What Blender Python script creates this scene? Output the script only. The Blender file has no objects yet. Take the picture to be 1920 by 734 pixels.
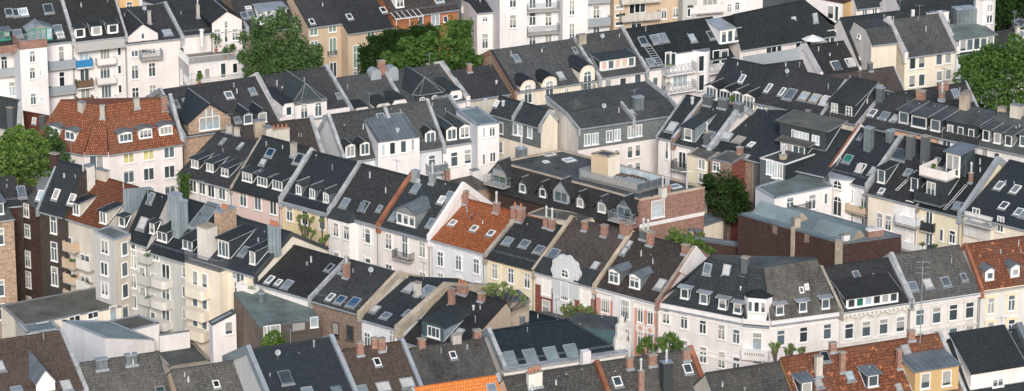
import bpy, math, random
from mathutils import Vector, Matrix
from math import radians as R, sin, cos, tan, pi, sqrt, atan2, floor
random.seed(11)
scene = bpy.context.scene
col = scene.collection
V = Vector

# ------------------------------------------------------------------ survey of the place: camera and pixel -> metres
HC, PITCH, FL = 155.0, R(18.8), 7000.0
CAM = V((0, 0, HC))
def ray(p):
    x = (p[0] - 960) / FL; y = (367 - p[1]) / FL
    return V((x, cos(PITCH) + y * sin(PITCH), -sin(PITCH) + y * cos(PITCH)))
def at(p, z):
    d = ray(p)
    return CAM + d * ((z - HC) / d.z)
TO = [0, 0, 2.936]
def tile(x, y, s=2.936): TO[0], TO[1], TO[2] = x, y, s
def q(p):
    return (TO[0] + p[0] / TO[2], TO[1] + p[1] / TO[2])

# ------------------------------------------------------------------ materials
MATS = {}
def nt(name):
    m = bpy.data.materials.new(name); m.use_nodes = True
    t = m.node_tree; b = t.nodes['Principled BSDF']
    MATS[name] = m
    return m, t, b
def nn(t, kind, **kw):
    n = t.nodes.new(kind)
    for k, v in kw.items(): setattr(n, k, v)
    return n
def setv(n, **kw):
    for k, v in kw.items(): n.inputs[k.replace('_', ' ')].default_value = v
def c4(c, k=1.0): return (c[0] * k, c[1] * k, c[2] * k, 1)
def mixc(t, fac, a, b, mode='MIX'):
    m = nn(t, 'ShaderNodeMix', data_type='RGBA', blend_type=mode)
    for s, v in ((m.inputs[0], fac), (m.inputs[6], a), (m.inputs[7], b)):
        if hasattr(v, 'is_linked'): t.links.new(v, s)
        else: s.default_value = v
    return m.outputs[2]
def ramp(t, fac, p0, p1, c0=(0, 0, 0, 1), c1=(1, 1, 1, 1)):
    r = nn(t, 'ShaderNodeValToRGB')
    r.color_ramp.elements[0].position = p0; r.color_ramp.elements[1].position = p1
    r.color_ramp.elements[0].color = c0; r.color_ramp.elements[1].color = c1
    t.links.new(fac, r.inputs[0]); return r.outputs[0]
def uvmap(t, sc):
    tc = nn(t, 'ShaderNodeTexCoord'); mp = nn(t, 'ShaderNodeMapping')
    mp.inputs['Scale'].default_value = sc
    t.links.new(tc.outputs['UV'], mp.inputs[0]); return mp.outputs[0]
def noise(t, vec, scale, detail=4, rough=.55):
    n = nn(t, 'ShaderNodeTexNoise'); setv(n, Scale=scale, Detail=detail, Roughness=rough)
    t.links.new(vec, n.inputs['Vector']); return n.outputs['Fac']
def vary(t, colr, amt=.12):
    """brightness varies a little from one house to the next"""
    oi = nn(t, 'ShaderNodeObjectInfo')
    mr = nn(t, 'ShaderNodeMapRange'); setv(mr, To_Min=1 - amt, To_Max=1 + amt)
    t.links.new(oi.outputs['Random'], mr.inputs[0])
    h = nn(t, 'ShaderNodeHueSaturation'); t.links.new(colr, h.inputs['Color']); t.links.new(mr.outputs[0], h.inputs['Value'])
    return h.outputs[0]
def plaster(name, c, dirt=.36, dcol=(.55, .52, .47), amt=.05):
    m, t, b = nt(name)
    a = noise(t, uvmap(t, (1.3, .16, 1)), 1.0, 6, .65)
    g = noise(t, uvmap(t, (.35, .35, 1)), 1.0, 5)
    f1 = ramp(t, a, .42, .78); f2 = ramp(t, g, .45, .8)
    dk = (c[0] * dcol[0], c[1] * dcol[1], c[2] * dcol[2], 1)
    k1 = nn(t, 'ShaderNodeMath', operation='MULTIPLY'); t.links.new(f1, k1.inputs[0]); k1.inputs[1].default_value = dirt
    k2 = nn(t, 'ShaderNodeMath', operation='MULTIPLY'); t.links.new(f2, k2.inputs[0]); k2.inputs[1].default_value = dirt * .7
    o = mixc(t, k1.outputs[0], c4(c), dk)
    o = mixc(t, k2.outputs[0], o, dk)
    t.links.new(vary(t, o, amt), b.inputs['Base Color'])
    setv(b, Roughness=.92)
    return m
def tiles(name, c, moss=(.07, .075, .06), mossy=.35, contrast=.32, joint=.55, bw=.24, rh=.34, amt=.28, rough=.8, spot=None, spots=0, mort=.05):
    m, t, b = nt(name)
    br = nn(t, 'ShaderNodeTexBrick', offset=.5)
    t.links.new(uvmap(t, (1, 1, 1)), br.inputs['Vector'])
    setv(br, Scale=1.0, Mortar_Size=mort, Mortar_Smooth=.3, Bias=0.0, Brick_Width=bw, Row_Height=rh)
    br.inputs['Color1'].default_value = c4(c, 1 - contrast); br.inputs['Color2'].default_value = c4(c, 1 + contrast)
    br.inputs['Mortar'].default_value = c4(c, joint)
    o = br.outputs['Color']
    big = ramp(t, noise(t, uvmap(t, (.3, .17, 1)), 1.0, 7, .65), .42, .75)
    k = nn(t, 'ShaderNodeMath', operation='MULTIPLY'); t.links.new(big, k.inputs[0]); k.inputs[1].default_value = mossy
    o = mixc(t, k.outputs[0], o, c4(moss))
    if spot:
        sp = ramp(t, noise(t, uvmap(t, (1.6, 1.5, 1)), 1.0, 3, .7), 1 - spots, 1 - spots + .06)
        o = mixc(t, sp, o, c4(spot))
    fine = noise(t, uvmap(t, (2.6, 2.0, 1)), 1.0, 5, .75)
    fm = nn(t, 'ShaderNodeMapRange'); setv(fm, From_Min=.3, From_Max=.7, To_Min=.74, To_Max=1.27); t.links.new(fine, fm.inputs[0])
    o = mixc(t, 1.0, o, fm.outputs[0], 'MULTIPLY')
    t.links.new(vary(t, o, amt), b.inputs['Base Color'])
    bp = nn(t, 'ShaderNodeBump'); setv(bp, Strength=.5, Distance=.05)
    t.links.new(br.outputs['Fac'], bp.inputs['Height']); bp.invert = True
    t.links.new(bp.outputs[0], b.inputs['Normal'])
    setv(b, Roughness=rough); b.inputs['Specular IOR Level'].default_value = .3
    return m
def bricks(name, c, mortar=(.35, .32, .29), contrast=.35, dark=.4):
    m, t, b = nt(name)
    br = nn(t, 'ShaderNodeTexBrick', offset=.5); t.links.new(uvmap(t, (1, 1, 1)), br.inputs['Vector'])
    setv(br, Scale=1.0, Mortar_Size=.012, Brick_Width=.26, Row_Height=.085)
    br.inputs['Color1'].default_value = c4(c, 1 - contrast); br.inputs['Color2'].default_value = c4(c, 1 + contrast)
    br.inputs['Mortar'].default_value = c4(mortar)
    big = ramp(t, noise(t, uvmap(t, (.5, .3, 1)), 1.0, 6, .65), .4, .75)
    k = nn(t, 'ShaderNodeMath', operation='MULTIPLY'); t.links.new(big, k.inputs[0]); k.inputs[1].default_value = dark
    o = mixc(t, k.outputs[0], br.outputs['Color'], c4(c, .35))
    mid = noise(t, uvmap(t, (2.2, 3.2, 1)), 1.0, 4, .7)
    fm = nn(t, 'ShaderNodeMapRange'); setv(fm, From_Min=.3, From_Max=.7, To_Min=.65, To_Max=1.35); t.links.new(mid, fm.inputs[0])
    o = mixc(t, 1.0, o, fm.outputs[0], 'MULTIPLY')
    t.links.new(o, b.inputs['Base Color']); setv(b, Roughness=.9)
    return m
def flat(name, c, patch=.45, rough=.85, sc=.35, metal=0.0, seam=0.0):
    m, t, b = nt(name)
    a = ramp(t, noise(t, uvmap(t, (sc, sc, 1)), 1.0, 7, .68), .35, .7)
    f = noise(t, uvmap(t, (5, 5, 1)), 1.0, 3, .6)
    o = mixc(t, a, c4(c, 1 - patch), c4(c, 1 + patch * .5))
    fm = nn(t, 'ShaderNodeMapRange'); setv(fm, From_Min=.3, From_Max=.7, To_Min=.85, To_Max=1.15); t.links.new(f, fm.inputs[0])
    o = mixc(t, 1.0, o, fm.outputs[0], 'MULTIPLY')
    if seam:
        w = nn(t, 'ShaderNodeTexBrick', offset=0.0); t.links.new(uvmap(t, (1, 1, 1)), w.inputs['Vector'])
        setv(w, Scale=1.0, Mortar_Size=.035, Brick_Width=seam, Row_Height=40.0)
        w.inputs['Color1'].default_value = (.92, .92, .92, 1); w.inputs['Color2'].default_value = (1.05, 1.05, 1.05, 1); w.inputs['Mortar'].default_value = (.55, .55, .55, 1)
        o = mixc(t, 1.0, o, w.outputs['Color'], 'MULTIPLY')
    t.links.new(vary(t, o, .08), b.inputs['Base Color']); setv(b, Roughness=rough, Metallic=metal)
    return m
def plain(name, c, rough=.6, metal=0.0, spec=.5, amt=.0):
    m, t, b = nt(name)
    n = noise(t, nn(t, 'ShaderNodeTexCoord').outputs['Object'], 1.7, 4)
    o = mixc(t, n, c4(c, .9), c4(c, 1.1))
    if amt: o = vary(t, o, amt)
    t.links.new(o, b.inputs['Base Color']); setv(b, Roughness=rough, Metallic=metal)
    b.inputs['Specular IOR Level'].default_value = spec
    return m
def glass(name, c, cur_or_sky=(.5, .5, .48), share=.45, rough=.12, spec=.6):
    """dark panes; some show a curtain or blind, roof panes a painted sky reflection"""
    m, t, b = nt(name)
    oi = nn(t, 'ShaderNodeObjectInfo')
    wn = nn(t, 'ShaderNodeTexWhiteNoise', noise_dimensions='1D'); t.links.new(oi.outputs['Random'], wn.inputs['W'])
    pick = nn(t, 'ShaderNodeMath', operation='LESS_THAN'); t.links.new(oi.outputs['Random'], pick.inputs[0]); pick.inputs[1].default_value = share
    tc = nn(t, 'ShaderNodeTexCoord'); sx = nn(t, 'ShaderNodeSeparateXYZ'); t.links.new(tc.outputs['Object'], sx.inputs[0])
    lo = nn(t, 'ShaderNodeMapRange'); setv(lo, To_Min=-.9, To_Max=.9); t.links.new(wn.outputs['Value'], lo.inputs[0])
    gt = nn(t, 'ShaderNodeMath', operation='GREATER_THAN'); t.links.new(sx.outputs['Z'], gt.inputs[0]); t.links.new(lo.outputs[0], gt.inputs[1])
    ml = nn(t, 'ShaderNodeMath', operation='MULTIPLY'); t.links.new(pick.outputs[0], ml.inputs[0]); t.links.new(gt.outputs[0], ml.inputs[1])
    fold = noise(t, tc.outputs['Object'], 3.0, 3)
    cc = mixc(t, fold, c4(cur_or_sky, .45), c4(cur_or_sky, .95))
    dk = mixc(t, noise(t, tc.outputs['Object'], 1.2, 3), c4(c, .5), c4(c, 1.5))
    sc = nn(t, 'ShaderNodeMapRange'); setv(sc, To_Min=.5, To_Max=1.9); t.links.new(wn.outputs['Value'], sc.inputs[0])
    dk = mixc(t, 1.0, dk, sc.outputs[0], 'MULTIPLY')
    o = mixc(t, ml.outputs[0], dk, cc)
    t.links.new(o, b.inputs['Base Color']); setv(b, Roughness=rough)
    b.inputs['Specular IOR Level'].default_value = spec
    return m
def leafy(name, c, c2):
    m, t, b = nt(name)
    g = nn(t, 'ShaderNodeNewGeometry')
    o = mixc(t, g.outputs['Random Per Island'], c4(c), c4(c2))
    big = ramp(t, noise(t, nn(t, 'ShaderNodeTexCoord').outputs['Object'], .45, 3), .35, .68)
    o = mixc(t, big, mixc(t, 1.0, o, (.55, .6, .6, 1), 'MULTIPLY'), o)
    t.links.new(o, b.inputs['Base Color']); setv(b, Roughness=.75)
    b.inputs['Specular IOR Level'].default_value = .05
    tr = nn(t, 'ShaderNodeBsdfTranslucent'); t.links.new(o, tr.inputs['Color'])
    mx = nn(t, 'ShaderNodeMixShader'); mx.inputs[0].default_value = .35
    t.links.new(b.outputs[0], mx.inputs[1]); t.links.new(tr.outputs[0], mx.inputs[2])
    t.links.new(mx.outputs[0], t.nodes['Material Output'].inputs['Surface'])
    return m

plaster('white', (.83, .80, .79)); plaster('white_cool', (.74, .755, .79)); plaster('pinkwhite', (.83, .775, .755))  # white_cool also paints shade onto the left sides of white blocks
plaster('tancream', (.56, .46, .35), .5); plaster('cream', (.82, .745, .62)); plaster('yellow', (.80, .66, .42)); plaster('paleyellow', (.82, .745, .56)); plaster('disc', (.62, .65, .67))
plaster('beige', (.60, .47, .34), .35); plaster('ochre', (.58, .40, .20)); plaster('pink', (.78, .60, .55))
plaster('greywall', (.55, .545, .53), .4); plaster('lightgrey', (.68, .68, .68)); plaster('stonewhite', (.72, .70, .66), .55)
plaster('sooty', (.62, .585, .52), .7); plaster('peach', (.68, .40, .29)); plaster('salmon', (.60, .33, .27)); plaster('concrete', (.46, .44, .41), .5)
plaster('darkgrey', (.10, .115, .125), .3); plaster('orangewall', (.74, .50, .24)); plaster('rust', (.42, .17, .08), .3)
tiles('dark', (.031, .040, .046), moss=(.052, .059, .061), mossy=.30)
tiles('brownblack', (.041, .044, .047), moss=(.067, .068, .065), mossy=.40)
tiles('grey', (.078, .083, .085), moss=(.122, .123, .117), mossy=.5); tiles('greylit', (.094, .093, .089), moss=(.15, .145, .13), mossy=.5, contrast=.4); tiles('brownlit', (.120, .088, .072), moss=(.15, .125, .105), mossy=.4)  # last two: lit copies, sunlight on these roofs put into the colour
tiles('lichen', (.075, .073, .067), moss=(.155, .153, .145), mossy=.8, contrast=.4)
tiles('brown', (.066, .055, .051), moss=(.092, .082, .073), mossy=.35)
tiles('redbrown', (.115, .058, .042), moss=(.14, .09, .07), mossy=.3)
tiles('deepred', (.16, .045, .025), moss=(.10, .05, .035), mossy=.4)
tiles('orange', (.305, .110, .056), moss=(.17, .085, .055), mossy=.7, contrast=.42, rh=.36, bw=.26, mort=.075, joint=.38)
tiles('orangeold', (.215, .078, .042), moss=(.115, .07, .05), mossy=.8, contrast=.45, spot=(.48, .19, .08), spots=.40, rh=.36, mort=.07, joint=.45)
tiles('orangebright', (.40, .125, .046), moss=(.22, .09, .05), mossy=.5, contrast=.4, rh=.36, bw=.26, mort=.075, joint=.38)
tiles('orangenew', (.60, .20, .05), moss=(.5, .16, .05), mossy=.3, contrast=.1, rh=.4, bw=.3)
tiles('slate', (.029, .036, .043), moss=(.043, .049, .052), mossy=.3, contrast=.25, joint=.7, rough=.55)
tiles('blackglaze', (.020, .029, .036), moss=(.022, .028, .032), mossy=.2, contrast=.2, joint=.55, rh=.36, bw=.3, rough=.38, mort=.045)
tiles('tealslate', (.040, .052, .056), moss=(.06, .068, .066), mossy=.4, contrast=.25, joint=.75)
tiles('slategrey', (.17, .195, .20), moss=(.23, .25, .24), mossy=.5, contrast=.2, joint=.75, rh=.25)
bricks('brick', (.30, .12, .075), dark=.35); bricks('brickbrown', (.21, .125, .085)); bricks('brickdark', (.066, .033, .027), (.06, .042, .036)); bricks('bricktan', (.42, .27, .17), dark=.2)
bricks('brickblack', (.055, .046, .042), (.07, .06, .055)); bricks('brickred', (.24, .065, .045), (.25, .12, .1), dark=.25)
flat('bitumen', (.125, .125, .112)); flat('bitumen_green', (.16, .20, .19)); flat('bitumen_blue', (.20, .265, .28), .3); flat('felt', (.082, .094, .094), .5)
flat('zinc', (.42, .46, .50), .25, .5, .5, .25); flat('zincseam', (.36, .43, .47), .2, .5, .5, .2, .55); flat('zincdark', (.20, .235, .255), .3, .5, .5, .2, .6)
flat('lead', (.27, .29, .30), .35, .6); flat('cap', (.43, .45, .465), .45, .7, .9); flat('capconc', (.40, .36, .30), .5); flat('stonecap', (.50, .42, .32), .4); flat('brickcap', (.33, .13, .07), .5)
flat('steel', (.09, .155, .175), .2, .5, .5, .3); flat('cheek', (.044, .056, .064), .3, .6)
flat('tarmac', (.055, .055, .058), .3); flat('paving', (.23, .22, .21), .3); flat('yard', (.14, .135, .12), .5); flat('lawn', (.06, .085, .03), .5)
plain('framewhite', (.84, .84, .82), .5, amt=.04); plain('framedark', (.10, .085, .075), .5); plain('stucco', (.82, .79, .75), .85); plain('stuccocream', (.80, .68, .48), .85)
plain('metal', (.5, .52, .54), .4, .8); plain('pipe', (.62, .63, .64), .45, .3); plain('darkmetal', (.06, .07, .075), .5, .4); plain('railwhite', (.78, .79, .80), .5); plain('railgrey', (.33, .37, .40), .5)
plain('clay', (.42, .17, .09), .85); plain('wood', (.16, .10, .06), .8); plain('greenframe', (.04, .30, .21), .5); plain('bluecloth', (.03, .22, .45), .8); plain('awning', (.45, .43, .40), .9)
plain('yellowblind', (.62, .50, .12), .6); plain('greenshade', (.18, .27, .22), .7); plain('peachpanel', (.62, .45, .38), .7); plain('tarpblue', (.08, .32, .42), .7); plain('flowerpot', (.35, .14, .08), .9)
glass('pane', (.062, .082, .094), share=.6); glass('paneroof', (.11, .135, .155), (.72, .72, .70), .55, .10, .9); glass('panepale', (.25, .30, .33), share=.6); glass('paneblue', (.035, .095, .19), share=0, rough=.15)  # paneroof: its whitish share is sky reflection put into the colour
glass('panedark', (.028, .038, .044), share=.15); glass('paneyellow', (.46, .42, .19), (.52, .48, .24), .9); glass('panegreen', (.03, .22, .16), share=0)
leafy('leaf_shade', (.028, .052, .020), (.060, .088, .036)); plain('ivybase', (.02, .045, .016), .9); leafy('leaf_dark', (.030, .070, .022), (.070, .125, .036)); leafy('leaf_fresh', (.24, .34, .11), (.40, .47, .19)); leafy('leaf_mid', (.090, .185, .045), (.185, .310, .085)); leafy('leaf_light', (.15, .27, .06), (.27, .39, .11)); leafy('leaf_birch', (.105, .195, .068), (.190, .295, .115))
plain('bark', (.10, .085, .07), .95)

# ------------------------------------------------------------------ mesh builder: world metres, UV in metres on every face
WL = {}
class MB:
    def __init__(s): s.v, s.f, s.m, s.ms = [], [], [], []
    def mi(s, m):
        if m not in s.ms: s.ms.append(m)
        return s.ms.index(m)
    def poly(s, pts, m):
        i = len(s.v); s.v += [V(p) for p in pts]; s.f.append(tuple(range(i, i + len(pts)))); s.m.append(s.mi(m))
    def prism(s, pts, d, m, mt=None, mb=None):
        """closed prism: polygon pts swept by vector d"""
        a = [V(p) for p in pts]; b = [p + V(d) for p in a]; n = len(a)
        s.poly(a, mb or m); s.poly(b[::-1], mt or m)
        for i in range(n):
            j = (i + 1) % n; s.poly([a[i], a[j], b[j], b[i]], m)
    def box(s, fr, s0, s1, t0, t1, z0, z1, m, mt=None):
        P = fr.pt
        s.prism([P(s0, t0, z0), P(s1, t0, z0), P(s1, t1, z0), P(s0, t1, z0)], (0, 0, z1 - z0), m, mt)
    def tube(s, a, b, r, m, n=6, r2=None):
        a, b = V(a), V(b); d = (b - a).normalized(); r2 = r if r2 is None else r2
        x = d.cross(V((0, 0, 1)) if abs(d.z) < .9 else V((1, 0, 0))).normalized(); y = d.cross(x)
        A = [a + (x * cos(2 * pi * i / n) + y * sin(2 * pi * i / n)) * r for i in range(n)]
        B = [b + (x * cos(2 * pi * i / n) + y * sin(2 * pi * i / n)) * r2 for i in range(n)]
        for i in range(n):
            j = (i + 1) % n; s.poly([A[i], A[j], B[j], B[i]], m)
        s.poly(A[::-1], m); s.poly(B, m)
    def mesh(s, name, off):
        me = bpy.data.meshes.new(name)
        me.from_pydata([p - off for p in s.v], [], s.f)
        for m in s.ms: me.materials.append(MATS[m])
        me.polygons.foreach_set('material_index', s.m)
        uv = me.uv_layers.new(name='UVMap'); data = [0.0] * (2 * len(me.loops)); k = 0
        for f in s.f:
            n = V((0, 0, 0)); pts = [s.v[i] for i in f]
            for i in range(len(pts)):
                a, b = pts[i], pts[(i + 1) % len(pts)]
                n += V(((a.y - b.y) * (a.z + b.z), (a.z - b.z) * (a.x + b.x), (a.x - b.x) * (a.y + b.y)))
            if n.length < 1e-9: n = V((0, 0, 1))
            n.normalize()
            u = V((0, 0, 1)).cross(n)
            u = u.normalized() if u.length > .05 else V((cos(R(23)), sin(R(23)), 0))
            w = n.cross(u)
            for p in pts:
                data[k] = p.dot(u); data[k + 1] = p.dot(w); k += 2
        uv.data.foreach_set('uv', data)
        me.update(); return me
    def build(s, name, parent=None, label=None, loc=None):
        if not s.f: return None
        off = WL[parent.name] if parent else (loc or V((0, 0, 0)))
        o = bpy.data.objects.new(name, s.mesh(name, off)); col.objects.link(o)
        if parent: o.parent = parent
        else: o.location = off
        WL[o.name] = off
        if label: o['label'] = label
        return o
def root(name, label, cat, loc, group=None):
    o = bpy.data.objects.new(name, None); col.objects.link(o)
    o.empty_display_size = .5
    o.location = loc; o['label'] = label; o['category'] = cat
    if group: o['group'] = group
    WL[o.name] = V(loc); return o
def tag(o, label, cat, group=None):
    o['label'] = label; o['category'] = cat
    if group: o['group'] = group
    return o

# ------------------------------------------------------------------ frames: a facade plane (u along it, w into the house) with a roof profile above
class Frame:
    def __init__(s, O, u, prof=None):
        s.O = V((O[0], O[1], 0)); s.u = V((u[0], u[1], 0)).normalized(); s.w = V((-s.u.y, s.u.x, 0)); s.prof = prof or []
        s.yaw = atan2(s.u.y, s.u.x)
    def pt(s, a, t, z): return s.O + s.u * a + s.w * t + V((0, 0, z))
    def pick(s, p, t=0.0):
        d = ray(p); k = (t - (CAM - s.O).dot(s.w)) / d.dot(s.w); P = CAM + d * k - s.O
        return P.dot(s.u), P.z
    def side(s, p, a):
        """pixel in the vertical plane across the house at position a: gives depth and height"""
        d = ray(p); k = (a - (CAM - s.O).dot(s.u)) / d.dot(s.u); P = CAM + d * k - s.O
        return P.dot(s.w), P.z
    def roofz(s, t):
        pr = s.prof
        if t <= pr[0][0]:
            (a, b), (c, d) = pr[0], pr[1]
            return b + (t - a) * (d - b) / (c - a)
        for (a, b), (c, d) in zip(pr, pr[1:]):
            if t <= c: return b + (t - a) * (d - b) / max(c - a, 1e-6)
        return pr[-1][1]
    def roofpick(s, p):
        d = ray(p); C = CAM - s.O; best = None
        for (a, b), (c, e) in zip(s.prof, s.prof[1:]):
            if c <= a: continue
            g = (e - b) / (c - a)
            den = d.z - d.dot(s.w) * g
            k = (b + (C.dot(s.w) - a) * g - C.z) / den
            P = C + d * k; t = P.dot(s.w)
            err = max(a - t, t - c, 0)
            if best is None or err < best[0]: best = (err, P.dot(s.u), t, P.z, g)
        return best[1:]
def yawdir(a): return V((cos(R(a)), sin(R(a)), 0))
A_, B_ = yawdir(23), yawdir(-40)

# ------------------------------------------------------------------ windows (mesh data shared between copies)
WCACHE = {}
def winmesh(style, w, h, frm, pan):
    key = (style, round(w, 1), round(h, 1), frm, pan)
    if key in WCACHE: return WCACHE[key]
    w, h = key[1], key[2]
    fr = Frame((0, 0), (1, 0)); f = MB(); g = MB(); e = .085 if w > .7 else .07
    o = -.10
    arch = style.startswith('arch'); st = style.replace('arch', '') or 'cross'
    def bar(x0, x1, z0, z1, d=o): f.box(fr, x0, x1, d, .02, z0, z1, frm)
    H = h / 2
    if arch:
        n = 10; ri = w / 2 - e
        zc = H - w / 2
        bar(-w / 2, -w / 2 + e, -H, zc); bar(w / 2 - e, w / 2, -H, zc); bar(-w / 2, w / 2, -H, -H + e)
        for i in range(n):
            a0, a1 = pi * i / n, pi * (i + 1) / n
            pts = [(r * cos(a), zc + r * sin(a)) for r, a in ((w / 2, a0), (w / 2, a1), (ri, a1), (ri, a0))]
            f.prism([V((x, o, z)) for x, z in pts], (0, .12, 0), frm)
        pp = [(-ri - .02, -H + e - .02), (ri + .02, -H + e - .02)] + [((ri + .02) * cos(pi * i / n), zc + (ri + .02) * sin(pi * i / n)) for i in range(n + 1)]
        g.poly([V((x, -.03, z)) for x, z in pp], pan)
        bar(-e / 2, e / 2, -H + e, H - e, -.06); bar(-ri, ri, zc - e / 2, zc + e / 2, -.062)
    else:
        bar(-w / 2, w / 2, H - e, H); bar(-w / 2, w / 2, -H, -H + e)
        bar(-w / 2, -w / 2 + e, -H + e, H - e); bar(w / 2 - e, w / 2, -H + e, H - e)
        g.poly([V((x, -.03, z)) for x, z in ((-w / 2 + e - .02, -H + e - .02), (w / 2 - e + .02, -H + e - .02), (w / 2 - e + .02, H - e + .02), (-w / 2 + e - .02, H - e + .02))], pan)
        k = .035
        if st in ('cross', 'tee'):
            zt = H - h * .32; bar(-w / 2 + e, w / 2 - e, zt - k - .01, zt + k + .01, -.07)
            bar(-k - .01, k + .01, -H + e, zt - k - .01, -.065)
            if st == 'cross' : bar(-k, k, zt + k + .01, H - e, -.065)
        elif st == 'transom':
            zt = H - h * .32; bar(-w / 2 + e, w / 2 - e, zt - k - .015, zt + k + .015, -.07)
        elif st == 'double': bar(-k - .015, k + .015, -H + e, H - e, -.065)
        elif st == 'triple':
            for x in (-w / 6, w / 6): bar(x - k, x + k, -H + e, H - e, -.065)
        elif st == 'six':
            bar(-k - .02, k + .02, -H + e, H - e, -.065)
            for z in (-h / 6, h / 6): bar(-w / 2 + e, w / 2 - e, z - k, z + k, -.06)
        elif st == 'eight':
            for x in (-w / 4, 0, w / 4): bar(x - k * .7, x + k * .7, -H + e, H - e, -.065)
            zt = H - h * .35; bar(-w / 2 + e, w / 2 - e, zt - k, zt + k, -.06)
        elif st == 'louvre':
            n = int(h / .22)
            for i in range(1, n):
                z = -H + h * i / n; bar(-w / 2 + e, w / 2 - e, z - .03, z + .03, -.06)
    f.box(fr, -w / 2 - .06, w / 2 + .06, -.20, .02, -H - .09, -H - .002, frm)
    WCACHE[key] = (f.mesh('window', V((0, 0, 0))), g.mesh('pane', V((0, 0, 0))))
    return WCACHE[key]
NAMED = {'single', 'x'}
def put_window(fr, parent, a, t, z, w, h, style='cross', frm='framewhite', pan='pane', name='window', sub=True):
    mf, mg = winmesh(style, w, h, frm, pan)
    o = bpy.data.objects.new(name, mf); col.objects.link(o); o.parent = parent
    o.location = fr.pt(a, t, z) - WL[parent.name]; o.rotation_euler = (0, 0, fr.yaw)
    p = bpy.data.objects.new('pane', mg); col.objects.link(p)
    if sub: p.parent = o
    else:
        p.parent = parent; p.location = o.location; p.rotation_euler = o.rotation_euler
    return o

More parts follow.
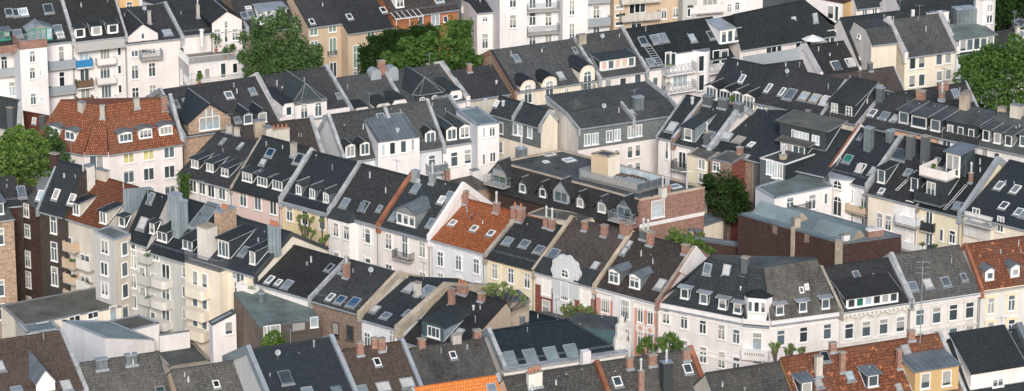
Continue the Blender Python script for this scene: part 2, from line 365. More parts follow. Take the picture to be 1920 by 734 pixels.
# ------------------------------------------------------------------ features shared by every building
class Feat:
    """mixin: self.rt root, self.fr main frame"""
    def win(s, pts, w=1.0, h=1.7, style='cross', floors=1, sh=3.6, fr=None, frm='framewhite', pan='pane', t=0.0, trim=None, dt=0.0):
        fr = fr or s.fr
        for p in pts:
            a, z = fr.pick(q(p), t + dt)
            for k in range(floors):
                zz = z - k * sh
                if zz - h / 2 < .5: break
                put_window(fr, s.rt, a, t - .012, zz, w, h, style, frm, pan)
                if trim:
                    tb = MB()
                    tb.box(fr, a - w / 2 - .22, a - w / 2 - .01, t - .07, t + .02, zz - h / 2, zz + h / 2 + .01, trim)
                    tb.box(fr, a + w / 2 + .01, a + w / 2 + .22, t - .07, t + .02, zz - h / 2, zz + h / 2 + .01, trim)
                    tb.box(fr, a - w / 2 - .34, a + w / 2 + .34, t - .20, t + .02, zz + h / 2 + .02, zz + h / 2 + .24, trim)
                    tb.box(fr, a - w / 2 - .23, a + w / 2 + .23, t - .075, t + .02, zz - h / 2 - .25, zz - h / 2 - .1, trim)
                    tb.box(fr, a - w / 2 - .22, a + w / 2 + .22, t - .01, t + .02, zz - h / 2 - .1, zz + h / 2 + .02, trim); tb.build('window_surround', s.rt)
    def row(s, p0, p1, n, *a, **k):
        s.win([(p0[0] + (p1[0] - p0[0]) * i / max(n - 1, 1), p0[1] + (p1[1] - p0[1]) * i / max(n - 1, 1)) for i in range(n)], *a, **k)
    def sky(s, pts, w=.8, h=1.2, pan='paneroof', frm='zinc', fr=None, open_=0):
        fr = fr or s.fr
        for p in pts:
            a, t, z, g = fr.roofpick(q(p))
            y = (fr.w + V((0, 0, g))).normalized(); n = fr.u.cross(y)
            key = ('sky', round(w, 1), round(h, 1), pan, frm)
            if key not in WCACHE:
                f0 = Frame((0, 0), (1, 0)); f = MB(); gl = MB(); W, H, e = key[1] / 2, key[2] / 2, .09
                for b in ((-W, W, H - e, H), (-W, W, -H, -H + e * 1.3), (-W, -W + e, -H + e * 1.3, H - e), (W - e, W, -H + e * 1.3, H - e)): f.box(f0, b[0], b[1], b[2], b[3], -.1, .13, frm)
                f.box(f0, -W - .1, W + .1, -H - .25, -H - .002, -.1, .05, 'lead')
                gl.poly([V((-W + e - .02, -H + e, .09)), V((W - e + .02, -H + e, .09)), V((W - e + .02, H - e + .02, .09)), V((-W + e - .02, H - e + .02, .09))], pan)
                WCACHE[key] = (f.mesh('skylight', V((0, 0, 0))), gl.mesh('pane', V((0, 0, 0))))
            mf, mg = WCACHE[key]
            o = bpy.data.objects.new('skylight', mf); col.objects.link(o); o.parent = s.rt
            M = Matrix((fr.u, y, n)).transposed(); o.rotation_euler = M.to_euler()
            o.location = fr.pt(a, t, z) + n * .02 - WL[s.rt.name]
            g_ = bpy.data.objects.new('pane', mg); col.objects.link(g_); g_.parent = o
            if open_: g_.rotation_euler = (R(open_), 0, 0); g_.location = (0, -h * .25, .25)
    def chim(s, p, w=.9, d=.6, h=1.6, mat='brick', cap='capconc', pots=0, pipe=0, flash=True, fr=None, z=None, up=None, parent=None):
        """p: middle of the base on the roof"""
        fr = fr or s.fr
        if h < 2.5: w, d, h = w * .82, d * .82, h * .85
        if z is None: a, t, z, g = fr.roofpick(q(p))
        else:
            P = at(q(p), z) - fr.O; a, t, g = P.dot(fr.u), P.dot(fr.w), 0
        m = MB()
        lo = z - abs(g) * d / 2 - .25
        m.box(fr, a - w / 2, a + w / 2, t - d / 2, t + d / 2, lo, z + h, mat)
        if cap: m.box(fr, a - w / 2 - .06, a + w / 2 + .06, t - d / 2 - .06, t + d / 2 + .06, z + h + .001, z + h + .1, cap)
        if flash: m.box(fr, a - w / 2 - .1, a + w / 2 + .1, t - d / 2 - .12, t + d / 2 + .02, lo, z - abs(g) * d / 2 + .16, 'zinc')
        o = m.build('chimney', parent or s.roof)
        pm = MB()
        for i in range(pots):
            x = a - w / 2 + w * (i + .5) / pots; b = fr.pt(x, t, z + h + .1)
            pm.tube(b, b + V((0, 0, .5)), .13, 'clay', 8, .11)
        for i in range(pipe):
            x = a - w / 2 + w * (i + .5) / pipe; b = fr.pt(x, t, z + h + .1)
            pm.tube(b, b + V((0, 0, 1.1)), .12, 'pipe', 8); pm.tube(b + V((0, 0, 1.1)), b + V((0, 0, 1.3)), .17, 'pipe', 8, .08)
        if pots or pipe:
            pm.build('chimney_pot' if pots else 'flue', o) if s.roof.parent is None else pm.build('chimney_pot' if pots else 'flue', s.roof)
        return o
    def vent(s, pts, r=.09, h=.5, mat='pipe', fr=None):
        fr = fr or s.fr
        for p in pts:
            a, t, z, g = fr.roofpick(q(p)); b = fr.pt(a, t, z - .1); m = MB()
            m.tube(b, b + V((0, 0, h)), r, mat, 8); m.tube(b + V((0, 0, h)), b + V((0, 0, h + .14)), r * 1.6, mat, 8, r * .8)
            m.build('vent_pipe', s.roof)
    def dormer(s, p, w=1.3, h=1.2, kind='shed', wins=1, k=.05, style='single', roofm='zincdark', cheek='cheek', frontm=None, fr=None, rise=.7, ov=.16, ww=None, wh=None, drop=0.0, frm='framewhite', pan='pane', tt=None, wz=0.0, name='dormer', wstyle=None, topinset=0):
        fr = fr or s.fr
        if tt is None: a, t0, zb, g = fr.roofpick(q(p))
        else:
            a, zb = fr.pick(q(p), tt); t0 = tt
        z1 = zb + h
        if kind in ('shed', 'hip'): top = [(-w / 2, z1), (w / 2, z1)]; k = k if kind == 'shed' else 0
        elif kind == 'gable': top = [(-w / 2, z1), (0, z1 + rise), (w / 2, z1)]; k = 0
        elif kind == 'trap': top = [(-w / 2, z1), (-w / 2 + rise * .6, z1 + rise), (w / 2 - rise * .6, z1 + rise), (w / 2, z1)]; k = .05
        elif kind == 'arch':
            n = 10; top = [(-w / 2 * cos(pi * i / n), z1 + rise * sin(pi * i / n)) for i in range(n + 1)]; k = 0
        elif kind == 'bow':
            n = 8; top = [(-w / 2 + w * i / n, z1 + rise * sin(pi * i / n)) for i in range(n + 1)]; k = .05
        tr, zr = fr.prof[-1]
        def back(z):
            lo, hi = t0, tr
            if z + k * (tr - t0) >= fr.roofz(tr) : return tr
            if z <= fr.roofz(t0): return t0
            for _ in range(30):
                m_ = (lo + hi) / 2
                if z + k * (m_ - t0) > fr.roofz(m_): lo = m_
                else: hi = m_
            return lo
        b = MB(); fm = frontm or cheek
        front = [fr.pt(a - w / 2, t0, zb - drop)] + [fr.pt(a + x, t0, z) for x, z in top] + [fr.pt(a + w / 2, t0, zb - drop)]
        b.poly(front, fm)
        for sx, (x, z) in ((-1, top[0]), (1, top[-1])):
            tb = back(z)
            pts = [fr.pt(a + x, t0, zb - drop), fr.pt(a + x, t0, z), fr.pt(a + x, tb, z + k * (tb - t0) - .02)]
            if drop: pts.append(fr.pt(a + x, t0 + .05, zb - drop))
            b.poly(pts if sx > 0 else pts[::-1], cheek if not drop or kind == 'shed' else cheek)
        body = b.build(name, s.rt)
        r = MB(); f0 = t0 - .25; pts = []
        n = len(top)
        for i, (x, z) in enumerate(top):
            xx = x; zz = z
            if i == 0: xx -= ov; zz = z - (ov * (top[1][1] - top[0][1]) / max(top[1][0] - top[0][0], .05) if kind == 'gable' else 0)
            if i == n - 1: xx += ov; zz = z - (ov * (top[-2][1] - top[-1][1]) / max(top[-1][0] - top[-2][0], .05) if kind == 'gable' else 0)
            pts.append((xx, zz))
        th = .11
        for (x0, z0), (x1, z1_) in zip(pts, pts[1:]):
            b0, b1 = back(z0) + .05, back(z1_) + .05
            q0 = [fr.pt(a + x0, f0, z0 + .012 - k * .25), fr.pt(a + x1, f0, z1_ + .012 - k * .25), fr.pt(a + x1, b1, z1_ + .012 + k * (b1 - t0)), fr.pt(a + x0, b0, z0 + .012 + k * (b0 - t0))]
            r.prism(q0, (0, 0, th), roofm)
        if kind == 'hip':
            r = MB(); hl, hr = a - w / 2 - ov, a + w / 2 + ov; bz = back(z1); bt = back(z1 + rise); tf = min(t0 + w * .38, bt)
            E = [fr.pt(hl, bz, z1), fr.pt(hl, t0 + .5, z1), fr.pt(hl + .7, f0, z1), fr.pt(hr - .7, f0, z1), fr.pt(hr, t0 + .5, z1), fr.pt(hr, bz, z1)]; ap, rb = fr.pt(a, tf, z1 + rise), fr.pt(a, bt, z1 + rise)
            r.poly([E[2], E[3], ap], roofm); r.poly([E[1], E[2], ap], roofm); r.poly([E[3], E[4], ap], roofm); r.poly([E[0], E[1], ap, rb], roofm); r.poly([E[4], E[5], rb, ap], roofm); r.poly(E[::-1], roofm)
            for p_ in E[1:5]: r.tube(p_, ap, .035, 'lead', 4)
            r.tube(ap, rb, .05, 'lead', 4)
            for p_, q_ in zip(E[1:4], E[2:5]): r.tube(p_, q_, .06, 'lead', 4)
        if kind in ('shed', 'trap'):
            for sx in (-1, 1):
                x = sx * (w / 2 + .04); tb = back(top[0][1]); zt_ = top[0][1]
                r.tube(fr.pt(a + x, t0, zb + .06), fr.pt(a + x, tb, zt_ + k * (tb - t0) + .05), .05, 'pipe', 4)
                if kind == 'shed': r.tube(fr.pt(a + sx * (w / 2 + ov), f0, zt_ - k * .25 + .1), fr.pt(a + sx * (w / 2 + ov), tb, zt_ + k * (tb - t0) + .1), .045, 'zinc', 4)
            r.tube(fr.pt(a - w / 2, t0 - .05, zb + .02), fr.pt(a + w / 2, t0 - .05, zb + .02), .05, 'lead', 4)
        r.build('dormer_roof', body)
        if kind in ('gable',) and roofm not in ('zincdark', 'zinc', 'lead'):
            rg = MB(); bz = back(top[1][1]); rg.tube(fr.pt(a, f0, top[1][1] + th), fr.pt(a, bz, top[1][1] + th), .09, 'lead', 5); rg.build('ridge_cap', body)
        if wins:
            ww = ww or (w - .2) / wins; wh = wh or h - .12
            for i in range(wins):
                x = a + (i - (wins - 1) / 2) * (w - .16) / wins
                put_window(fr, body, x, t0 - .012, zb + h / 2 + wz, ww, wh, style, frm, pan, sub=False)
        return body, a, t0, zb
    def balcony(s, pts, w=2.2, d=1.2, h=1.0, rail='bars', slab='concrete', railm='railgrey', floors=1, sh=3.4, fr=None, t=0.0, wing=None):
        """p: middle of the lower front edge"""
        fr = fr or s.fr
        for p in pts:
            a, z = fr.pick(q(p), t - d)
            for k in range(floors):
                zz = z - k * sh
                if zz < .5: break
                m = MB(); m.box(fr, a - w / 2, a + w / 2, t - d, t + .03, zz, zz + .16, slab); o = m.build('balcony', s.rt)
                railing(fr, o, [(a - w / 2 + .04, t), (a - w / 2 + .04, t - d + .04), (a + w / 2 - .04, t - d + .04), (a + w / 2 - .04, t)], zz + .162, h, rail, railm)
                if wing:
                    m = MB(); m.box(fr, a + w / 2 - .06, a + w / 2, t - d, t, zz + .17, zz + 2.2, wing); m.build('privacy_screen', o)
    def strip(s, name, a0, a1, z, h, proj, mat, fr=None, t=0.0, dent=0):
        fr = fr or s.fr; m = MB(); m.box(fr, a0, a1, t - proj, t + .02, z, z + h, mat)
        if dent:
            n = int((a1 - a0) / dent)
            for i in range(n):
                x = a0 + (i + .5) * (a1 - a0) / n; m.box(fr, x - dent * .25, x + dent * .25, t - proj * .8, t + .02, z - h * .7, z - .002, mat)
        return m.build(name, s.rt)
    def ladder(s, p0, p1, w=.45, fr=None, mat='pipe', off=.12):
        fr = fr or s.fr; a0, t0, z0, g = fr.roofpick(q(p0)); a1, t1, z1, g = fr.roofpick(q(p1)); m = MB()
        for k in (-1, 1): m.tube(fr.pt(a0 + k * w / 2, t0, z0 + off), fr.pt(a1 + k * w / 2, t1, z1 + off), .035, mat, 5)
        n = max(2, int((V((a1 - a0, t1 - t0, z1 - z0))).length / .4))
        for i in range(n + 1):
            f = i / n; c = (a0 + (a1 - a0) * f, t0 + (t1 - t0) * f, z0 + (z1 - z0) * f + off)
            m.tube(fr.pt(c[0] - w / 2, c[1], c[2]), fr.pt(c[0] + w / 2, c[1], c[2]), .028, mat, 4)
        m.build('roof_ladder', s.rt)
def railing(fr, parent, path, z, h, kind, mat):
    m = MB()
    for (a0, t0), (a1, t1) in zip(path, path[1:]):
        L = sqrt((a1 - a0) ** 2 + (t1 - t0) ** 2)
        if L < .15: continue
        P = lambda f, zz: fr.pt(a0 + (a1 - a0) * f, t0 + (t1 - t0) * f, zz)
        if kind in ('solid', 'panel'):
            d = V((P(1, 0) - P(0, 0))).normalized(); nrm = V((-d.y, d.x, 0)) * .05
            e = 0 if kind == 'solid' else .12
            m.prism([P(0, z + e) - nrm, P(1, z + e) - nrm, P(1, z + e) + nrm, P(0, z + e) + nrm], (0, 0, h - e), mat)
            if kind == 'panel':
                for i in range(int(L / 1.1) + 2):
                    f = min(1, i * 1.1 / L); m.tube(P(f, z - .05), P(f, z + h + .08), .04, mat, 5)
        else:
            m.tube(P(0, z + h), P(1, z + h), .035, mat, 5); m.tube(P(0, z + .1), P(1, z + .1), .025, mat, 4)
            n = max(2, int(L / (.16 if kind == 'bars' else .9)))
            for i in range(n + 1): m.tube(P(i / n, z), P(i / n, z + h), .02 if 0 < i < n else .035, mat, 4)
            if kind == 'rails':
                for zz in (.4, .7): m.tube(P(0, z + zz * h), P(1, z + zz * h), .02, mat, 4)
            if kind == 'lattice':
                n = max(1, int(L / .55))
                for i in range(n):
                    m.tube(P(i / n, z + .1), P((i + 1) / n, z + h), .03, mat, 4); m.tube(P((i + 1) / n, z + .1), P(i / n, z + h), .03, mat, 4)
            if kind == 'glass':
                d = V((P(1, 0) - P(0, 0))).normalized(); nrm = V((-d.y, d.x, 0)) * .012
                m.prism([P(.02, z + .15) - nrm, P(.98, z + .15) - nrm, P(.98, z + .15) + nrm, P(.02, z + .15) + nrm], (0, 0, h - .25), 'panepale')
    return m.build('railing', parent)

ALLH = []
class House(Feat):
    """a gabled (or mansard) house: eave pixels e1,e2 on a facade plane, profile pixels up the slope at one end"""
    def __init__(s, name, label, plane, e1, e2, prof, at_end='L', wall='white', roof='dark', endw=None, back=None, z0=0.0, ze=None, gut=True, cat='house', group=None, cap=True, ov=.32, pipe=None, backz=None, eavem=None):
        pipe = pipe or ('R' if cat == 'house' and 'terrace' in name else None)
        O, u = plane
        fr = Frame(O, u); a1, z1 = fr.pick(q(e1)); a2, z2 = fr.pick(q(e2))
        s.ze = ze or (z1 + z2) / 2
        s.L = a2 - a1
        fr = s.fr = Frame(fr.pt(a1, 0, 0), u)
        a = 0 if at_end == 'L' else s.L
        pr = [(0.0, s.ze)]
        for p in prof:
            if isinstance(p, tuple) and len(p) == 3: t, z = p[0], s.ze + p[1]
            else: t, z = fr.side(q(p), a)
            t = max(t, pr[-1][0] + .3)
            pr.append((t, z))
        fr.prof = list(pr)
        s.ridge = pr[-1]
        if back is None: back = [(2 * pr[-1][0] - t, z) for t, z in pr[-2::-1]]
        full = s.full = pr + list(back)
        s.D = full[-1][0]
        s.rt = root(name, label, cat, fr.pt(s.L / 2, s.D / 2, z0), group)
        print('%-34s L=%.1f ze=%.1f ridge t=%.1f z=%.1f y=%.0f' % (label[:34], s.L, s.ze, s.ridge[0], s.ridge[1], fr.O.y))
        ALLH.append(s)
        m = MB(); L = s.L; e = endw or wall
        m.poly([fr.pt(0, 0, z0), fr.pt(L, 0, z0), fr.pt(L, 0, s.ze), fr.pt(0, 0, s.ze)], wall)
        m.poly([fr.pt(L, s.D, z0), fr.pt(0, s.D, z0), fr.pt(0, s.D, full[-1][1]), fr.pt(L, s.D, full[-1][1])], wall)
        dn = .03
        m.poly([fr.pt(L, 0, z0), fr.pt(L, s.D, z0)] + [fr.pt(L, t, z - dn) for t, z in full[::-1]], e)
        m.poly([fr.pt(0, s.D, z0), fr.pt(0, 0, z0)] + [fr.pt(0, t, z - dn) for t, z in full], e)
        m.build('wall', s.rt)
        r = MB(); f = list(full)
        (ta, za), (tb, zb) = f[0], f[1]; g = (zb - za) / (tb - ta); o = min(ov, .35 / max(g, .6)); f[0] = (ta - o, za - o * g)
        (ta, za), (tb, zb) = f[-1], f[-2]; 
        if ta > tb + .2:
            g = (zb - za) / (ta - tb); o = min(ov, .35 / max(abs(g), .6)); f[-1] = (ta + o, za - o * g)
        th = .16
        for i, ((t0, zz0), (t1, zz1)) in enumerate(zip(f, f[1:])):
            r.prism([fr.pt(0, t0, zz0), fr.pt(L, t0, zz0), fr.pt(L, t1, zz1), fr.pt(0, t1, zz1)], (0, 0, th), roof)
        if cap:
            t, z = s.ridge; r.prism([fr.pt(0, t - .16, z + .10), fr.pt(L, t - .16, z + .10), fr.pt(L, t + .16, z + .10), fr.pt(0, t + .16, z + .10)], (0, 0, .13), roof)
        s.roof = r.build('roof', s.rt)
        fr.prof = [(t, z + th) for t, z in pr]
        if gut:
            gm = MB(); t, z = f[0]
            gm.prism([fr.pt(0, t - .16, z + .02), fr.pt(L, t - .16, z + .02), fr.pt(L, t + .02, z + .02), fr.pt(0, t + .02, z + .02)], (0, 0, .13), gut if isinstance(gut, str) else 'zinc')
            gm.build('gutter', s.rt)
        if pipe:
            pm = MB()
            for x in ([.15] if 'L' in pipe else []) + ([L - .15] if 'R' in pipe else []):
                pm.tube(fr.pt(x, -.12, z0), fr.pt(x, -.12, s.ze - .1), .06, 'lead', 6)
            pm.build('drainpipe', s.rt)
    def left(s): return Frame(s.fr.pt(0, s.D, 0), -s.fr.w)
    def right(s): return Frame(s.fr.pt(s.L, 0, 0), s.fr.w)
    def par(s, side, mat='cap', w=.42, h=.38, body=None, full=True, ext=.3, low=.25, shift=0.0):
        w *= .82
        x = 0 if side == 'L' else s.L
        fr = s.fr; f = list(s.full) if full else list(s.fr.prof)
        if ext: f[0] = (f[0][0] - ext, f[0][1] - ext * .3)
        m = MB(); x += shift
        body = body or mat
        for (t0, z0), (t1, z1) in zip(f, f[1:]):
            m.prism([fr.pt(x - w / 2, t0, z0 - low), fr.pt(x + w / 2, t0, z0 - low), fr.pt(x + w / 2, t1, z1 - low), fr.pt(x - w / 2, t1, z1 - low)], (0, 0, low + h + .14), body, mt=mat)
        t, z = f[0]
        m.box(fr, x - w / 2 - .02, x + w / 2 + .02, t - .12, t + .4, z - .75, z + h + .16, body, mt=mat)
        m.build('firewall', s.rt)
    def eave_strip(s, h=.35, proj=.28, mat='stucco', dent=0, dz=-.05, name='cornice'):
        return s.strip(name, 0, s.L, s.ze - h + dz, h, proj, mat, dent=dent)
    def course(s, zs, h=.22, proj=.12, mat='stucco'):
        for z in zs: s.strip('string_course', .01, s.L - .01, z, h, proj, mat)

class Block(Feat):
    """box building: c nearest top corner pixel at height z; right edge along yaw until pixel column rx, left edge until lx"""
    def __init__(s, name, label, c, z, yaw, rx, lx, z0=0.0, wall='white', top='bitumen', cop='zinc', cat='building', group=None, slope=(0, 0, 0, 0), hcop=.18, LR=None, LL=None, c3=None, copw=.3, topn='roof', parapet=0.0):
        u = yawdir(yaw); C = c3 or at(q(c), z); base = Frame(C, u)
        def along(d, x):
            px = q((x, 0))[0]; k = (px - 960) / FL
            # solve for the length L where C + d L projects to column px
            f = V((0, cos(PITCH), -sin(PITCH)))
            P = C - CAM
            return (k * P.dot(f) - P.x) / (d.x - k * d.dot(f))
        s.LR = LR or along(base.u, rx); s.LL = LL or along(base.w, lx)
        fr = s.fr = Frame(C, u); s.z = z; s.z0 = z0
        print('%-34s LR=%.1f LL=%.1f z=%.1f y=%.0f' % (label[:34], s.LR, s.LL, z, C.y))
        s.lf = Frame(fr.pt(0, s.LL, 0), -fr.w)
        s.rt = root(name, label, cat, fr.pt(s.LR / 2, s.LL / 2, z0), group)
        zc, zr, zb, zl = [z + d for d in slope]
        m = MB(); P = fr.pt; LR_, LL_ = s.LR, s.LL
        tops = [P(0, 0, zc), P(LR_, 0, zr), P(LR_, LL_, zb), P(0, LL_, zl)]; bots = [P(0, 0, z0), P(LR_, 0, z0), P(LR_, LL_, z0), P(0, LL_, z0)]
        wl = wall if isinstance(wall, (list, tuple)) else (wall, wall)
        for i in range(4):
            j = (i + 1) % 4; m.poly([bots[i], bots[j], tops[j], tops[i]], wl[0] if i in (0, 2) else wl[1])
        m.build('wall', s.rt)
        r = MB(); r.prism([p + V((0, 0, -.02)) for p in tops], (0, 0, .10), top); s.roof = r.build(topn, s.rt)
        # roof frame for picking: plane through tops (slope along w only)
        fr.prof = [(0, zc + .08), (s.LL, zl + .08)]
        if cop:
            k = MB()
            for i in range(4):
                j = (i + 1) % 4; a, b = tops[i], tops[j]; d = (b - a).normalized(); nrm = V((-d.y, d.x, 0)).normalized()
                o1, o2 = -.06, copw
                k.prism([a - nrm * -o1, b - nrm * -o1, b + nrm * o2, a + nrm * o2], (0, 0, hcop), cop)
            k.build('coping', s.rt)
    def top(s, p): return s.fr.roofpick(q(p))

def plane(p1, p2, z1, z2=None):
    a, b = at(q(p1), z1), at(q(p2), z1 if z2 is None else z2); d = b - a
    pl = (a, V((d.x, d.y, 0)).normalized()); print('plane yaw', math.degrees(atan2(pl[1].y, pl[1].x)), 'y', a.y)
    return pl
def pyaw(p, z, yaw): return (at(q(p), z), yawdir(yaw))
def shift(pl, t):
    """the same direction, t metres further back"""
    u = pl[1]; return (pl[0] + V((-u.y, u.x, 0)) * t, u)

# ------------------------------------------------------------------ plants
def leafcards(m, rng, c, rad, n, size, mat, hollow=.55, flatb=.6):
    for _ in range(n):
        while True:
            d = V((rng.uniform(-1, 1), rng.uniform(-1, 1), rng.uniform(-flatb, 1)))
            if .05 < d.length < 1: break
        r = rng.uniform(hollow, 1) ** .6
        p = V(c) + V((d.x * rad[0], d.y * rad[1], d.z * rad[2])) / d.length * r * (d.length ** .15)
        a = V((rng.gauss(0, 1), rng.gauss(0, 1), rng.gauss(0, .6))).normalized(); b = a.cross(V((rng.gauss(0, 1), rng.gauss(0, 1), rng.gauss(0, 1)))).normalized()
        s_ = size * rng.uniform(.6, 1.4)
        m.poly([p - a * s_, p + b * s_ * .55, p + a * s_, p - b * s_ * .55], mat)
def tree(name, label, base, clumps, trunk_h, size=.28, mat='leaf_mid', n=220, trunk_r=.25, cat='tree', group=None, seed=1, hollow=.5, droop=0):
    """clumps: (dx,dy,z,rx,ry,rz) around the base; every limb runs to a clump"""
    rng = random.Random(seed); base = V(base)
    rt = root(name, label, cat, base, group)
    t = MB(); top = base + V((0, 0, trunk_h))
    t.tube(base, top, trunk_r, 'bark', 7, trunk_r * .7)
    for c in clumps:
        e = base + V((c[0], c[1], c[2])); mid = top.lerp(e, .5) + V((rng.uniform(-.2, .2), rng.uniform(-.2, .2), .15))
        t.tube(top, mid, trunk_r * .5, 'bark', 5, trunk_r * .3); t.tube(mid, e, trunk_r * .3, 'bark', 5, trunk_r * .1)
    t.build('trunk', rt)
    m = MB()
    for c in clumps:
        e = base + V((c[0], c[1], c[2]))
        vol = c[3] * c[4] * c[5]
        for k in range(5 if vol > .3 else 2):
            o = V((rng.uniform(-1, 1) * c[3], rng.uniform(-1, 1) * c[4], rng.uniform(-.8, 1) * c[5])); f = rng.uniform(.35, .62)
            leafcards(m, rng, e + o, (c[3] * f, c[4] * f, c[5] * f * (1.5 if droop else .9)), int(n / 6), size, mat, hollow)
        leafcards(m, rng, e, c[3:6], int(n / 4), size, mat, hollow)
    m.build('crown', rt)
    return rt
# ================================================================== the long terrace running down to the white corner house
tile(0, 0, 1)
ROWB = plane((334, 325), (1235, 566), 14.0)
G_T = 'terraced houses of the long central row'
tile(0, 240)
h = House('terraced_house', 'pale house with three small shed dormers and ivy on its corner', ROWB, (980, 250), (1280, 340), [(1192, 30)], 'L', 'pinkwhite', 'brownblack', group=G_T, gut='cap')
M1 = h
for p in ((1075, 222), (1158, 242), (1240, 268)): h.dormer(p, 1.25, 1.15, wins=1, style='double', roofm='tealslate')
h.sky([(1230, 75), (1327, 100)], .5, 1.0)
h.win([(1065, 318), (1115, 330), (1165, 347), (1225, 360)], 1.1, 1.6, 'double', 1)
h.chim((1262, 25), .7, .5, 1.0, 'sooty'); h.chim((1305, 42), .7, .5, 1.1, 'sooty')
tile(450, 240)
h = House('terraced_house', 'dark roofed house with pink walls, three wide shed dormers and a blue tinted skylight', ROWB, (-40, 322), (225, 398), [(385, 118)], 'R', 'pink', 'dark', group=G_T, gut='darkmetal')
h.par('L', 'capconc', .25, .12)
for p in ((42, 297), (125, 322), (208, 342)): h.dormer(p, 1.7, 1.25, wins=1, style='triple', roofm='tealslate', k=.06)
h.sky([(168, 138)], 1.1, 1.1, pan='paneblue'); h.sky([(325, 172)], 1.1, 1.4, pan='panedark'); h.sky([(128, 190)], .8, .8)
h.chim((296, 150), .8, .6, 1.7, 'concrete')
h.win([(20, 392), (100, 413), (185, 437)], 1.15, 1.8, 'double', 2, 3.5)
h = House('terraced_house', 'yellow walled house with three gabled dormers close together and wide zinc gutter', ROWB, (232, 397), (495, 466), [(395, 135)], 'L', 'yellow', 'slate', group=G_T)
h.par('L', 'cap', .55, .45); h.eave_strip(.5, .35, 'zinc')
for p in ((325, 368), (400, 390), (475, 412)): h.dormer(p, 1.0, 1.25, 'gable', rise=.35, style='double', roofm='tealslate', cheek='zincdark')
h.win([(275, 472), (360, 494), (455, 520)], 1.0, 1.8, 'tee', 2, 3.6, trim='stuccocream')
h = House('terraced_house', 'white house with slate hipped bay and three scattered skylights beside the brick firewall', ROWB, (500, 470), (765, 522), [(662, 205)], 'L', 'white', 'brownblack', group=G_T)
h.par('L', 'cap', .55, .4); h.eave_strip(.45, .3, 'zinc')
h.sky([(580, 415)], 1.0, 1.3); h.sky([(686, 432)], 1.0, 1.3, open_=18); h.sky([(770, 445)], .6, .8)
# two storey bay window
def bay(h, p0, p1, zt, d=1.0, mat='white', roofm='tealslate', wins=None, fr=None, rh=1.0):
    fr = fr or h.fr; a0, _ = fr.pick(q(p0)); a1, _ = fr.pick(q(p1)); c = .75
    pts = [(a0, 0), (a0 + c * .6, -d), (a1 - c * .6, -d), (a1, 0)]
    m = MB(); m.prism([fr.pt(x, t, 3.2) for x, t in pts], (0, 0, zt - 3.2), mat); o = m.build('bay_window', h.rt)
    r = MB(); ov = .18; e = [(a0 - ov, .02), (a0 + c * .6 - ov * .6, -d - ov), (a1 - c * .6 + ov * .6, -d - ov), (a1 + ov, .02)]
    top = [fr.pt(a0 + .5, 0.0, zt + rh), fr.pt(a1 - .5, 0.0, zt + rh)]
    E = [fr.pt(x, t, zt) for x, t in e]
    r.poly([E[0], E[1], top[0]], roofm); r.poly([E[1], E[2], top[1], top[0]], roofm); r.poly([E[2], E[3], top[1]], roofm); r.poly(E[::-1], roofm)
    r.build('bay_roof', o)
    return a0, a1, d, o
a0, a1, d, o = bay(h, (500, 500), (648, 540), h.ze - .35)
F2 = Frame(h.fr.pt(0, -d, 0), h.fr.u)
h.win([(530, 560), (588, 577)], .9, 1.7, 'tee', 2, 3.6, fr=F2); h.win([(705, 595)], .95, 1.8, 'transom', 2, 3.6)
h.win([(682, 575)], .3, 1.5, 'x', 2, 3.6)
h = House('terraced_house', 'cream house with one round topped zinc dormer and a tall white gable wall', ROWB, (770, 543), (1050, 603), [(950, 258)], 'L', 'pinkwhite', 'dark', group=G_T)
M5 = h
h.par('L', 'brickcap', .6, .35); h.par('R', 'white', .55, .55, body='white'); h.eave_strip(.4, .3, 'zinc')
h.dormer((915, 545), 2.9, 1.75, 'bow', 3, rise=.75, ww=.8, wh=1.2, roofm='zincdark', cheek='lead', frontm='lead', wz=.0)
h.sky([(970, 332), (1152, 378)], .9, 1.3); h.sky([(1052, 525), (850, 487)], .8, 1.2); h.sky([(1112, 398)], .8, 1.0, pan='paneroof', frm='framewhite')
h.chim((967, 280), 1.0, .8, 1.1, 'lead', cap='zinc'); h.chim((1060, 300), .8, .7, 1.2, 'lead', cap='zinc', pipe=1)
h.ladder((1052, 565), (1150, 412), .5)
h.win([(820, 625), (1005, 668)], 1.0, 1.9, 'cross', 2, 3.7); h.win([(910, 655)], .9, 2.7, 'cross', 1)
h.balcony([(885, 735)], 2.6, .9, .9, 'bars', 'concrete', 'darkmetal')
h.pipe = 1
h = House('terraced_house', 'pale blue house under a bright orange tiled roof with three small skylights', ROWB, (1060, 612), (1350, 688), [(1255, 402)], 'L', 'white_cool', 'orangebright', group=G_T)
h.eave_strip(.3, .25, 'white_cool')
h.sky([(1172, 525), (1290, 556), (1382, 582)], .75, .9, frm='stucco')
h.chim((1240, 415), .7, .7, 1.7, 'brick'); h.chim((1412, 465), .9, .6, 1.3, 'brick', pipe=1)
tile(450, 484)
h.win([(1105, 5), (1205, 25), (1303, 45)], .95, 1.75, 'cross', 1); h.win([(1105, 122), (1207, 145), (1305, 172)], .95, 1.75, 'cross', 2, 3.8)
tile(900, 240)
PB2 = ROWB
h = House('terraced_house', 'pale yellow house with paired brick chimney and three large skylights', ROWB, (35, 702), (302, 782), [(215, 488)], 'L', 'paleyellow', 'brownblack', group=G_T, gut='darkmetal')
h.par('L', 'capconc', .5, .3)
h.sky([(155, 625), (248, 640), (328, 672)], 1.1, 1.15)
for p in ((193, 500), (226, 508)): h.chim(p, .8, 1.0, 1.6, 'brick', pots=1)
h.chim((365, 545), .75, .6, 1.3, 'brick', pipe=1); h.chim((397, 556), .75, .6, 1.3, 'brick', pipe=1)
tile(900, 484)
h.win([(83, 72), (172, 97), (262, 124)], .95, 1.75, 'cross', 2, 3.8, trim='stuccocream')
tile(900, 240)
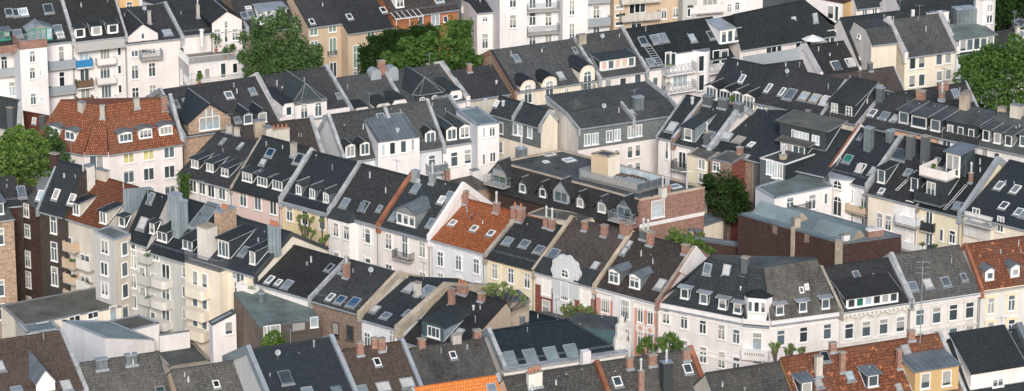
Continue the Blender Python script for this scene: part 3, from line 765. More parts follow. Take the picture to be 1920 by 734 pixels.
h = House('terraced_house', 'dark red and white house with a round shell shaped gable at its eave', ROWB, (305, 785), (632, 872), [(505, 502)], 'L', 'brickred', 'brown', group=G_T)
M8 = h
h.par('L', 'stonecap', .5, .3)
h.sky([(405, 697)], 1.2, 1.5)
h.chim((577, 560), .7, .6, 1.1, 'brick'); h.chim((685, 590), .8, .7, 1.3, 'brick')
tile(900, 484)
h.sky([(635, 45)], .8, 1.1)
h.eave_strip(.35, .35, 'stucco'); h.strip('frieze', .02, h.L - .02, h.ze - 1.55, 1.15, .04, 'white')
F = h.fr
for p, w in (((365, 150), 1.15), ((580, 210), 1.2)):
    h.win([p], w, 2.3, 'eight', 1)
    a, z = F.pick(q(p)); m = MB()
    m.box(F, a - w / 2 - .16, a + w / 2 + .16, -.06, .02, z - 1.45, z + 1.3, 'stucco'); m.build('window_surround', h.rt)
h.win([(365, 278)], 1.15, 2.0, 'eight', 2, 3.7); h.win([(588, 335)], 1.2, 2.0, 'eight', 2, 3.7)
# white projecting bay with the round scalloped gable
a0, z = F.pick(q((412, 170))); a1, _ = F.pick(q((522, 200)))
m = MB(); m.box(F, a0, a1, -.35, .02, 3.2, h.ze - .1, 'white_cool'); m.build('bay_front', h.rt)
FB = Frame(F.pt(0, -.35, 0), F.u)
h.win([(468, 182)], 1.1, 2.2, 'eight', 1, fr=FB); h.win([(472, 300)], 1.1, 2.2, 'eight', 2, 3.7, fr=FB)
ac, zc = FB.pick(q((471, 78)))
m = MB(); n = 40
pts = []
for i in range(n):
    a = 2 * pi * i / n; r = 1.95 * (1 + .035 * (1 if i % 4 < 2 else -1)); pts.append(FB.pt(ac + r * cos(a), -.06, zc + r * sin(a)))
m.prism(pts, F.w * .4, 'disc')
m.box(FB, ac - 1.75, ac + 1.75, -.08, .32, zc - 2.9, zc - .6, 'disc')
g = m.build('round_gable', h.rt)
m = MB()
for rr, e in ((1.66, .07), (1.25, .05), (.85, .06)):
    for i in range(n):
        b0, b1 = 2 * pi * i / n, 2 * pi * (i + 1) / n
        m.prism([FB.pt(ac + r * cos(b), -.10, zc + r * sin(b)) for r, b in ((rr, b0), (rr, b1), (rr - e, b1), (rr - e, b0))], F.w * .06, 'lightgrey')
m.build('moulding_ring', g)
put_window(FB, g, ac, -.075, zc - .1, 1.0, 1.0, 'archcross', sub=False)
for x in (-1, 1):
    m = MB(); x0 = a0 - 2.6 if x < 0 else a1 + .2
    m.prism([F.pt(x0, -.5, h.ze + .1), F.pt(x0 + 2.4, -.5, h.ze + .1), F.pt(x0 + 2.2, 1.0, h.ze + 1.35), F.pt(x0 + .2, 1.0, h.ze + 1.35)], (0, 0, .12), 'tealslate'); m.build('eave_canopy', h.rt)
tile(900, 484)
h = House('terraced_house', 'salmon pink house with white bay and two white framed dormers holding flowers', ROWB, (640, 158), (983, 240), [(835, -133)], 'L', 'salmon', 'brown', group=G_T, endw='pinkwhite')
M9 = h
h.par('L', 'stonecap', .5, .3); h.par('R', 'capconc', .45, .3, body='brick')
h.eave_strip(.45, .35, 'stucco'); h.strip('frieze', 0, h.L, h.ze - 1.3, .85, .05, 'stucco')
for p in ((738, 140), (852, 168)): h.dormer(p, 1.5, 1.45, 'gable', 1, rise=.3, style='cross', roofm='zincdark', cheek='zincdark', frontm='framewhite')
h.sky([(995, 147)], 1.0, 1.4)
tile(900, 240)
h.sky([(795, 683), (822, 642)], .6, .9)
h.chim((792, 585), .9, .8, 1.7, 'brick'); h.chim((818, 592), .7, .8, 1.5, 'brick'); h.chim((938, 640), .9, .7, 1.6, 'brick'); h.chim((912, 605), 1.5, .9, 1.0, 'darkgrey', pipe=2); h.chim((1133, 690), 1.0, .7, 1.1, 'brick')
tile(900, 484)
F = h.fr
a0, z = F.pick(q((742, 250))); a1, _ = F.pick(q((850, 280)))
m = MB(); m.box(F, a0, a1, -.4, .02, 2.5, h.ze - .3, 'white'); m.build('bay_front', h.rt)
FB = Frame(F.pt(0, -.4, 0), F.u)
h.win([(800, 282), (803, 440)], 1.2, 2.2, 'eight', 1, fr=FB)
h.win([(692, 250)], 1.25, 2.2, 'eight', 1); h.win([(885, 305), (940, 318)], .85, 2.1, 'cross', 1); h.win([(885, 445), (940, 462)], .85, 2.0, 'cross', 2, 3.7)
for p in ((690, 320), (885, 385), (938, 398)):
    a, z = F.pick(q(p)); m = MB(); m.box(F, a - .6, a + .6, -.06, .02, z - .5, z + .5, 'stucco'); m.build('parapet_panel', h.rt)
    m = MB(); m.prism([F.pt(a + .3 * cos(i * pi / 4), -.1, z + .3 * sin(i * pi / 4)) for i in range(8)], F.w * .06, 'peach'); m.build('rosette', h.rt)

# ------------------------------------------------------------------ a polygonal roof house (corner houses)
class PolyHouse(Feat):
    def __init__(s, name, label, eave, z, upper, zr, wall, roofs, deck='bitumen', D=9.0, cat='house', group=None, ov=.3, z0=0, gut='zinc', back=None, deckf=.6):
        s.E = [at(q(p), z) for p in eave]; s.Q = [at(q(p), zr) for p in upper]; n = len(s.E); s.ze = z
        c = sum(s.E, V((0, 0, 0))) / n
        d0 = (s.E[1] - s.E[0]).normalized(); d1 = (s.E[-1] - s.E[-2]).normalized()
        w0, w1 = V((-d0.y, d0.x, 0)), V((-d1.y, d1.x, 0))
        bk = [s.E[-1] + w1 * D, s.E[0] + w0 * D] if back is None else [at(q(p), z) for p in back]
        s.rt = root(name, label, cat, V((c.x, c.y, z0)), group)
        m = MB(); ring = s.E + bk
        for i in range(len(ring)):
            a, b = ring[i], ring[(i + 1) % len(ring)]
            m.poly([V((a.x, a.y, z0)), V((b.x, b.y, z0)), b, a], wall)
        m.build('wall', s.rt)
        s.frames = []; r = MB(); g = MB()
        for i in range(n - 1):
            a, b = s.E[i], s.E[i + 1]; fr = Frame(a, b - a)
            qa, qb = s.Q[i], s.Q[i + 1]; t = ((qa - a).dot(fr.w) + (qb - a).dot(fr.w)) / 2
            fr.prof = [(0, z + .12), (t, zr + .12)]; fr.L = (b - a).length; s.frames.append(fr)
            o = -fr.w * ov - V((0, 0, ov * (zr - z) / max(t, .5)))
            r.prism([a + o, b + o, qb, qa], (0, 0, .14), roofs[i])
            if gut: g.prism([a + o - fr.w * .16, b + o - fr.w * .16, b + o, a + o], (0, 0, .13), gut)
            print(label[:20], 'edge', i, 'L %.1f t %.1f yaw %.0f' % (fr.L, t, math.degrees(fr.yaw)))
        lift = V((0, 0, .10)); bq = [V((p.x, p.y, zr)) for p in bk]
        r.prism([p + lift for p in s.Q] + [s.Q[-1].lerp(bq[0], deckf) + lift, s.Q[0].lerp(bq[1], deckf) + lift], (0, 0, .1), deck)
        # ends and back
        r.prism([s.E[-1], bk[0], s.Q[-1].lerp(bq[0], deckf), s.Q[-1]], (0, 0, .12), roofs[-1]); r.prism([bk[1], s.E[0], s.Q[0], s.Q[0].lerp(bq[1], deckf)], (0, 0, .12), roofs[0])
        r.prism([bk[0], bk[1], s.Q[0].lerp(bq[1], deckf), s.Q[-1].lerp(bq[0], deckf)], (0, 0, .12), roofs[0])
        s.roof = r.build('roof', s.rt)
        if gut: g.build('gutter', s.rt)
        s.fr = s.frames[0]
tile(1230, 460, 3.0575)
CH = PolyHouse('corner_house', 'large white corner house with little angled turret bay and zinc topped dormers', [(12, 318), (500, 412), (655, 425), (1055, 372)], 14.0, [(318, 78), (540, 130), (620, 140), (925, 90)], 19.0, 'white', ['dark', 'dark', 'lichen'], 'felt', D=10, deckf=.08)
h = CH
fB, fC, fA = h.frames
for fr in h.frames:
    for z, hh, pj in ((13.35, .5, .3), (12.7, .2, .12), (8.6, .25, .14), (9.2, .12, .08), (4.8, .25, .14)):
        m = MB(); m.box(fr, .0, fr.L, -pj, .02, z, z + hh, 'white'); m.build('cornice' if z > 13 else 'string_course', h.rt)
for p in ((165, 308), (274, 338), (382, 368), (468, 393)): h.dormer(p, 1.05, 1.25, 'shed', fr=fB, k=.12, roofm='zinc', ov=.3, style='x')
for p in ((708, 402), (840, 384), (970, 366)): h.dormer(p, 1.05, 1.25, 'shed', fr=fA, k=.12, roofm='zinc', ov=.3, style='x')
h.sky([(296, 135), (407, 143)], .9, 1.2, fr=fB); h.sky([(832, 258), (862, 240)], .5, .7, fr=fA, frm='framewhite')
h.chim((512, 140), .9, .8, 1.6, 'darkgrey', cap='capconc', fr=fB)
h.vent([(485, 262)], fr=fB)
h.vent([(680, 190), (720, 180), (770, 195), (820, 190), (680, 235), (740, 225), (810, 165), (890, 190), (905, 250), (935, 205)], .16, .12, 'bark', fr=fA)
h.win([(60, 408), (163, 437), (270, 466), (377, 497), (462, 522)], .9, 1.7, 'tee', 1, fr=fB); h.win([(163, 590), (272, 628), (378, 657), (462, 685)], .9, 1.9, 'tee', 2, 3.8, fr=fB)
h.win([(580, 550)], 1.1, 2.0, 'transom', 1, fr=fC, pan='panepale'); h.win([(580, 680)], 1.1, 1.5, 'transom', 1, fr=fC)
h.win([(714, 530), (844, 512), (980, 494)], 1.0, 1.8, 'transom', 1, fr=fA); h.win([(720, 690)], 1.0, 1.9, 'transom', 1, fr=fA)
# turret storey over the chamfer
a0, z0_ = fC.pick(q((520, 400))); a1, _ = fC.pick(q((660, 412)))
m = MB(); zt = 16.35
pts = [(-.05, .7), (.5, -.15), (fC.L - .5, -.15), (fC.L + .05, .7), (fC.L - .2, 2.6), (.2, 2.6)]
m.prism([fC.pt(x, t, 13.6) for x, t in pts], (0, 0, zt - 13.6), 'white'); tu = m.build('turret', h.rt)
m = MB(); ex = [(fC.L / 2 + (x - fC.L / 2) * 1.07, .9 + (t - .9) * 1.1) for x, t in pts]; ap = fC.pt(fC.L / 2, 1.3, zt + .85)
for i in range(6):
    j = (i + 1) % 6; m.poly([fC.pt(*ex[i], zt), fC.pt(*ex[j], zt), ap], 'dark')
m.poly([fC.pt(x, t, zt) for x, t in ex[::-1]], 'zinc'); m.build('turret_roof', tu)
F5 = Frame(fC.pt(0, -.15, 0), fC.u)
for x in (.26, .5, .74): put_window(F5, tu, fC.L * x, -.012, 15.35, .5 if x != .5 else .6, 1.2, 'x', sub=False)
# balustrade balcony on the chamfer
a, z = fC.pick(q((575, 612))); m = MB(); m.box(fC, .0, fC.L, -.75, .02, z - .75, z + .35, 'white'); ob = m.build('balcony', h.rt)
m = MB()
for i in range(9): m.box(fC, fC.L * (.12 + .085 * i), fC.L * (.12 + .085 * i) + .13, -.765, -.74, z - .18, z + .12, 'pane')
m.build('balustrade_opening', ob)

# white gable of the rear volume of the salmon house, seen above the corner house roof
F = M9.fr; L = M9.L; pts = [F.side(q(p), L) for p in ((125, 150), (222, 3), (300, 97), (215, 200))]
m = MB(); m.prism([F.pt(L + .02, t, z) for t, z in pts], F.u * .25, 'white'); m.build('rear_gable', M9.rt)

# polygon blocks (flat roofs) from three visible top corners
class PolyBlock(Feat):
    def __init__(s, name, label, l, c, r, z, z0=0.0, wall=('white', 'white'), top='bitumen', cop='zinc', cat='building', group=None, hcop=.18, copw=.3, back=None, zs=None):
        zs = zs or (z, z, z)
        s.l, s.c, s.r = [at(q(p), zz) for p, zz in zip((l, c, r), zs)]
        b = at(q(back), z) if back else s.l + (s.r - s.c)
        s.fr = Frame(s.c, s.r - s.c); s.lf = Frame(s.l, s.c - s.l); s.z = z
        s.LR = (V((s.r.x, s.r.y, 0)) - V((s.c.x, s.c.y, 0))).length; s.LL = (V((s.l.x, s.l.y, 0)) - V((s.c.x, s.c.y, 0))).length
        print('%-34s LR=%.1f yaw %.0f LL=%.1f yaw %.0f z=%.1f y=%.0f' % (label[:34], s.LR, math.degrees(s.fr.yaw), s.LL, math.degrees(s.lf.yaw), z, s.c.y))
        ring = [s.l, s.c, s.r, b]; g = sum(ring, V((0, 0, 0))) / 4
        s.rt = root(name, label, cat, V((g.x, g.y, z0)), group)
        m = MB()
        for i in range(4):
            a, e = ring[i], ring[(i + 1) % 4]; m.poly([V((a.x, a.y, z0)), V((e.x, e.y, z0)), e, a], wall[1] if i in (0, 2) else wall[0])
        m.build('wall', s.rt)
        t = MB(); t.prism([p - V((0, 0, .02)) for p in ring], (0, 0, .1), top); s.roof = t.build('roof', s.rt)
        s.ring = ring
        s.fr.prof = [(0, z + .08), (60, z + .08 + (0 if zs[0] == zs[1] else (zs[0] - zs[1]) / s.LL * 60))]
        if cop:
            k = MB()
            for i in range(4):
                a, e = ring[i], ring[(i + 1) % 4]; d = e - a; n_ = V((-d.y, d.x, 0)).normalized()
                k.prism([a - n_ * .06, e - n_ * .06, e + n_ * copw, a + n_ * copw], (0, 0, hcop), cop)
            k.build('coping', s.rt)
# ================================================================== terrace right of the corner house
tile(1420, 484)
ROWR = plane((455, 291), (1468, 142), 14.0)
G_R = 'terraced houses right of the corner house'
h = House('terraced_house', 'ornate grey white house with long shed dormer of six windows', ROWR, (458, 291), (838, 241), [(730, 8)], 'R', 'stonewhite', 'brownblack', group=G_R)
h.par('L', 'capconc', .4, .3); h.par('R', 'cap', .5, .35); h.eave_strip(.4, .35, 'stucco', dent=.5)
b = h.dormer((632, 258), 6.3, 1.15, 'shed', 0, k=.3, roofm='brownblack', cheek='cheek', frontm='framewhite', ov=.3)
for i, pn in enumerate(('pane', 'panegreen', 'panepale', 'panedark', 'pane', 'panedark')): put_window(h.fr, b[0], b[1] + (i - 2.5) * 1.02, b[2] - .012, b[3] + .55, .95, .98, 'x', pan=pn, sub=False)
h.sky([(545, 96)], .8, 1.1)
h.win([(503, 402), (598, 389), (693, 376), (786, 363)], 1.05, 1.75, 'transom', 1)
F = h.fr
for p in ((503, 402), (598, 389), (693, 376), (786, 363)):
    a, z = F.pick(q(p)); m = MB()
    for i in range(8):
        f0, f1 = i / 8, (i + 1) / 8; zz = lambda f: z + 1.25 + .35 * sin(pi * f) ** 2
        m.prism([F.pt(a - .9 + 1.8 * f0, -.16, zz(f0)), F.pt(a - .9 + 1.8 * f1, -.16, zz(f1)), F.pt(a - .9 + 1.8 * f1, -.16, zz(f1) + .14), F.pt(a - .9 + 1.8 * f0, -.16, zz(f0) + .14)], F.w * .16, 'sooty')
    m.build('window_hood', h.rt)
    m = MB(); m.box(F, a - .5, a + .5, -.06, .02, z + 1.8, z + 2.2, 'stuccocream'); m.build('stucco_panel', h.rt)
    m = MB()
    for i in range(8):
        a0, a1 = pi * i / 8, pi * (i + 1) / 8
        m.prism([F.pt(a + r * cos(x), -.14, z - 3.0 + r * sin(x)) for r, x in ((1.0, a0), (1.0, a1), (.8, a1), (.8, a0))], F.w * .14, 'stonewhite')
    m.build('window_arch', h.rt)
    put_window(F, h.rt, a, -.012, z - 3.2, 1.1, 2.0, 'archcross')
h.course([h.ze - 3.75], .2, .15)
h = House('terraced_house', 'pinkish white house with four small dark skylights in a row', ROWR, (845, 240), (1222, 184), [(738, -8)], 'L', 'pinkwhite', 'greylit', group=G_R)
MR2 = h
h.par('L', 'cap', .55, .4); h.eave_strip(.45, .35, 'white')
h.sky([(855, 158), (938, 143), (1036, 133)], 1.0, 1.2); h.sky([(1136, 108)], .7, 1.0)
h.win([(893, 327), (985, 314), (1077, 299), (1167, 286)], 1.05, 1.85, 'transom', 1, trim='stonewhite'); h.win([(893, 455), (985, 442), (1075, 428), (1166, 415)], 1.05, 1.85, 'transom', 2, 3.7, trim='stonewhite')
for p in ((985, 385), (1077, 370), (1167, 355)):
    a, z = h.fr.pick(q(p)); m = MB(); m.prism([h.fr.pt(a + .55 * cos(i * pi / 5), -.07, z + .28 * sin(i * pi / 5)) for i in range(10)], h.fr.w * .08, 'stonewhite'); m.build('stucco_panel', h.rt)
h = House('terraced_house', 'grey house with yellow window surrounds under an orange roof with two dormers', ROWR, (1232, 174), (1560, 128), [(1145, -65)], 'L', 'lightgrey', 'orangeold', group=G_R)
h.par('L', 'brickcap', .4, .25); h.eave_strip(.4, .3, 'stuccocream')
for p in ((1278, 128), (1418, 108)): h.dormer(p, 1.1, 1.3, 'gable', 1, rise=.3, style='x', cheek='concrete', roofm='zincdark', frontm='framewhite', ww=.75, wh=.85, ov=.2)
h.win([(1285, 262), (1398, 246), (1500, 231)], .95, 1.85, 'tee', 1, trim='stuccocream'); h.win([(1283, 395), (1397, 380), (1500, 365)], .95, 1.85, 'tee', 2, 3.7, trim='stuccocream')

# ================================================================== north side of the lower street: roofs along the bottom of the photo
G_N = 'houses with roofs along the bottom of the photo'
YA = 22.5
def nhouse(label, e1, e2, prof, end, wall, roof, z=13.5, **k):
    pl = pyaw(e1, z, YA) if True else None
    return House('terraced_house', label, pl, e1, e2, prof, end, wall, roof, group=G_N, **k)
def pyawq(p, z, yaw): return pyaw(q(p), z, yaw)
tile(0, 484)
_pyaw = pyaw
h = nhouse('brown tiled house with a white triangular gable dormer, bottom left corner of the photo', (-60, 800), (470, 728), [(340, 412)], 'R', 'beige', 'brownlit', ze=13.5)
h.par('R', 'cap', .5, .3)
b = h.dormer((252, 735), 2.0, 1.0, 'gable', 0, rise=1.35, roofm='zincdark', cheek='cheek', frontm='white', ov=.12)
h.sky([(365, 705), (-5, 600)], 1.1, 1.5); h.sky([(90, 725)], 1.2, .8)
h = nhouse('low grey brown tiled roof with two boxy zinc chimneys', (525, 895), (955, 833), [(868, 527)], 'R', 'sooty', 'greylit', z=11.0)
h.par('R', 'felt', .25, .15)
h.chim((558, 600), 1.5, .8, 1.0, 'zincdark', cap='zinc'); h.chim((722, 575), 1.5, .8, 1.0, 'zincdark', cap='zinc', pipe=1)
h.sky([(880, 728)], 1.0, .8, frm='lead', pan='panedark')
h = nhouse('low brown tiled roof with one tiny skylight left of the big charcoal roof', (1028, 893), (1440, 830), [(938, 627)], 'L', 'beige', 'greylit', z=11.0)
h.sky([(1190, 697)], .7, .9, frm='framewhite', pan='panedark')
tile(450, 484)
h = nhouse('big charcoal roof with pale teal firewalls on both sides and a large framed skylight', (190, 862), (655, 800), [(45, 515)], 'L', 'lightgrey', 'slate', z=13.5)
h.par('L', 'zinc', .6, .6, body='zincseam'); h.par('R', 'zinc', .55, .45, body='zincseam')
h.sky([(250, 660)], 1.3, 1.8, frm='zincdark', pan='panedark'); h.sky([(530, 728)], 1.2, 1.0, frm='steel'); h.sky([(370, 734)], 1.2, 1.0)
h = nhouse('brown tiled house with three brick chimneys along its ridge and pale skylights low down', (672, 782), (1000, 728), [(568, 515)], 'L', 'beige', 'brownlit')
for p in ((660, 528), (778, 505)): h.chim(p, .85, .7, 1.4, 'brick')
h.chim((738, 490), .7, .6, 1.1, 'brick', flash=False)
h.sky([(755, 575)], .7, 1.0, frm='framewhite', pan='panedark'); h.sky([(920, 690), (790, 713), (665, 732)], 1.5, 1.3, frm='lead')
h.par('R', 'zinc', .5, .35)
h = nhouse('weathered grey tiled roof streaked with white lichen, left of the black glazed roof', (1010, 722), (1425, 665), [(932, 510)], 'L', 'beige', 'lichen', z=13.2)
h.chim((1000, 485), .9, .7, .9, 'brick', flash=False); h.chim((1190, 460), 1.2, .7, .9, 'concrete', flash=False); h.chim((1305, 437), .9, .7, .9, 'brick', flash=False)
h.sky([(1172, 537)], .7, .9, frm='framewhite', pan='panedark')
tile(900, 484)
h = nhouse('black glazed tile roof with four closed skylights over an ornate white cornice', (133, 612), (760, 528), [(48, 412)], 'L', 'white', 'blackglaze', z=13.5, gut=False)
B7 = h
h.par('L', 'cap', .55, .45, body='zincseam')
for p in ((162, 556), (277, 543), (391, 530), (502, 515)): h.sky([p], 1.45, 1.75, frm='lead', pan='bitumen_blue')
h.strip('cornice', -.3, h.L + .6, h.ze - .35, .45, .7, 'stucco'); h.strip('gutter', -.3, h.L + .8, h.ze + .1, .25, .95, 'cap'); h.strip('dentil_cornice', -.2, h.L + .4, h.ze - 1.0, .35, .35, 'stucco', dent=.5)
F = h.fr
# steel blue clad upper storey behind the hip, white scalloped gable on the corner
tr_ = h.ridge[0]
# the roof plane ends in a hip on the right, where the clad wall rises
old = h.roof.data; r = MB(); aH = F.pick(q((482, 366)), tr_)[0]; zr_ = h.ridge[1]; o_ = .32; gz = (zr_ - h.ze) / tr_
r.prism([F.pt(0, -o_, h.ze - o_ * gz), F.pt(h.L, -o_, h.ze - o_ * gz), F.pt(h.L, .4, h.ze + .4 * gz), F.pt(aH, tr_, zr_), F.pt(0, tr_, zr_)], (0, 0, .16), 'blackglaze')
r.prism([F.pt(0, tr_, zr_), F.pt(aH, tr_, zr_), F.pt(aH, 2 * tr_, h.ze), F.pt(0, 2 * tr_, h.ze)], (0, 0, .16), 'blackglaze')
h.roof.data = r.mesh('roof', WL[h.rt.name]); bpy.data.meshes.remove(old)
r = MB(); r.tube(F.pt(0, tr_, zr_ + .2), F.pt(aH, tr_, zr_ + .2), .12, 'blackglaze', 6); r.tube(F.pt(aH, tr_, zr_ + .2), F.pt(h.L, .3, h.ze + .3 * gz + .2), .1, 'blackglaze', 6); r.build('ridge_cap', h.roof)
a0, z0_ = F.pick(q((488, 388)), tr_ - .1); a1, z1_ = F.pick(q((750, 376)), .7); zt = (z0_ + z1_) / 2
P1, P2 = F.pt(a0, tr_ - .1, 0), F.pt(a1, .7, 0); fw = Frame(P1, P2 - P1); Lw = (P2 - P1).length
m = MB(); m.prism([fw.pt(0, 0, h.ze - .5), fw.pt(Lw, 0, h.ze - .5), fw.pt(Lw, 3.2, h.ze - .5), fw.pt(0, 3.2, h.ze - .5)], (0, 0, zt - h.ze + .5), 'zincseam' if 0 else 'steel', 'felt')
m.prism([fw.pt(-.1, -.12, zt + .002), fw.pt(Lw + .12, -.12, zt + .002), fw.pt(Lw + .12, 3.3, zt + .002), fw.pt(-.1, 3.3, zt + .002)], (0, 0, .2), 'felt')
n_ = int(Lw / .5)
for i in range(1, n_): m.box(fw, Lw * i / n_ - .02, Lw * i / n_ + .02, -.03, .02, h.ze, zt - .01, 'steel')
m.build('attic_storey', h.rt)
a, z = F.pick(q((775, 530)), .3)
out = [(-.75, 0), (.8, 0), (.75, .7), (.95, 1.2), (.55, 1.6), (.7, 2.3), (.35, 2.7), (.55, 3.3), (.25, 3.6), (.3, 4.1), (0, 4.4), (-.3, 4.1), (-.25, 3.5), (-.55, 3.2), (-.5, 2.2), (-.75, 1.6)]
m = MB(); m.prism([F.pt(a + x, .1, z + y) for x, y in out], F.w * .5, 'stonewhite')
for y in (.9, 2.1, 3.2): m.prism([F.pt(a + .28 * cos(i * pi / 4), -.02, z + y + .28 * sin(i * pi / 4)) for i in range(8)], F.w * .12, 'stonewhite')
m.build('scalloped_gable', h.rt)
m = MB(); P = at(q((583, 532)), 14.6); m.box(Frame(P, F.u), -.45, .45, -.3, .5, 13.4, 15.0, 'white'); m.build('parapet_pier', h.rt)

# ================================================================== south side of the lower street
G_S = 'roofs in the bottom right row'
def shouse(label, r1, r2, wall, roof, zr=18.5, dx=110, dy=280, yaw=YA, d=5.6, rise=4.6, **k):
    k.setdefault('group', G_S)
    e1 = (r1[0] + dx, r1[1] + dy); e2 = (r2[0] + dx, r2[1] + dy)
    # facade plane placed so that the ridge lies at height zr
    P = at(q(r1), zr); u = yawdir(yaw); w = V((-u.y, u.x, 0))
    O = P - w * d; fr = Frame(O, u)
    def proj(X):
        D = X - CAM; f = V((0, cos(PITCH), -sin(PITCH))); up = V((0, sin(PITCH), cos(PITCH))); k_ = D.dot(f)
        return ((960 + FL * D.x / k_ - TO[0]) * TO[2], (367 - FL * D.dot(up) / k_ - TO[1]) * TO[2])
    ze = zr - rise
    a2, _ = fr.pick(q(r2), d)
    E1 = fr.pt(0, 0, ze); E2 = fr.pt(a2, 0, ze)
    return House('terraced_house', label, (O, u), proj(E1), proj(E2), [(d, rise, 0)], 'L', wall, roof, **k)
tile(450, 484)
h = shouse('bright new orange tiled roof at the bottom edge of the photo', (950, 727), (1418, 672), 'cream', 'orangenew', 18.0)
h.par('R', 'cap', .5, .3); h.par('L', 'cap', .3, .2); h.sky([(1385, 720)], 1.0, 1.1)
tile(900, 484)
h = shouse('plain brown grey roof with a pale double chimney right of the bright orange roof', (128, 670), (628, 600), 'beige', 'greylit')
h.chim((280, 700), .9, .8, 1.5, 'stonewhite', pots=2); h.chim((318, 694), .9, .8, 1.6, 'stonewhite', pots=2); h.vent([(288, 728)], .14, .6)
h = shouse('grey brown roof with brick firewalls on both sides, tall pipe and dark metal chimney', (645, 590), (1158, 528), 'beige', 'greylit')
h.par('L', 'brickcap', .55, .45); h.par('R', 'brickcap', .6, .5)
for p in ((822, 598), (947, 582), (1135, 552)): h.chim(p, 1.0 if p[0] != 822 else .8, .7, 1.1, 'brick', pipe=1 if p[0] == 822 else 0)
h.chim((885, 728), .65, .6, 2.4, 'brick', pipe=1); h.chim((1025, 728), 1.0, .8, 3.0, 'darkmetal', cap='metal', pipe=1, flash=False)
h.sky([(755, 682), (1143, 612)], .9, 1.1, frm='framewhite', pan='panedark'); h.vent([(715, 640), (735, 636), (750, 632)], .14, .2, 'bark')
h = shouse('plain grey tiled roof without windows, directly before the white corner house', (1240, 645), (1650, 580), 'sooty', 'greylit', 18.2)
tile(1420, 484)
h = shouse('long mottled orange roof with four chimneys, two little dormers and an ochre dormer room', (128, 560), (1003, 434), 'ochre', 'orangeold')
BO = h
h.par('R', 'cap', .45, .3)
h.chim((335, 640), .85, .7, 2.3, 'sooty', pots=0); h.chim((466, 620), .7, .6, 2.3, 'brick'); h.chim((778, 600), .6, .6, 2.2, 'brick'); h.chim((415, 508), .9, .6, .9, 'brick'); h.chim((845, 445), .9, .6, 1.0, 'brick')
for p in ((270, 750), (635, 710)): h.dormer(p, 1.5, 1.35, 'shed', 1, k=.1, style='x', roofm='zincdark', cheek='cheek', ww=1.1, wh=1.2)
h.sky([(372, 545), (818, 508)], .9, 1.2, frm='lead', pan='panedark'); h.sky([(508, 652), (335, 690), (845, 668)], .9, 1.1, frm='lead', pan='panepale'); h.sky([(778, 715)], .7, .9, frm='lead', pan='panepale')
h.dormer((985, 740), 5.0, 2.6, 'shed', 0, k=.1, roofm='zincdark', cheek='ochre', frontm='ochre', ov=.2, name='dormer_room')
bb = h.rt.children[-1]
F = h.fr
for p in ((923, 675), (1040, 660)):
    a, t, z, g = F.roofpick(q(p)); 
    d0 = [o for o in h.rt.children if o.name.startswith('dormer_room')][0]
    tt = min((V(v.co) + WL[h.rt.name] - F.O).dot(F.w) for v in d0.data.vertices)
    a, z = F.pick(q(p), tt); put_window(F, d0, a, tt - .012, z, 1.15, 1.7, 'x', sub=False)
h.chim((893, 705), .7, .6, 1.8, 'zinc', cap='zinc')
# antenna mast on the ridge
P = F.pt(*F.roofpick(q((895, 470)))[:3]); m = MB(); m.tube(P, P + V((0, 0, 9.0)), .05, 'metal', 5)
for z in (7.6, 8.2, 8.8): m.tube(P + V((-.7, 0, z)), P + V((.7, 0, z)), .025, 'metal', 4)
m.build('antenna', h.roof)
h = shouse('dark roof with broad dormer over white walls in the bottom right corner', (1045, 462), (1440, 402), 'pinkwhite', 'dark', 17.8)
h.par('R', 'zincdark', .8, .8)
h.dormer((1320, 705), 6.2, 1.9, 'shed', 0, k=.55, roofm='dark', cheek='pinkwhite', frontm='pinkwhite', ov=.2, name='dormer_room')
d0 = [o for o in h.rt.children if o.name.startswith('dormer_room')][0]; F = h.fr
tt = min((V(v.co) + WL[h.rt.name] - F.O).dot(F.w) for v in d0.data.vertices)
a, z = F.pick(q((1323, 685)), tt); put_window(F, d0, a, tt - .012, z, 1.3, .9, 'double', sub=False)
h.sky([(1405, 525)], 1.2, 1.7); h.vent([(1120, 495), (1270, 480)], .1, .7)

# ================================================================== near side of the terrace street: low houses
G_F = 'dark roofed houses before the long central row'
tile(450, 484)
ROWF = pyaw((95, 145), 13.5, -38.5)
h = House('terraced_house', 'plain dark roofed white house with three small skylights close together', ROWF, (95, 146), (394, 214), [(585, 20)], 'R', 'white', 'brownblack', group=G_F, gut='zinc')
h.par('R', 'cap', .4, .3)
h.sky([(165, 122)], .7, 1.2, frm='framewhite'); h.sky([(213, 137)], .6, .9, frm='framewhite'); h.sky([(263, 147)], 1.0, 1.3); h.sky([(495, 55)], .7, 1.1, pan='panedark')
h = House('terraced_house', 'dark brick backed house with two blue skylights and one brick chimney', ROWF, (398, 232), (668, 306), [(600, 18)], 'L', 'brickbrown', 'brownblack', group=G_F, endw='sooty')
h.par('R', 'stonecap', .55, .35)
h.sky([(500, 218)], .7, 1.1, frm='framewhite'); h.sky([(555, 232)], 1.0, 1.2, pan='paneblue'); h.sky([(628, 247)], 1.2, 1.5, pan='paneblue'); h.chim((587, 105), .75, .7, 1.9, 'brick', pipe=1); h.sky([(570, 75)], .7, .9, pan='panedark')
h.win([(528, 395), (608, 412)], 1.0, 1.7, 'x', 1, pan='panedark', frm='framedark')
h = House('terraced_house', 'dark roofed pale house with five skylights between two broad cream firewalls', ROWF, (672, 322), (880, 405), [(1135, 165)], 'R', 'white_cool', 'dark', group=G_F)
h.par('R', 'stonecap', .9, .5)
h.sky([(740, 283)], 1.1, 1.2); h.sky([(805, 320)], 1.0, 1.0); h.sky([(925, 305)], .7, 1.0); h.sky([(940, 165)], 1.1, 1.6); h.sky([(1030, 182)], 1.3, 1.7)
h.chim((978, 205), .8, .7, 1.7, 'sooty'); h.win([(840, 440), (703, 450)], .9, 1.7, 'cross', 1)
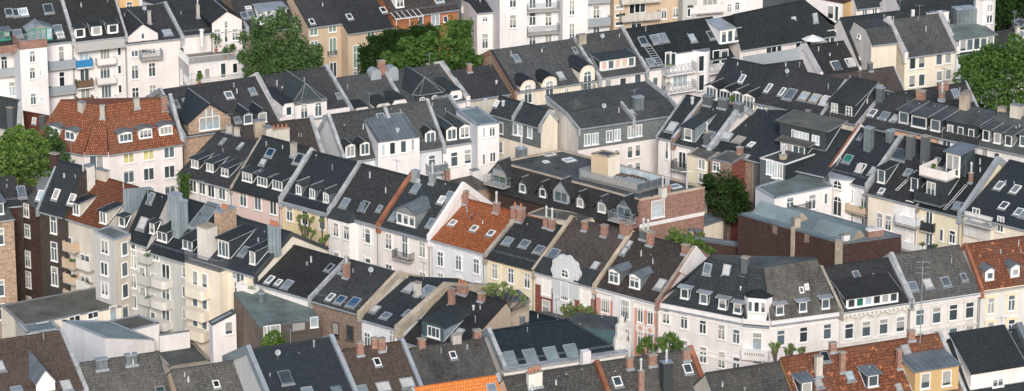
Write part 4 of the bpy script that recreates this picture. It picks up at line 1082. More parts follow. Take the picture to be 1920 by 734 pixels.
h = House('terraced_house', 'dark roofed house with a wide zinc shed dormer and bare cream end wall', ROWF, (893, 448), (1200, 548), [(1160, 165)], 'L', 'cream', 'brownblack', group=G_F, endw='tancream', back=[(8.9, 14.6)])
F9 = h
h.dormer((1060, 445), 3.0, 1.6, 'trap', 0, rise=.3, roofm='tealslate', cheek='zincseam', frontm='steel', ov=.4, k=.12)
d0 = [o for o in h.rt.children if o.name.startswith('dormer')][0]; F = h.fr
tt = min((V(v.co) + WL[h.rt.name] - F.O).dot(F.w) for v in d0.data.vertices); a, z = F.pick(q((1068, 408)), tt)
put_window(F, d0, a, tt - .012, z, 1.7, 1.25, 'triple', sub=False)
h.chim((1165, 260), .8, .6, 2.2, 'brick'); h.chim((1225, 195), 1.5, .7, 1.1, 'brick', pots=3); h.chim((1330, 235), .8, .7, 1.0, 'brick')
h.vent([(1285, 285)], .12, .5); h.sky([(1205, 415)], .9, 1.3)

# ================================================================== tall rear block with balconies at the left
G_L = 'rear houses of the tall balcony block'
tile(200, 340, 4.5875)
ROWL = pyaw((1290, 820), 14.5, -39.5)
h = House('terraced_house', 'cream house with rounded balcony tower, roof terrace and bare cream gable', ROWL, (735, 640), (1290, 822), [(1592, 455)], 'R', 'cream', 'slate', group=G_L, endw='cream')
L5 = h
h.par('R', 'felt', .25, .12)
h.dormer((1010, 655), 1.9, 2.1, 'shed', 1, k=.06, style='triple', roofm='tealslate', cheek='cheek', ww=1.6, wh=1.9); h.dormer((1258, 715), 1.0, 1.6, 'shed', 1, k=.06, style='x', roofm='tealslate', cheek='cheek')
h.sky([(1185, 607)], .9, 1.4)
h.chim((1445, 600), 1.25, .8, 2.9, 'zincseam', cap='zinc', pots=5, flash=False)
h.chim((870, 620), 1.5, 1.7, 3.2, 'stonewhite', cap='stonecap', flash=False)
h.chim((1025, 470), 1.0, 2.5, 3.1, 'bricktan', cap='zinc', pots=4, flash=False)
F = h.fr
# balcony tower with rounded slabs at the left end, terrace on top
a0, z0_ = F.pick(q((735, 690))); a1, _ = F.pick(q((1040, 760))); zt = h.ze - .3
m = MB(); m.box(F, .1, a1 - a0, -1.3, .02, 0, zt, 'cream', 'paving'); tw = m.build('balcony_tower', h.rt)
railing(F, tw, [(.1, 0), (.1, -1.25), (a1 - a0 - .1, -1.25), (a1 - a0 - .1, 0)], zt + .01, 1.3, 'bars', 'metal')
tile(0, 484)
FT = Frame(F.pt(0, -1.3, 0), F.u)
for i, y in enumerate((180, 300, 410)):
    a, z = FT.pick(q((1105, y))); m = MB(); n = 10; c0, wd = a, 3.0
    pts = [(c0 - wd / 2, .02)] + [(c0 - wd / 2 + .45 - .45 * cos(pi / 2 * j / 5), -.95 - .35 * sin(pi / 2 * j / 5)) for j in range(6)] + [(c0 + wd / 2 - .45 + .45 * sin(pi / 2 * j / 5), -.95 - .35 * cos(pi / 2 * j / 5)) for j in range(6)] + [(c0 + wd / 2, .02)]
    m.prism([FT.pt(x, t, z - .55) for x, t in pts], (0, 0, 1.1), 'cream'); m.build('balcony', h.rt)
    for xx in (-.75, .7): put_window(FT, h.rt, c0 + xx, -.012, z + 1.35, .9, 1.7, 'x')
h.win([(1228, 105), (1230, 222)], .95, 1.5, 'x', 1); h.win([(1292, 92)], .7, .9, 'x')
h.balcony([(1345, 205)], 2.4, 1.1, 1.0, 'solid', 'cream', 'stucco'); h.win([(1325, 120), (1328, 245)], 1.3, 1.9, 'double'); h.win([(1300, 160)], .5, 1.3, 'x')
tile(200, 340, 4.5875)
h = House('terraced_house', 'grey rear house with three stacked rounded balconies and long glazed roof strip', ROWL, (352, 585), (735, 715), [(690, 165)], 'L', 'greywall', 'slate', group=G_L)
L4 = h
h.dormer((480, 520), 1.7, 1.25, 'shed', 1, k=.06, style='double', roofm='tealslate'); h.dormer((700, 590), 1.7, 1.2, 'shed', 1, k=.15, style='double', roofm='tealslate', cheek='slate')
h.chim((632, 440), 1.2, 1.5, 3.7, 'zincseam', cap='zinc', flash=False)
a, t, z, g = h.fr.roofpick(q((840, 300))); h.sky([(840, 300)], 2.0, 4.0, frm='zinc', pan='panepale')
tile(0, 484)
for y in (135, 250, 365):
    a, z = h.fr.pick(q((905, y))); m = MB(); c0, wd = a, 2.5
    pts = [(c0 - wd / 2, .02)] + [(c0 - wd / 2 + .6 - .6 * cos(pi / 2 * j / 5), -.7 - .6 * sin(pi / 2 * j / 5)) for j in range(6)] + [(c0 + wd / 2 - .6 + .6 * sin(pi / 2 * j / 5), -.7 - .6 * cos(pi / 2 * j / 5)) for j in range(6)] + [(c0 + wd / 2, .02)]
    m.prism([h.fr.pt(x, t, z - .3) for x, t in pts], (0, 0, .95), 'stonewhite'); m.build('balcony', h.rt)
    put_window(h.fr, h.rt, a + .35, -.012, z + 1.35, 1.3, 1.9, 'double')
h.win([(1015, 75), (1017, 185), (1018, 302)], .6, 1.3, 'x'); h.win([(845, 118), (845, 232), (845, 330)], .8, 1.5, 'x'); h.win([(860, -10)], 1.0, 1.0, 'double')
tile(200, 340, 4.5875)
h = House('terraced_house', 'narrow grey rear house right of the tall zinc clad firewall', ROWL, (170, 485), (352, 552), [(345, 90)], 'L', 'greywall', 'slate', group=G_L)
L3 = h
h.dormer((135, 390), 1.1, 1.2, 'shed', 1, k=.06, style='x', roofm='tealslate'); h.sky([(312, 365)], 1.2, 1.5, frm='lead'); h.sky([(385, 145)], .8, 1.3); h.dormer((395, 450), .9, 1.3, 'shed', 1, k=.06, style='x', roofm='tealslate')
h.chim((590, 260), 1.4, 1.4, 2.4, 'zincseam', cap='zinc', flash=False)
h.win([(232, 555)], .8, .9, 'x'); h.win([(228, 665)], 1.1, 2.2, 'triple'); h.balcony([(300, 680)], 1.6, .8, 1.0, 'solid', 'greywall', 'stonewhite')
tile(0, 484)
h.win([(737, 20), (738, 128), (740, 240)], .9, 1.6, 'double'); h.balcony([(785, 30), (785, 150), (785, 260)], 1.8, .9, 1.0, 'solid', 'greywall', 'greywall'); h.win([(785, 85), (788, 195)], 1.0, 1.6, 'x')
tile(0, 300, 4.5875)
h = House('terraced_house', 'narrow beige rear house under orange tiles with two slate dormers', ROWL, (562, 485), (905, 598), [(845, 150)], 'L', 'sooty', 'orange', group=G_L)
L2 = h
h.par('L', 'stonecap', .35, .25)
F = h.fr; pts = [F.side(q(p), h.L) for p in ((1058, 500), (1058, 250), (1290, 230), (1300, 330))]; m = MB(); m.prism([F.pt(h.L, t, z) for t, z in pts], F.u * .25, 'zincseam'); m.build('firewall', h.rt); print('zincwall', pts)
h.dormer((660, 475), 1.2, 1.5, 'shed', 1, k=.06, style='double', roofm='slate', cheek='sooty'); h.dormer((890, 548), 1.2, 1.5, 'shed', 1, k=.06, style='double', roofm='slate', cheek='sooty')
h.chim((770, 235), .9, 1.0, 2.6, 'stonewhite', cap='lead', flash=False); h.chim((880, 160), 2.2, .7, 1.2, 'sooty', cap='lead', flash=False)
tile(0, 484)
h.balcony([(375, -30), (372, 60), (378, 145), (378, 235)], 1.9, 1.0, 1.05, 'solid', 'concrete', 'beige'); h.win([(378, -75), (378, 15), (378, 95)], 1.3, 1.9, 'double')
h.balcony([(455, 70), (455, 185)], 2.2, .9, 1.1, 'solid', 'sooty', 'stonewhite'); h.win([(470, 20), (470, 135)], 1.6, 1.7, 'double')
tile(0, 240)
# projecting rear wing (white, bitumen roof) of the orange house
bl = Block('rear_wing', 'pale rear wing with grey flat roof projecting below the orange roofed house', (628, 622), 15.0, 50, 720, 515, wall=('sooty', 'greywall'), top='bitumen_green', cop='zinc', slope=(0, 0, .3, .3), hcop=.12)
RW = bl
bl.win([(578, 655), (576, 775), (578, 895)], 1.2, 1.6, 'double', 1, fr=bl.lf); bl.win([(685, 665)], 1.0, 1.6, 'x', fr=bl.fr); 
tile(0, 484)
bl.win([(580, 168)], 1.2, 1.6, 'double', 1, fr=bl.lf); bl.win([(685, 62), (688, 180), (688, 300)], 1.0, 1.7, 'x', fr=bl.fr)

# dark brick building and its wing, far left
tile(0, 300, 4.5875)
ROWD = pyaw((470, 440), 15.5, -36)
h = House('brick_house', 'tall blackened brick house with steep black roof and two white skylights', ROWD, (335, 432), (552, 470), [(500, 15)], 'L', 'brickblack', 'slate', group=None, endw='brickblack')
D1 = h
h.par('L', 'zinc', .25, .1)
h.sky([(348, 308), (485, 298), (620, 340)], .8, 1.3, frm='framewhite', pan='panepale')
h.win([(463, 555)], 1.0, 2.2, 'tee'); h.chim((470, 20), 1.2, .8, 1.2, 'brickdark', flash=False)
h.vent([(715, 90)], .1, .8)
tile(0, 240)
h.win([(300, 680)], 1.0, 2.3, 'tee'); tile(0, 484); h.win([(303, 100)], 1.0, 2.3, 'tee', 2, 4.0)
tile(0, 300, 4.5875)
h = House('brick_house', 'brown brick wing with dark lean roof and single tall skylight before the green tree', pyaw((180, 378), 15.5, 16), (-60, 415), (185, 378), [(4.0, 2.0, 0)], 'R', 'brickdark', 'brownblack')
h.sky([(185, 280)], 1.0, 1.9)
bl = Block('stair_tower', 'brown brick stair bay with white windows in the corner of the two brick wings', (330, 432), 14.9, 50, 420, 192, wall=('brickdark', 'brickdark'), top='felt', cop=None, slope=(0, .5, 1.0, .5))
bl.win([(228, 432), (238, 610)], .9, 1.6, 'cross', fr=bl.lf); tile(0, 484); bl.win([(158, 118), (160, 255), (155, 5)], .9, 2.0, 'cross', fr=bl.lf)
tile(0, 300, 4.5875)
h = House('brick_house', 'light brown brick house with grey mansard at the left edge of the photo', pyaw((110, 505), 15.8, 23), (-120, 540), (118, 505), [(-20, 240)], 'R', 'bricktan', 'felt')
h.win([(0, 660)], .9, 2.0, 'transom'); h.dormer((-5, 470), 1.2, 1.4, 'shed', 1, k=.1)
tile(0, 484)
h.win([(3, 165), (5, 295)], .9, 2.0, 'transom')

# ================================================================== sheds and yards between the blocks
h = None
bl = Block('shed_building', 'long low cream outbuilding with sloping bitumen roof and small square windows', (130, 375), 7.0, 30, 668, 5, wall=('cream', 'cream'), top='bitumen', cop='lead', slope=(0, 0, .3, .3), hcop=.1)
bl.win([(217, 378), (248, 372)], .8, .9, 'x', pan='panedark'); bl.win([(395, 340), (425, 332), (497, 318), (525, 310)], .7, .8, 'x', pan='panedark'); bl.win([(622, 308)], .9, 2.0, 'x', pan='panepale')
bl = Block('shed_building', 'flat pale roofed shed in the yard at the left edge, before the long outbuilding', (150, 422), 6.9, 23, 330, -60, wall='sooty', top='bitumen_blue', cop='cap', LL=9.0)
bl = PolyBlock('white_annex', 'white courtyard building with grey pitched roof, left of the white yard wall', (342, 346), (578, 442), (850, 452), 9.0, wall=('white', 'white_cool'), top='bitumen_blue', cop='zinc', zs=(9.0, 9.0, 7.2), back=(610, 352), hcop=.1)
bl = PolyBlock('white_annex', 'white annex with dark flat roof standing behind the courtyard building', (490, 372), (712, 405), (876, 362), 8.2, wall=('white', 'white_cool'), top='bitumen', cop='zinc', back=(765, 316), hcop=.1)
bl = Block('garden_wall', 'long white yard wall below the rounded balconies', (880, 430), 7.0, 23, 1045, 872, wall='white', top='lead', cop=None, LL=.4, topn='wall_cap', cat='wall')
bl = Block('garage', 'flat mossy roofed garage in the yard beside the white tower', (930, 610), 5.0, 23, 1165, 850, wall='sooty', top='felt', cop='capconc', LL=9)
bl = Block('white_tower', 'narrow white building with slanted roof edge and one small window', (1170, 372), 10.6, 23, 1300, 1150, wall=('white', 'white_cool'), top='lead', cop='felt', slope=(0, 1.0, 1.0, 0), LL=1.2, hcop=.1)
bl.win([(1258, 385)], .9, 1.5, 'x')
tile(450, 484)
bl = Block('brick_annex', 'brick annex with broad grey bitumen roof and timber clad upper wall', (108, 385), 12.3, 20, 445, -35, wall=('framedark', 'brickbrown'), top='bitumen_green', cop=None, slope=(0, 0, .5, .5), hcop=.1)
BA = bl
m = MB(); m.box(bl.fr, -.25, bl.LR + .3, -.3, bl.LL + .2, bl.z - .02, bl.z + .05, 'felt')
m = MB(); m.box(bl.fr, 0.02, bl.LR - .02, -.12, .02, 0, bl.z - 2.5, 'bricktan'); m.build('brick_plinth', bl.rt)
bl.win([(322, 378)], 1.6, 1.1, 'x', pan='panedark', frm='framedark'); bl.win([(407, 352)], .9, 1.2, 'x', pan='panepale'); bl.win([(183, 402)], 1.6, 1.4, 'x', pan='panepale'); bl.win([(148, 405)], .8, 1.3, 'double', pan='pane')
bl.fr.prof = [(0, bl.z + .1), (bl.LL, bl.z + .6)]
P = bl.top((118, 245)); m = MB(); b = bl.fr.pt(P[0], P[1], P[2]); m.tube(b, b + V((0, 0, 1.0)), .3, 'zincdark', 8); m.tube(b + V((0, 0, 1.05)), b + V((0, 0, 1.25)), .42, 'zinc', 8); m.tube(b + V((0, 0, 1.3)), b + V((0, 0, 1.6)), .3, 'zincdark', 8, .1); m.build('roof_ventilator', bl.rt)
tile(900, 484)
bl = Block('beige_annex', 'beige walled annex with dark coping beside the black glazed roof', (92, 258), 13.8, 23, 270, 60, wall=('stonecap', 'cream'), top='felt', cop='zincdark', LL=3.0)
bl.chim((135, 400), 1.1, .8, 2.6, 'zincdark', cap='zinc', z=10.5, flash=False); bl.chim((228, 390), .8, .7, 1.8, 'zincdark', cap='zinc', z=10.5, flash=False, pipe=1)
h = House('terraced_house', 'low black tiled roof between the beige annex and the black glazed roof', pyaw((490, 365), 13.0, -38.5), (180, 390), (490, 470), [(275, 300)], 'L', 'beige', 'blackglaze')
# ================================================================== polygon blocks (flat roofs) from three visible top corners
def poly_rail(bl, pts, z, h, kind, mat, name='railing'):
    P = [at(q(p), z) for p in pts]; o = None
    for a, b in zip(P, P[1:]):
        fr = Frame(a, b - a); railing(fr, bl.rt, [(0, 0), ((b - a).length, 0)], z, h, kind, mat)

G_M = 'houses of the second terrace with arched dormers'
# ------------------------------------------------------------------ red corner house at the left
tile(0, 0)
RC = PolyHouse('corner_house', 'corner house with hipped orange tiled roof and pinkish walls beside the left trees', [(190, 785), (465, 840), (595, 840), (1003, 780)], 15.0, [(330, 560), (545, 585), (582, 583), (885, 548)], 19.6, 'pinkwhite', ['orange', 'orange', 'orange'], 'orange', D=11, deckf=.04)
h = RC; fB, fC, fA = h.frames
tile(0, 240)
for p in ((692, 78), (802, 57), (914, 38)): h.dormer(p, 1.75, 1.15, 'bow', 1, fr=fA, rise=.2, style='triple', roofm='zincdark', cheek='framewhite', k=.12, ov=.25)
for p in ((300, 45), (388, 68)): h.dormer(p, 1.6, 1.15, 'bow', 1, fr=fB, rise=.2, style='double', roofm='zincdark', cheek='framewhite', k=.12, ov=.25)
h.win([(707, 160), (817, 142)], 1.4, 1.55, 'double', 1, fr=fA, pan='paneyellow'); h.win([(930, 131)], 1.4, 1.6, 'double', 1, fr=fA)
h.win([(708, 268), (818, 254), (932, 241), (708, 378), (820, 364), (935, 350)], 1.4, 1.6, 'double', 1, fr=fA)
h.win([(513, 192), (550, 194)], .9, 2.2, 'x', 1, fr=fC); h.win([(370, 148)], 1.3, 1.2, 'double', 1, fr=fB); h.win([(280, 130)], .9, 1.0, 'double', 1, fr=fB)
tile(0, 0)
h.chim((450, 600), .9, .8, 1.0, 'concrete', cap='lead', fr=fB, flash=False); h.chim((565, 640), .7, .7, 1.5, 'concrete', cap='concrete', fr=fC); h.chim((750, 580), .8, .7, 1.0, 'concrete', fr=fA); h.chim((900, 595), .9, .9, 1.7, 'brick', fr=fA)
m = MB(); fr = fA; a1 = fr.L
m.prism([fr.pt(a1 - .2, 0, 14.9), fr.pt(a1 + .25, 0, 14.9), fr.pt(a1 + .25, fr.prof[1][0], 19.5), fr.pt(a1 - .2, fr.prof[1][0], 19.5)], (0, 0, .6), 'cap'); m.build('firewall', h.rt)
h = House('terraced_house', 'deep red tiled roof with grey firewall, squeezed between white block and left trees', pyaw((60, 790), 12.0, -30), (-160, 730), (250, 800), [(270, 648)], 'R', 'sooty', 'deepred')
h.par('L', 'cap', .5, .4); h.sky([(190, 665)], .6, .8, frm='framewhite'); h.chim((238, 690), .9, .8, 1.3, 'darkgrey', cap='zincdark'); h.dormer((55, 800), 1.6, 1.1, 'shed', 1, style='double', roofm='zincdark')
h = House('terraced_house', 'dark blue slate roof peeking in at the left edge behind the red roof', pyaw((0, 800), 13.0, -30), (-200, 640), (110, 740), [(90, 570)], 'R', 'sooty', 'tealslate')
h.par('R', 'cap', .6, .4, body='lightgrey'); h.chim((62, 640), 1.0, .8, 1.3, 'darkgrey')

# ------------------------------------------------------------------ second terrace
tile(0, 0, 1)
PMA = plane((344, 259), (660, 213), 14.5)
tile(300, 160, 4.5875)
h = House('terraced_house', 'dark roofed house with broad tan brick gable and big glazed window', PMA, (200, 455), (1035, 300), [(835, -62)], 'R', 'bricktan', 'brownblack', group=G_M)
h.par('L', 'cap', .4, .35); h.par('R', 'cap', .5, .6, body='pinkwhite')
body, a, t0, zb = h.dormer((430, 402), 5.6, 1.55, 'gable', 0, rise=2.0, roofm='slate', cheek='bricktan', frontm='bricktan', ov=.3)
put_window(h.fr, body, a - .05, t0 - .012, zb + 1.15, 2.7, 1.7, 'triple', sub=False, pan='panepale')
m = MB()
for x0, x1, y0, y1 in ((-1.45, -.5, 2.1, 2.75), (.4, 1.35, 2.1, 2.75)): m.poly([h.fr.pt(a + x0, t0 - .03, zb + y0), h.fr.pt(a + x1, t0 - .03, zb + y0), h.fr.pt(a + (x1 if x0 < -.9 else x0), t0 - .03, zb + y1)], 'pane')
m.poly([h.fr.pt(a - .42, t0 - .03, zb + 2.1), h.fr.pt(a + .32, t0 - .03, zb + 2.1), h.fr.pt(a + .32, t0 - .03, zb + 2.95), h.fr.pt(a - .42, t0 - .03, zb + 2.95)], 'pane'); m.build('gable_glazing', body)
m = MB()
for x in (-.46, .36): m.box(h.fr, a + x - .05, a + x + .05, t0 - .09, t0, zb + 2.05, zb + 3.0, 'framewhite')
m.build('glazing_bar', body)
h.sky([(125, 165), (232, 145)], 1.0, 1.2); h.sky([(592, 88)], 1.0, 1.2, frm='framewhite'); h.sky([(795, 55)], .9, 1.1); h.sky([(662, 303)], .9, 1.0)
for p in ((757, 332), (882, 318)): h.dormer(p, 1.25, 1.25, 'gable', 1, rise=.4, style='x', roofm='slate', cheek='zincdark', frontm='zincdark', ww=1.15, wh=1.2)
tile(450, 0)
h = House('terraced_house', 'dark tiled house with slate roofed turret bay and two arched attic windows', PMA, (228, 668), (615, 622), [(475, 378)], 'R', 'pinkwhite', 'grey', group=G_M)
h.par('R', 'cap', .5, .4)
h.dormer((268, 635), 1.6, 1.3, 'trap', 1, rise=.35, tt=-.03, style='x', roofm='dark', cheek='pinkwhite', frontm='pinkwhite', drop=.6, ww=.85, wh=1.2, wz=-.1, ov=.05)
body, a, t0, zb = h.dormer((392, 655), 4.3, 2.2, 'hip', 0, rise=2.0, tt=-.1, roofm='tealslate', cheek='zincdark', frontm='pinkwhite', drop=.8, ov=.1)
for x in (-.95, .95): put_window(h.fr, body, a + x, t0 - .012, zb + 1.15, 1.0, 1.9, 'archcross', sub=False)
m = MB(); m.box(h.fr, a - 2.2, a + 2.2, t0 - .05, t0, zb + 2.0, zb + 2.5, 'zincdark'); m.build('slate_band', body)
h.sky([(540, 530)], .6, 1.0, frm='zinc', pan='panepale'); h.strip('eave_wall', h.L - 3.6, h.L - .3, h.ze - .2, .9, .12, 'pinkwhite')
h = House('terraced_house', 'grey tiled house with three low arched white dormers along its eave', PMA, (622, 652), (910, 600), [(795, 402)], 'R', 'pinkwhite', 'grey', group=G_M)
h.par('R', 'cap', .5, .4)
for p in ((668, 640), (787, 618), (877, 598)): h.dormer(p, 2.1, .75, 'trap', 1, rise=.5, tt=.05, style='x', roofm='tealslate', cheek='pinkwhite', frontm='pinkwhite', ww=1.0, wh=.75, ov=.05)
h.chim((778, 405), 1.1, .8, 1.9, 'brick', flash=False); h.sky([(770, 650)], .9, .9)
m = MB(); fr = h.fr; t, z = h.ridge; a, zz = fr.pick(q((778, 395)), t)
for x in (-1.2, 1.2):
    b = fr.pt(a + x, t - .8, z - .3); m.box(fr, a + x - .7, a + x + .7, t - 1.1, t + .3, z - .9, z + .3, 'zinc'); 
    for i in range(6):
        a0, a1 = pi * i / 6, pi * (i + 1) / 6
        m.prism([fr.pt(a + x + .7 * cos(a0), t - 1.1, z + .3 + .7 * sin(a0)), fr.pt(a + x + .7 * cos(a1), t - 1.1, z + .3 + .7 * sin(a1)), fr.pt(a + x, t - 1.1, z + .3)], fr.w * 1.4, 'zinc')
m.build('vent_housing', h.rt)
h = House('terraced_house', 'grey tiled house with black hip roofed bay dormer and pale firewall with white step', PMA, (915, 602), (1250, 545), [(1110, 362)], 'R', 'pinkwhite', 'grey', group=G_M)
h.par('R', 'cap', .6, .5, body='pinkwhite')
body, a, t0, zb = h.dormer((1048, 570), 4.4, 1.3, 'hip', 0, rise=1.7, tt=.15, roofm='dark', cheek='zincdark', frontm='tealslate', ov=.1)
for x in (-1.1, .6): put_window(h.fr, body, a + x, t0 - .012, zb + .55, .9, .9, 'archcross', sub=False)
h.dormer((1185, 550), 1.9, .8, 'trap', 1, rise=.5, tt=.05, style='x', roofm='tealslate', cheek='pinkwhite', frontm='pinkwhite', ww=.8, wh=.6, ov=.05)
h.sky([(915, 580)], .7, .9)
h = House('terraced_house', 'low brown tiled roof with one small chimney, tucked under the brick edged gable', PMA, (1252, 548), (1485, 515), [(1160, 400)], 'L', 'sooty', 'brownblack', group=G_M)
h.chim((1262, 395), .7, .6, 1.1, 'brick'); h.vent([(1412, 460)], .14, .4)

# ------------------------------------------------------------------ rear row in front of it
G_M2 = 'rear houses in the middle of the block'
tile(450, 240)
PM2 = plane((985, 118), (1275, 75), 13.0)
tile(300, 160, 4.5875)
h = shouse('brown roofed house with big chimney blocks, behind the left end of the central terrace', (640, 375), (1300, 280), 'sooty', 'brown', 17.4, yaw=22, group=None)
h.par('R', 'cap', .55, .45, body='lightgrey')
h.chim((855, 420), 1.6, .9, 2.0, 'stonecap', cap='lead', flash=False); h.chim((930, 500), 1.0, 1.6, 2.4, 'sooty', cap='lead', flash=False); h.chim((1035, 470), 2.6, .9, 1.6, 'sooty', cap='stonecap', pots=4, flash=False); h.chim((600, 420), .9, .7, 1.0, 'stonecap', flash=False)
tile(450, 240)
h = House('terraced_house', 'grey tiled rear house with two slate dormers, left of the white boxy extension', PM2, (572, 182), (880, 134), [(4.6, 4.3, 0)], 'R', 'white_cool', 'grey', group=G_M2)
h.par('L', 'cap', .5, .35)
for p in ((608, 160), (687, 148)): h.dormer(p, 1.3, 1.5, 'gable', 1, rise=.25, style='double', roofm='tealslate', cheek='tealslate', frontm='framewhite')
h = House('terraced_house', 'grey tiled rear house carrying the white boxy extension with zinc roof', PM2, (880, 134), (1118, 98), [(4.6, 4.3, 0)], 'R', 'white_cool', 'grey', group=G_M2)
h.par('L', 'cap', .5, .35); h.par('R', 'cap', .5, .35); h.sky([(775, -55)], 1.0, 1.2)
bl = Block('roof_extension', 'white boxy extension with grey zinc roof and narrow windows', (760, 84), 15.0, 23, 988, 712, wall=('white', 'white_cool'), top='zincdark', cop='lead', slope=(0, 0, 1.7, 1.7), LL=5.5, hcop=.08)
bl.win([(838, 112), (898, 103)], .85, 1.6, 'x'); bl.win([(788, 122), (950, 93)], .4, 1.5, 'x', pan='panepale'); bl.vent([(868, 20)], .2, .4)
h = House('terraced_house', 'white rear house with three peaked slate dormers and tall plain windows', PM2, (1118, 98), (1310, 70), [(962, -130)], 'L', 'white', 'grey', group=G_M2)
for p in ((1048, 86), (1165, 66), (1236, 55)): h.dormer(p, 1.45, 1.5, 'gable', 1, rise=.35, style='double', roofm='tealslate', cheek='tealslate', frontm='framewhite')
h.win([(1055, 187), (1178, 172), (1252, 157)], 1.0, 1.9, 'transom', 2, 3.6); h.balcony([(1095, 255)], 2.6, 1.2, 1.1, 'glass', 'concrete', 'railwhite')
h.par('R', 'cap', .4, .5)
bl = Block('white_tower', 'slim white building with flat zinc roof left of the slate clad block', (1308, -8), 15.6, 23, 1427, 1185, LL=7, wall=('white', 'white_cool'), top='bitumen_blue', cop='zinc', z0=0)
bl.win([(1387, 20), (1390, 160)], .75, 1.3, 'double'); bl.win([(1341, 25), (1341, 172)], .4, 1.4, 'x', pan='panepale')

# ------------------------------------------------------------------ slate clad block
tile(900, 0)
PS = pyaw((540, 718), 14.5, 25.5)
h = House('slate_clad_house', 'long house with grey slate clad top storey and white lower walls', PS, (540, 718), (1100, 620), [(478, 632)], 'L', 'pinkwhite', 'grey', endw='stonewhite', back=[(9.0, 16.2)])
SL = h
h.par('L', 'cap', .25, .12); h.par('R', 'cap', .3, .5)
h.strip('slate_cladding', .02, h.L - .02, h.ze - 2.75, 2.7, .08, 'slategrey')
h.chim((868, 600), 1.6, 1.0, 1.8, 'zincdark', cap='zinc', flash=False); h.sky([(838, 620)], .5, 1.0)
h.par('R', 'cap', .4, .4, shift=-6.6, full=False)
tile(900, 240)
F2 = Frame(h.fr.pt(0, -.08, 0), h.fr.u)
h.win([(590, 65), (633, 59), (711, 45), (755, 38), (829, 22), (873, 14)], .95, 1.5, 'double', 1, fr=F2, pan='panepale')
h.win([(824, 133), (867, 124), (867, 222), (824, 230)], .85, 1.6, 'x', 1); h.win([(752, 140)], .7, 1.0, 'x')
tile(900, 0)
h = House('slate_clad_house', 'short slate clad wing with cream end wall left of the long slate house', plane((75, 622), (335, 695), 14.5), (62, 618), (336, 695), [(382, 612)], 'R', 'cream', 'dark', endw='cream')
h.strip('slate_cladding', .02, h.L - .02, h.ze - 2.9, 2.85, .08, 'slategrey'); h.par('R', 'cap', .25, .15)
h.par('L', 'cap', .3, .3, shift=4.0, full=False)
F2 = Frame(h.fr.pt(0, -.08, 0), h.fr.u)
h.win([(196, 712), (222, 716), (276, 728)], .8, 1.5, 'x', 1, fr=F2, pan='panepale'); h.sky([(92, 572)], .6, .9, frm='framewhite'); h.vent([(128, 580), (30, 570)], .2, .6)
tile(900, 240)
h.win([(115, 105), (118, 0)], .8, 1.5, 'x', 1)
tile(900, 0)
m = MB(); P = at(q((520, 545)), 17.2); Q = [at(q(p), 15.6) for p in ((425, 590), (520, 620), (625, 592), (540, 570))]
bl = PolyBlock('flat_annex', 'small dark annex with pyramid felt roof behind the slate house', (300, 585), (420, 610), (640, 590), 15.2, wall=('stonewhite', 'stonewhite'), top='felt', cop=None)
m = MB(); 
for i in range(4): m.poly([Q[i], Q[(i + 1) % 4], P], 'felt')
m.build('pyramid_roof', bl.rt)

# ------------------------------------------------------------------ big flat roofed block with row of gabled dormers
tile(900, 240)
bl = PolyBlock('flat_roofed_block', 'big flat roofed block with seven steep gabled dormers and brick end wall', (95, 196), (878, 404), (1236, 333), 12.0, wall=('brick', 'brickdark'), top='felt', cop='stonecap', hcop=.25)
FB = bl; F = bl.lf; L = bl.LL
ze, zt = 8.9, 12.0; out = 1.7
m = MB(); m.prism([F.pt(0, -out, ze), F.pt(L, -out, ze), F.pt(L, -.02, zt + .05), F.pt(0, -.02, zt + .05)], (0, 0, .15), 'brownblack'); mz = m.build('mansard_slope', bl.rt)
m = MB(); m.box(F, .1, L - .1, -out + .3, -.05, 0, ze - .01, 'brickdark'); m.build('lower_wall', bl.rt)
m = MB(); m.prism([F.pt(L + .01, -out, ze - .1), F.pt(L + .01, -.02, ze - .1), F.pt(L + .01, -.02, zt + .2)], F.u * .06, 'brick'); m.build('verge_wall', bl.rt)
FD = Frame(F.O - F.w * out, F.u, [(0, ze + .15), (out, zt + .2), (out + 1.5, zt + .2)])
F.prof = []; FD.prof[-1] = (out + .9, zt + 1.3)
spec = [(108, 300, 2.6, 1.9, 'double'), (236, 352, 1.5, 1.2, 'x'), (347, 378, 1.5, 1.2, 'x'), (448, 405, 2.6, 1.9, 'blue'), (553, 432, 1.5, 1.2, 'x'), (672, 462, 1.7, 1.3, 'x'), (795, 500, 2.6, 1.9, 'double')]
for x, y, w_, hh, st in spec:
    body, a, t0, zb = bl.dormer((x, y), w_, hh * .62, 'gable', 0, fr=FD, rise=1.5 if w_ > 2 else 1.05, roofm='brownblack', cheek='cheek', frontm='zincdark' if st != 'blue' else 'zinc', ov=.45, tt=.35)
    put_window(FD, body, a, t0 - .012, zb + hh * .40, w_ * (.75 if w_ > 2 else .62), hh * .85, 'double' if w_ > 2 else 'x', 'framewhite' if st == 'x' else 'railgrey', 'pane', sub=False)
    if st == 'double':
        m = MB(); m.box(FD, a - 1.5, a + 1.7, t0 - 1.3, t0, zb - .25, zb - .1, 'concrete'); o = m.build('balcony', bl.rt); railing(FD, o, [(a - 1.45, t0), (a - 1.45, t0 - 1.25), (a + 1.65, t0 - 1.25), (a + 1.65, t0)], zb - .09, 1.0, 'rails', 'railgrey')
bl.fr.prof = [(0, 12.08), (60, 12.09)]
bl.sky([(378, 147), (490, 180), (1072, 326)], 1.4, 1.3, frm='framewhite', pan='panepale'); bl.sky([(362, 190)], .7, .7, frm='framewhite', pan='panepale')
bl.chim((228, 160), 1.4, 1.2, 1.3, 'zincdark', cap='zinc', flash=False, pipe=1); bl.chim((1005, 372), .9, .9, 1.2, 'stonewhite', flash=False, pipe=1); bl.chim((1030, 358), .8, .8, 1.1, 'brick', flash=False, pipe=2)
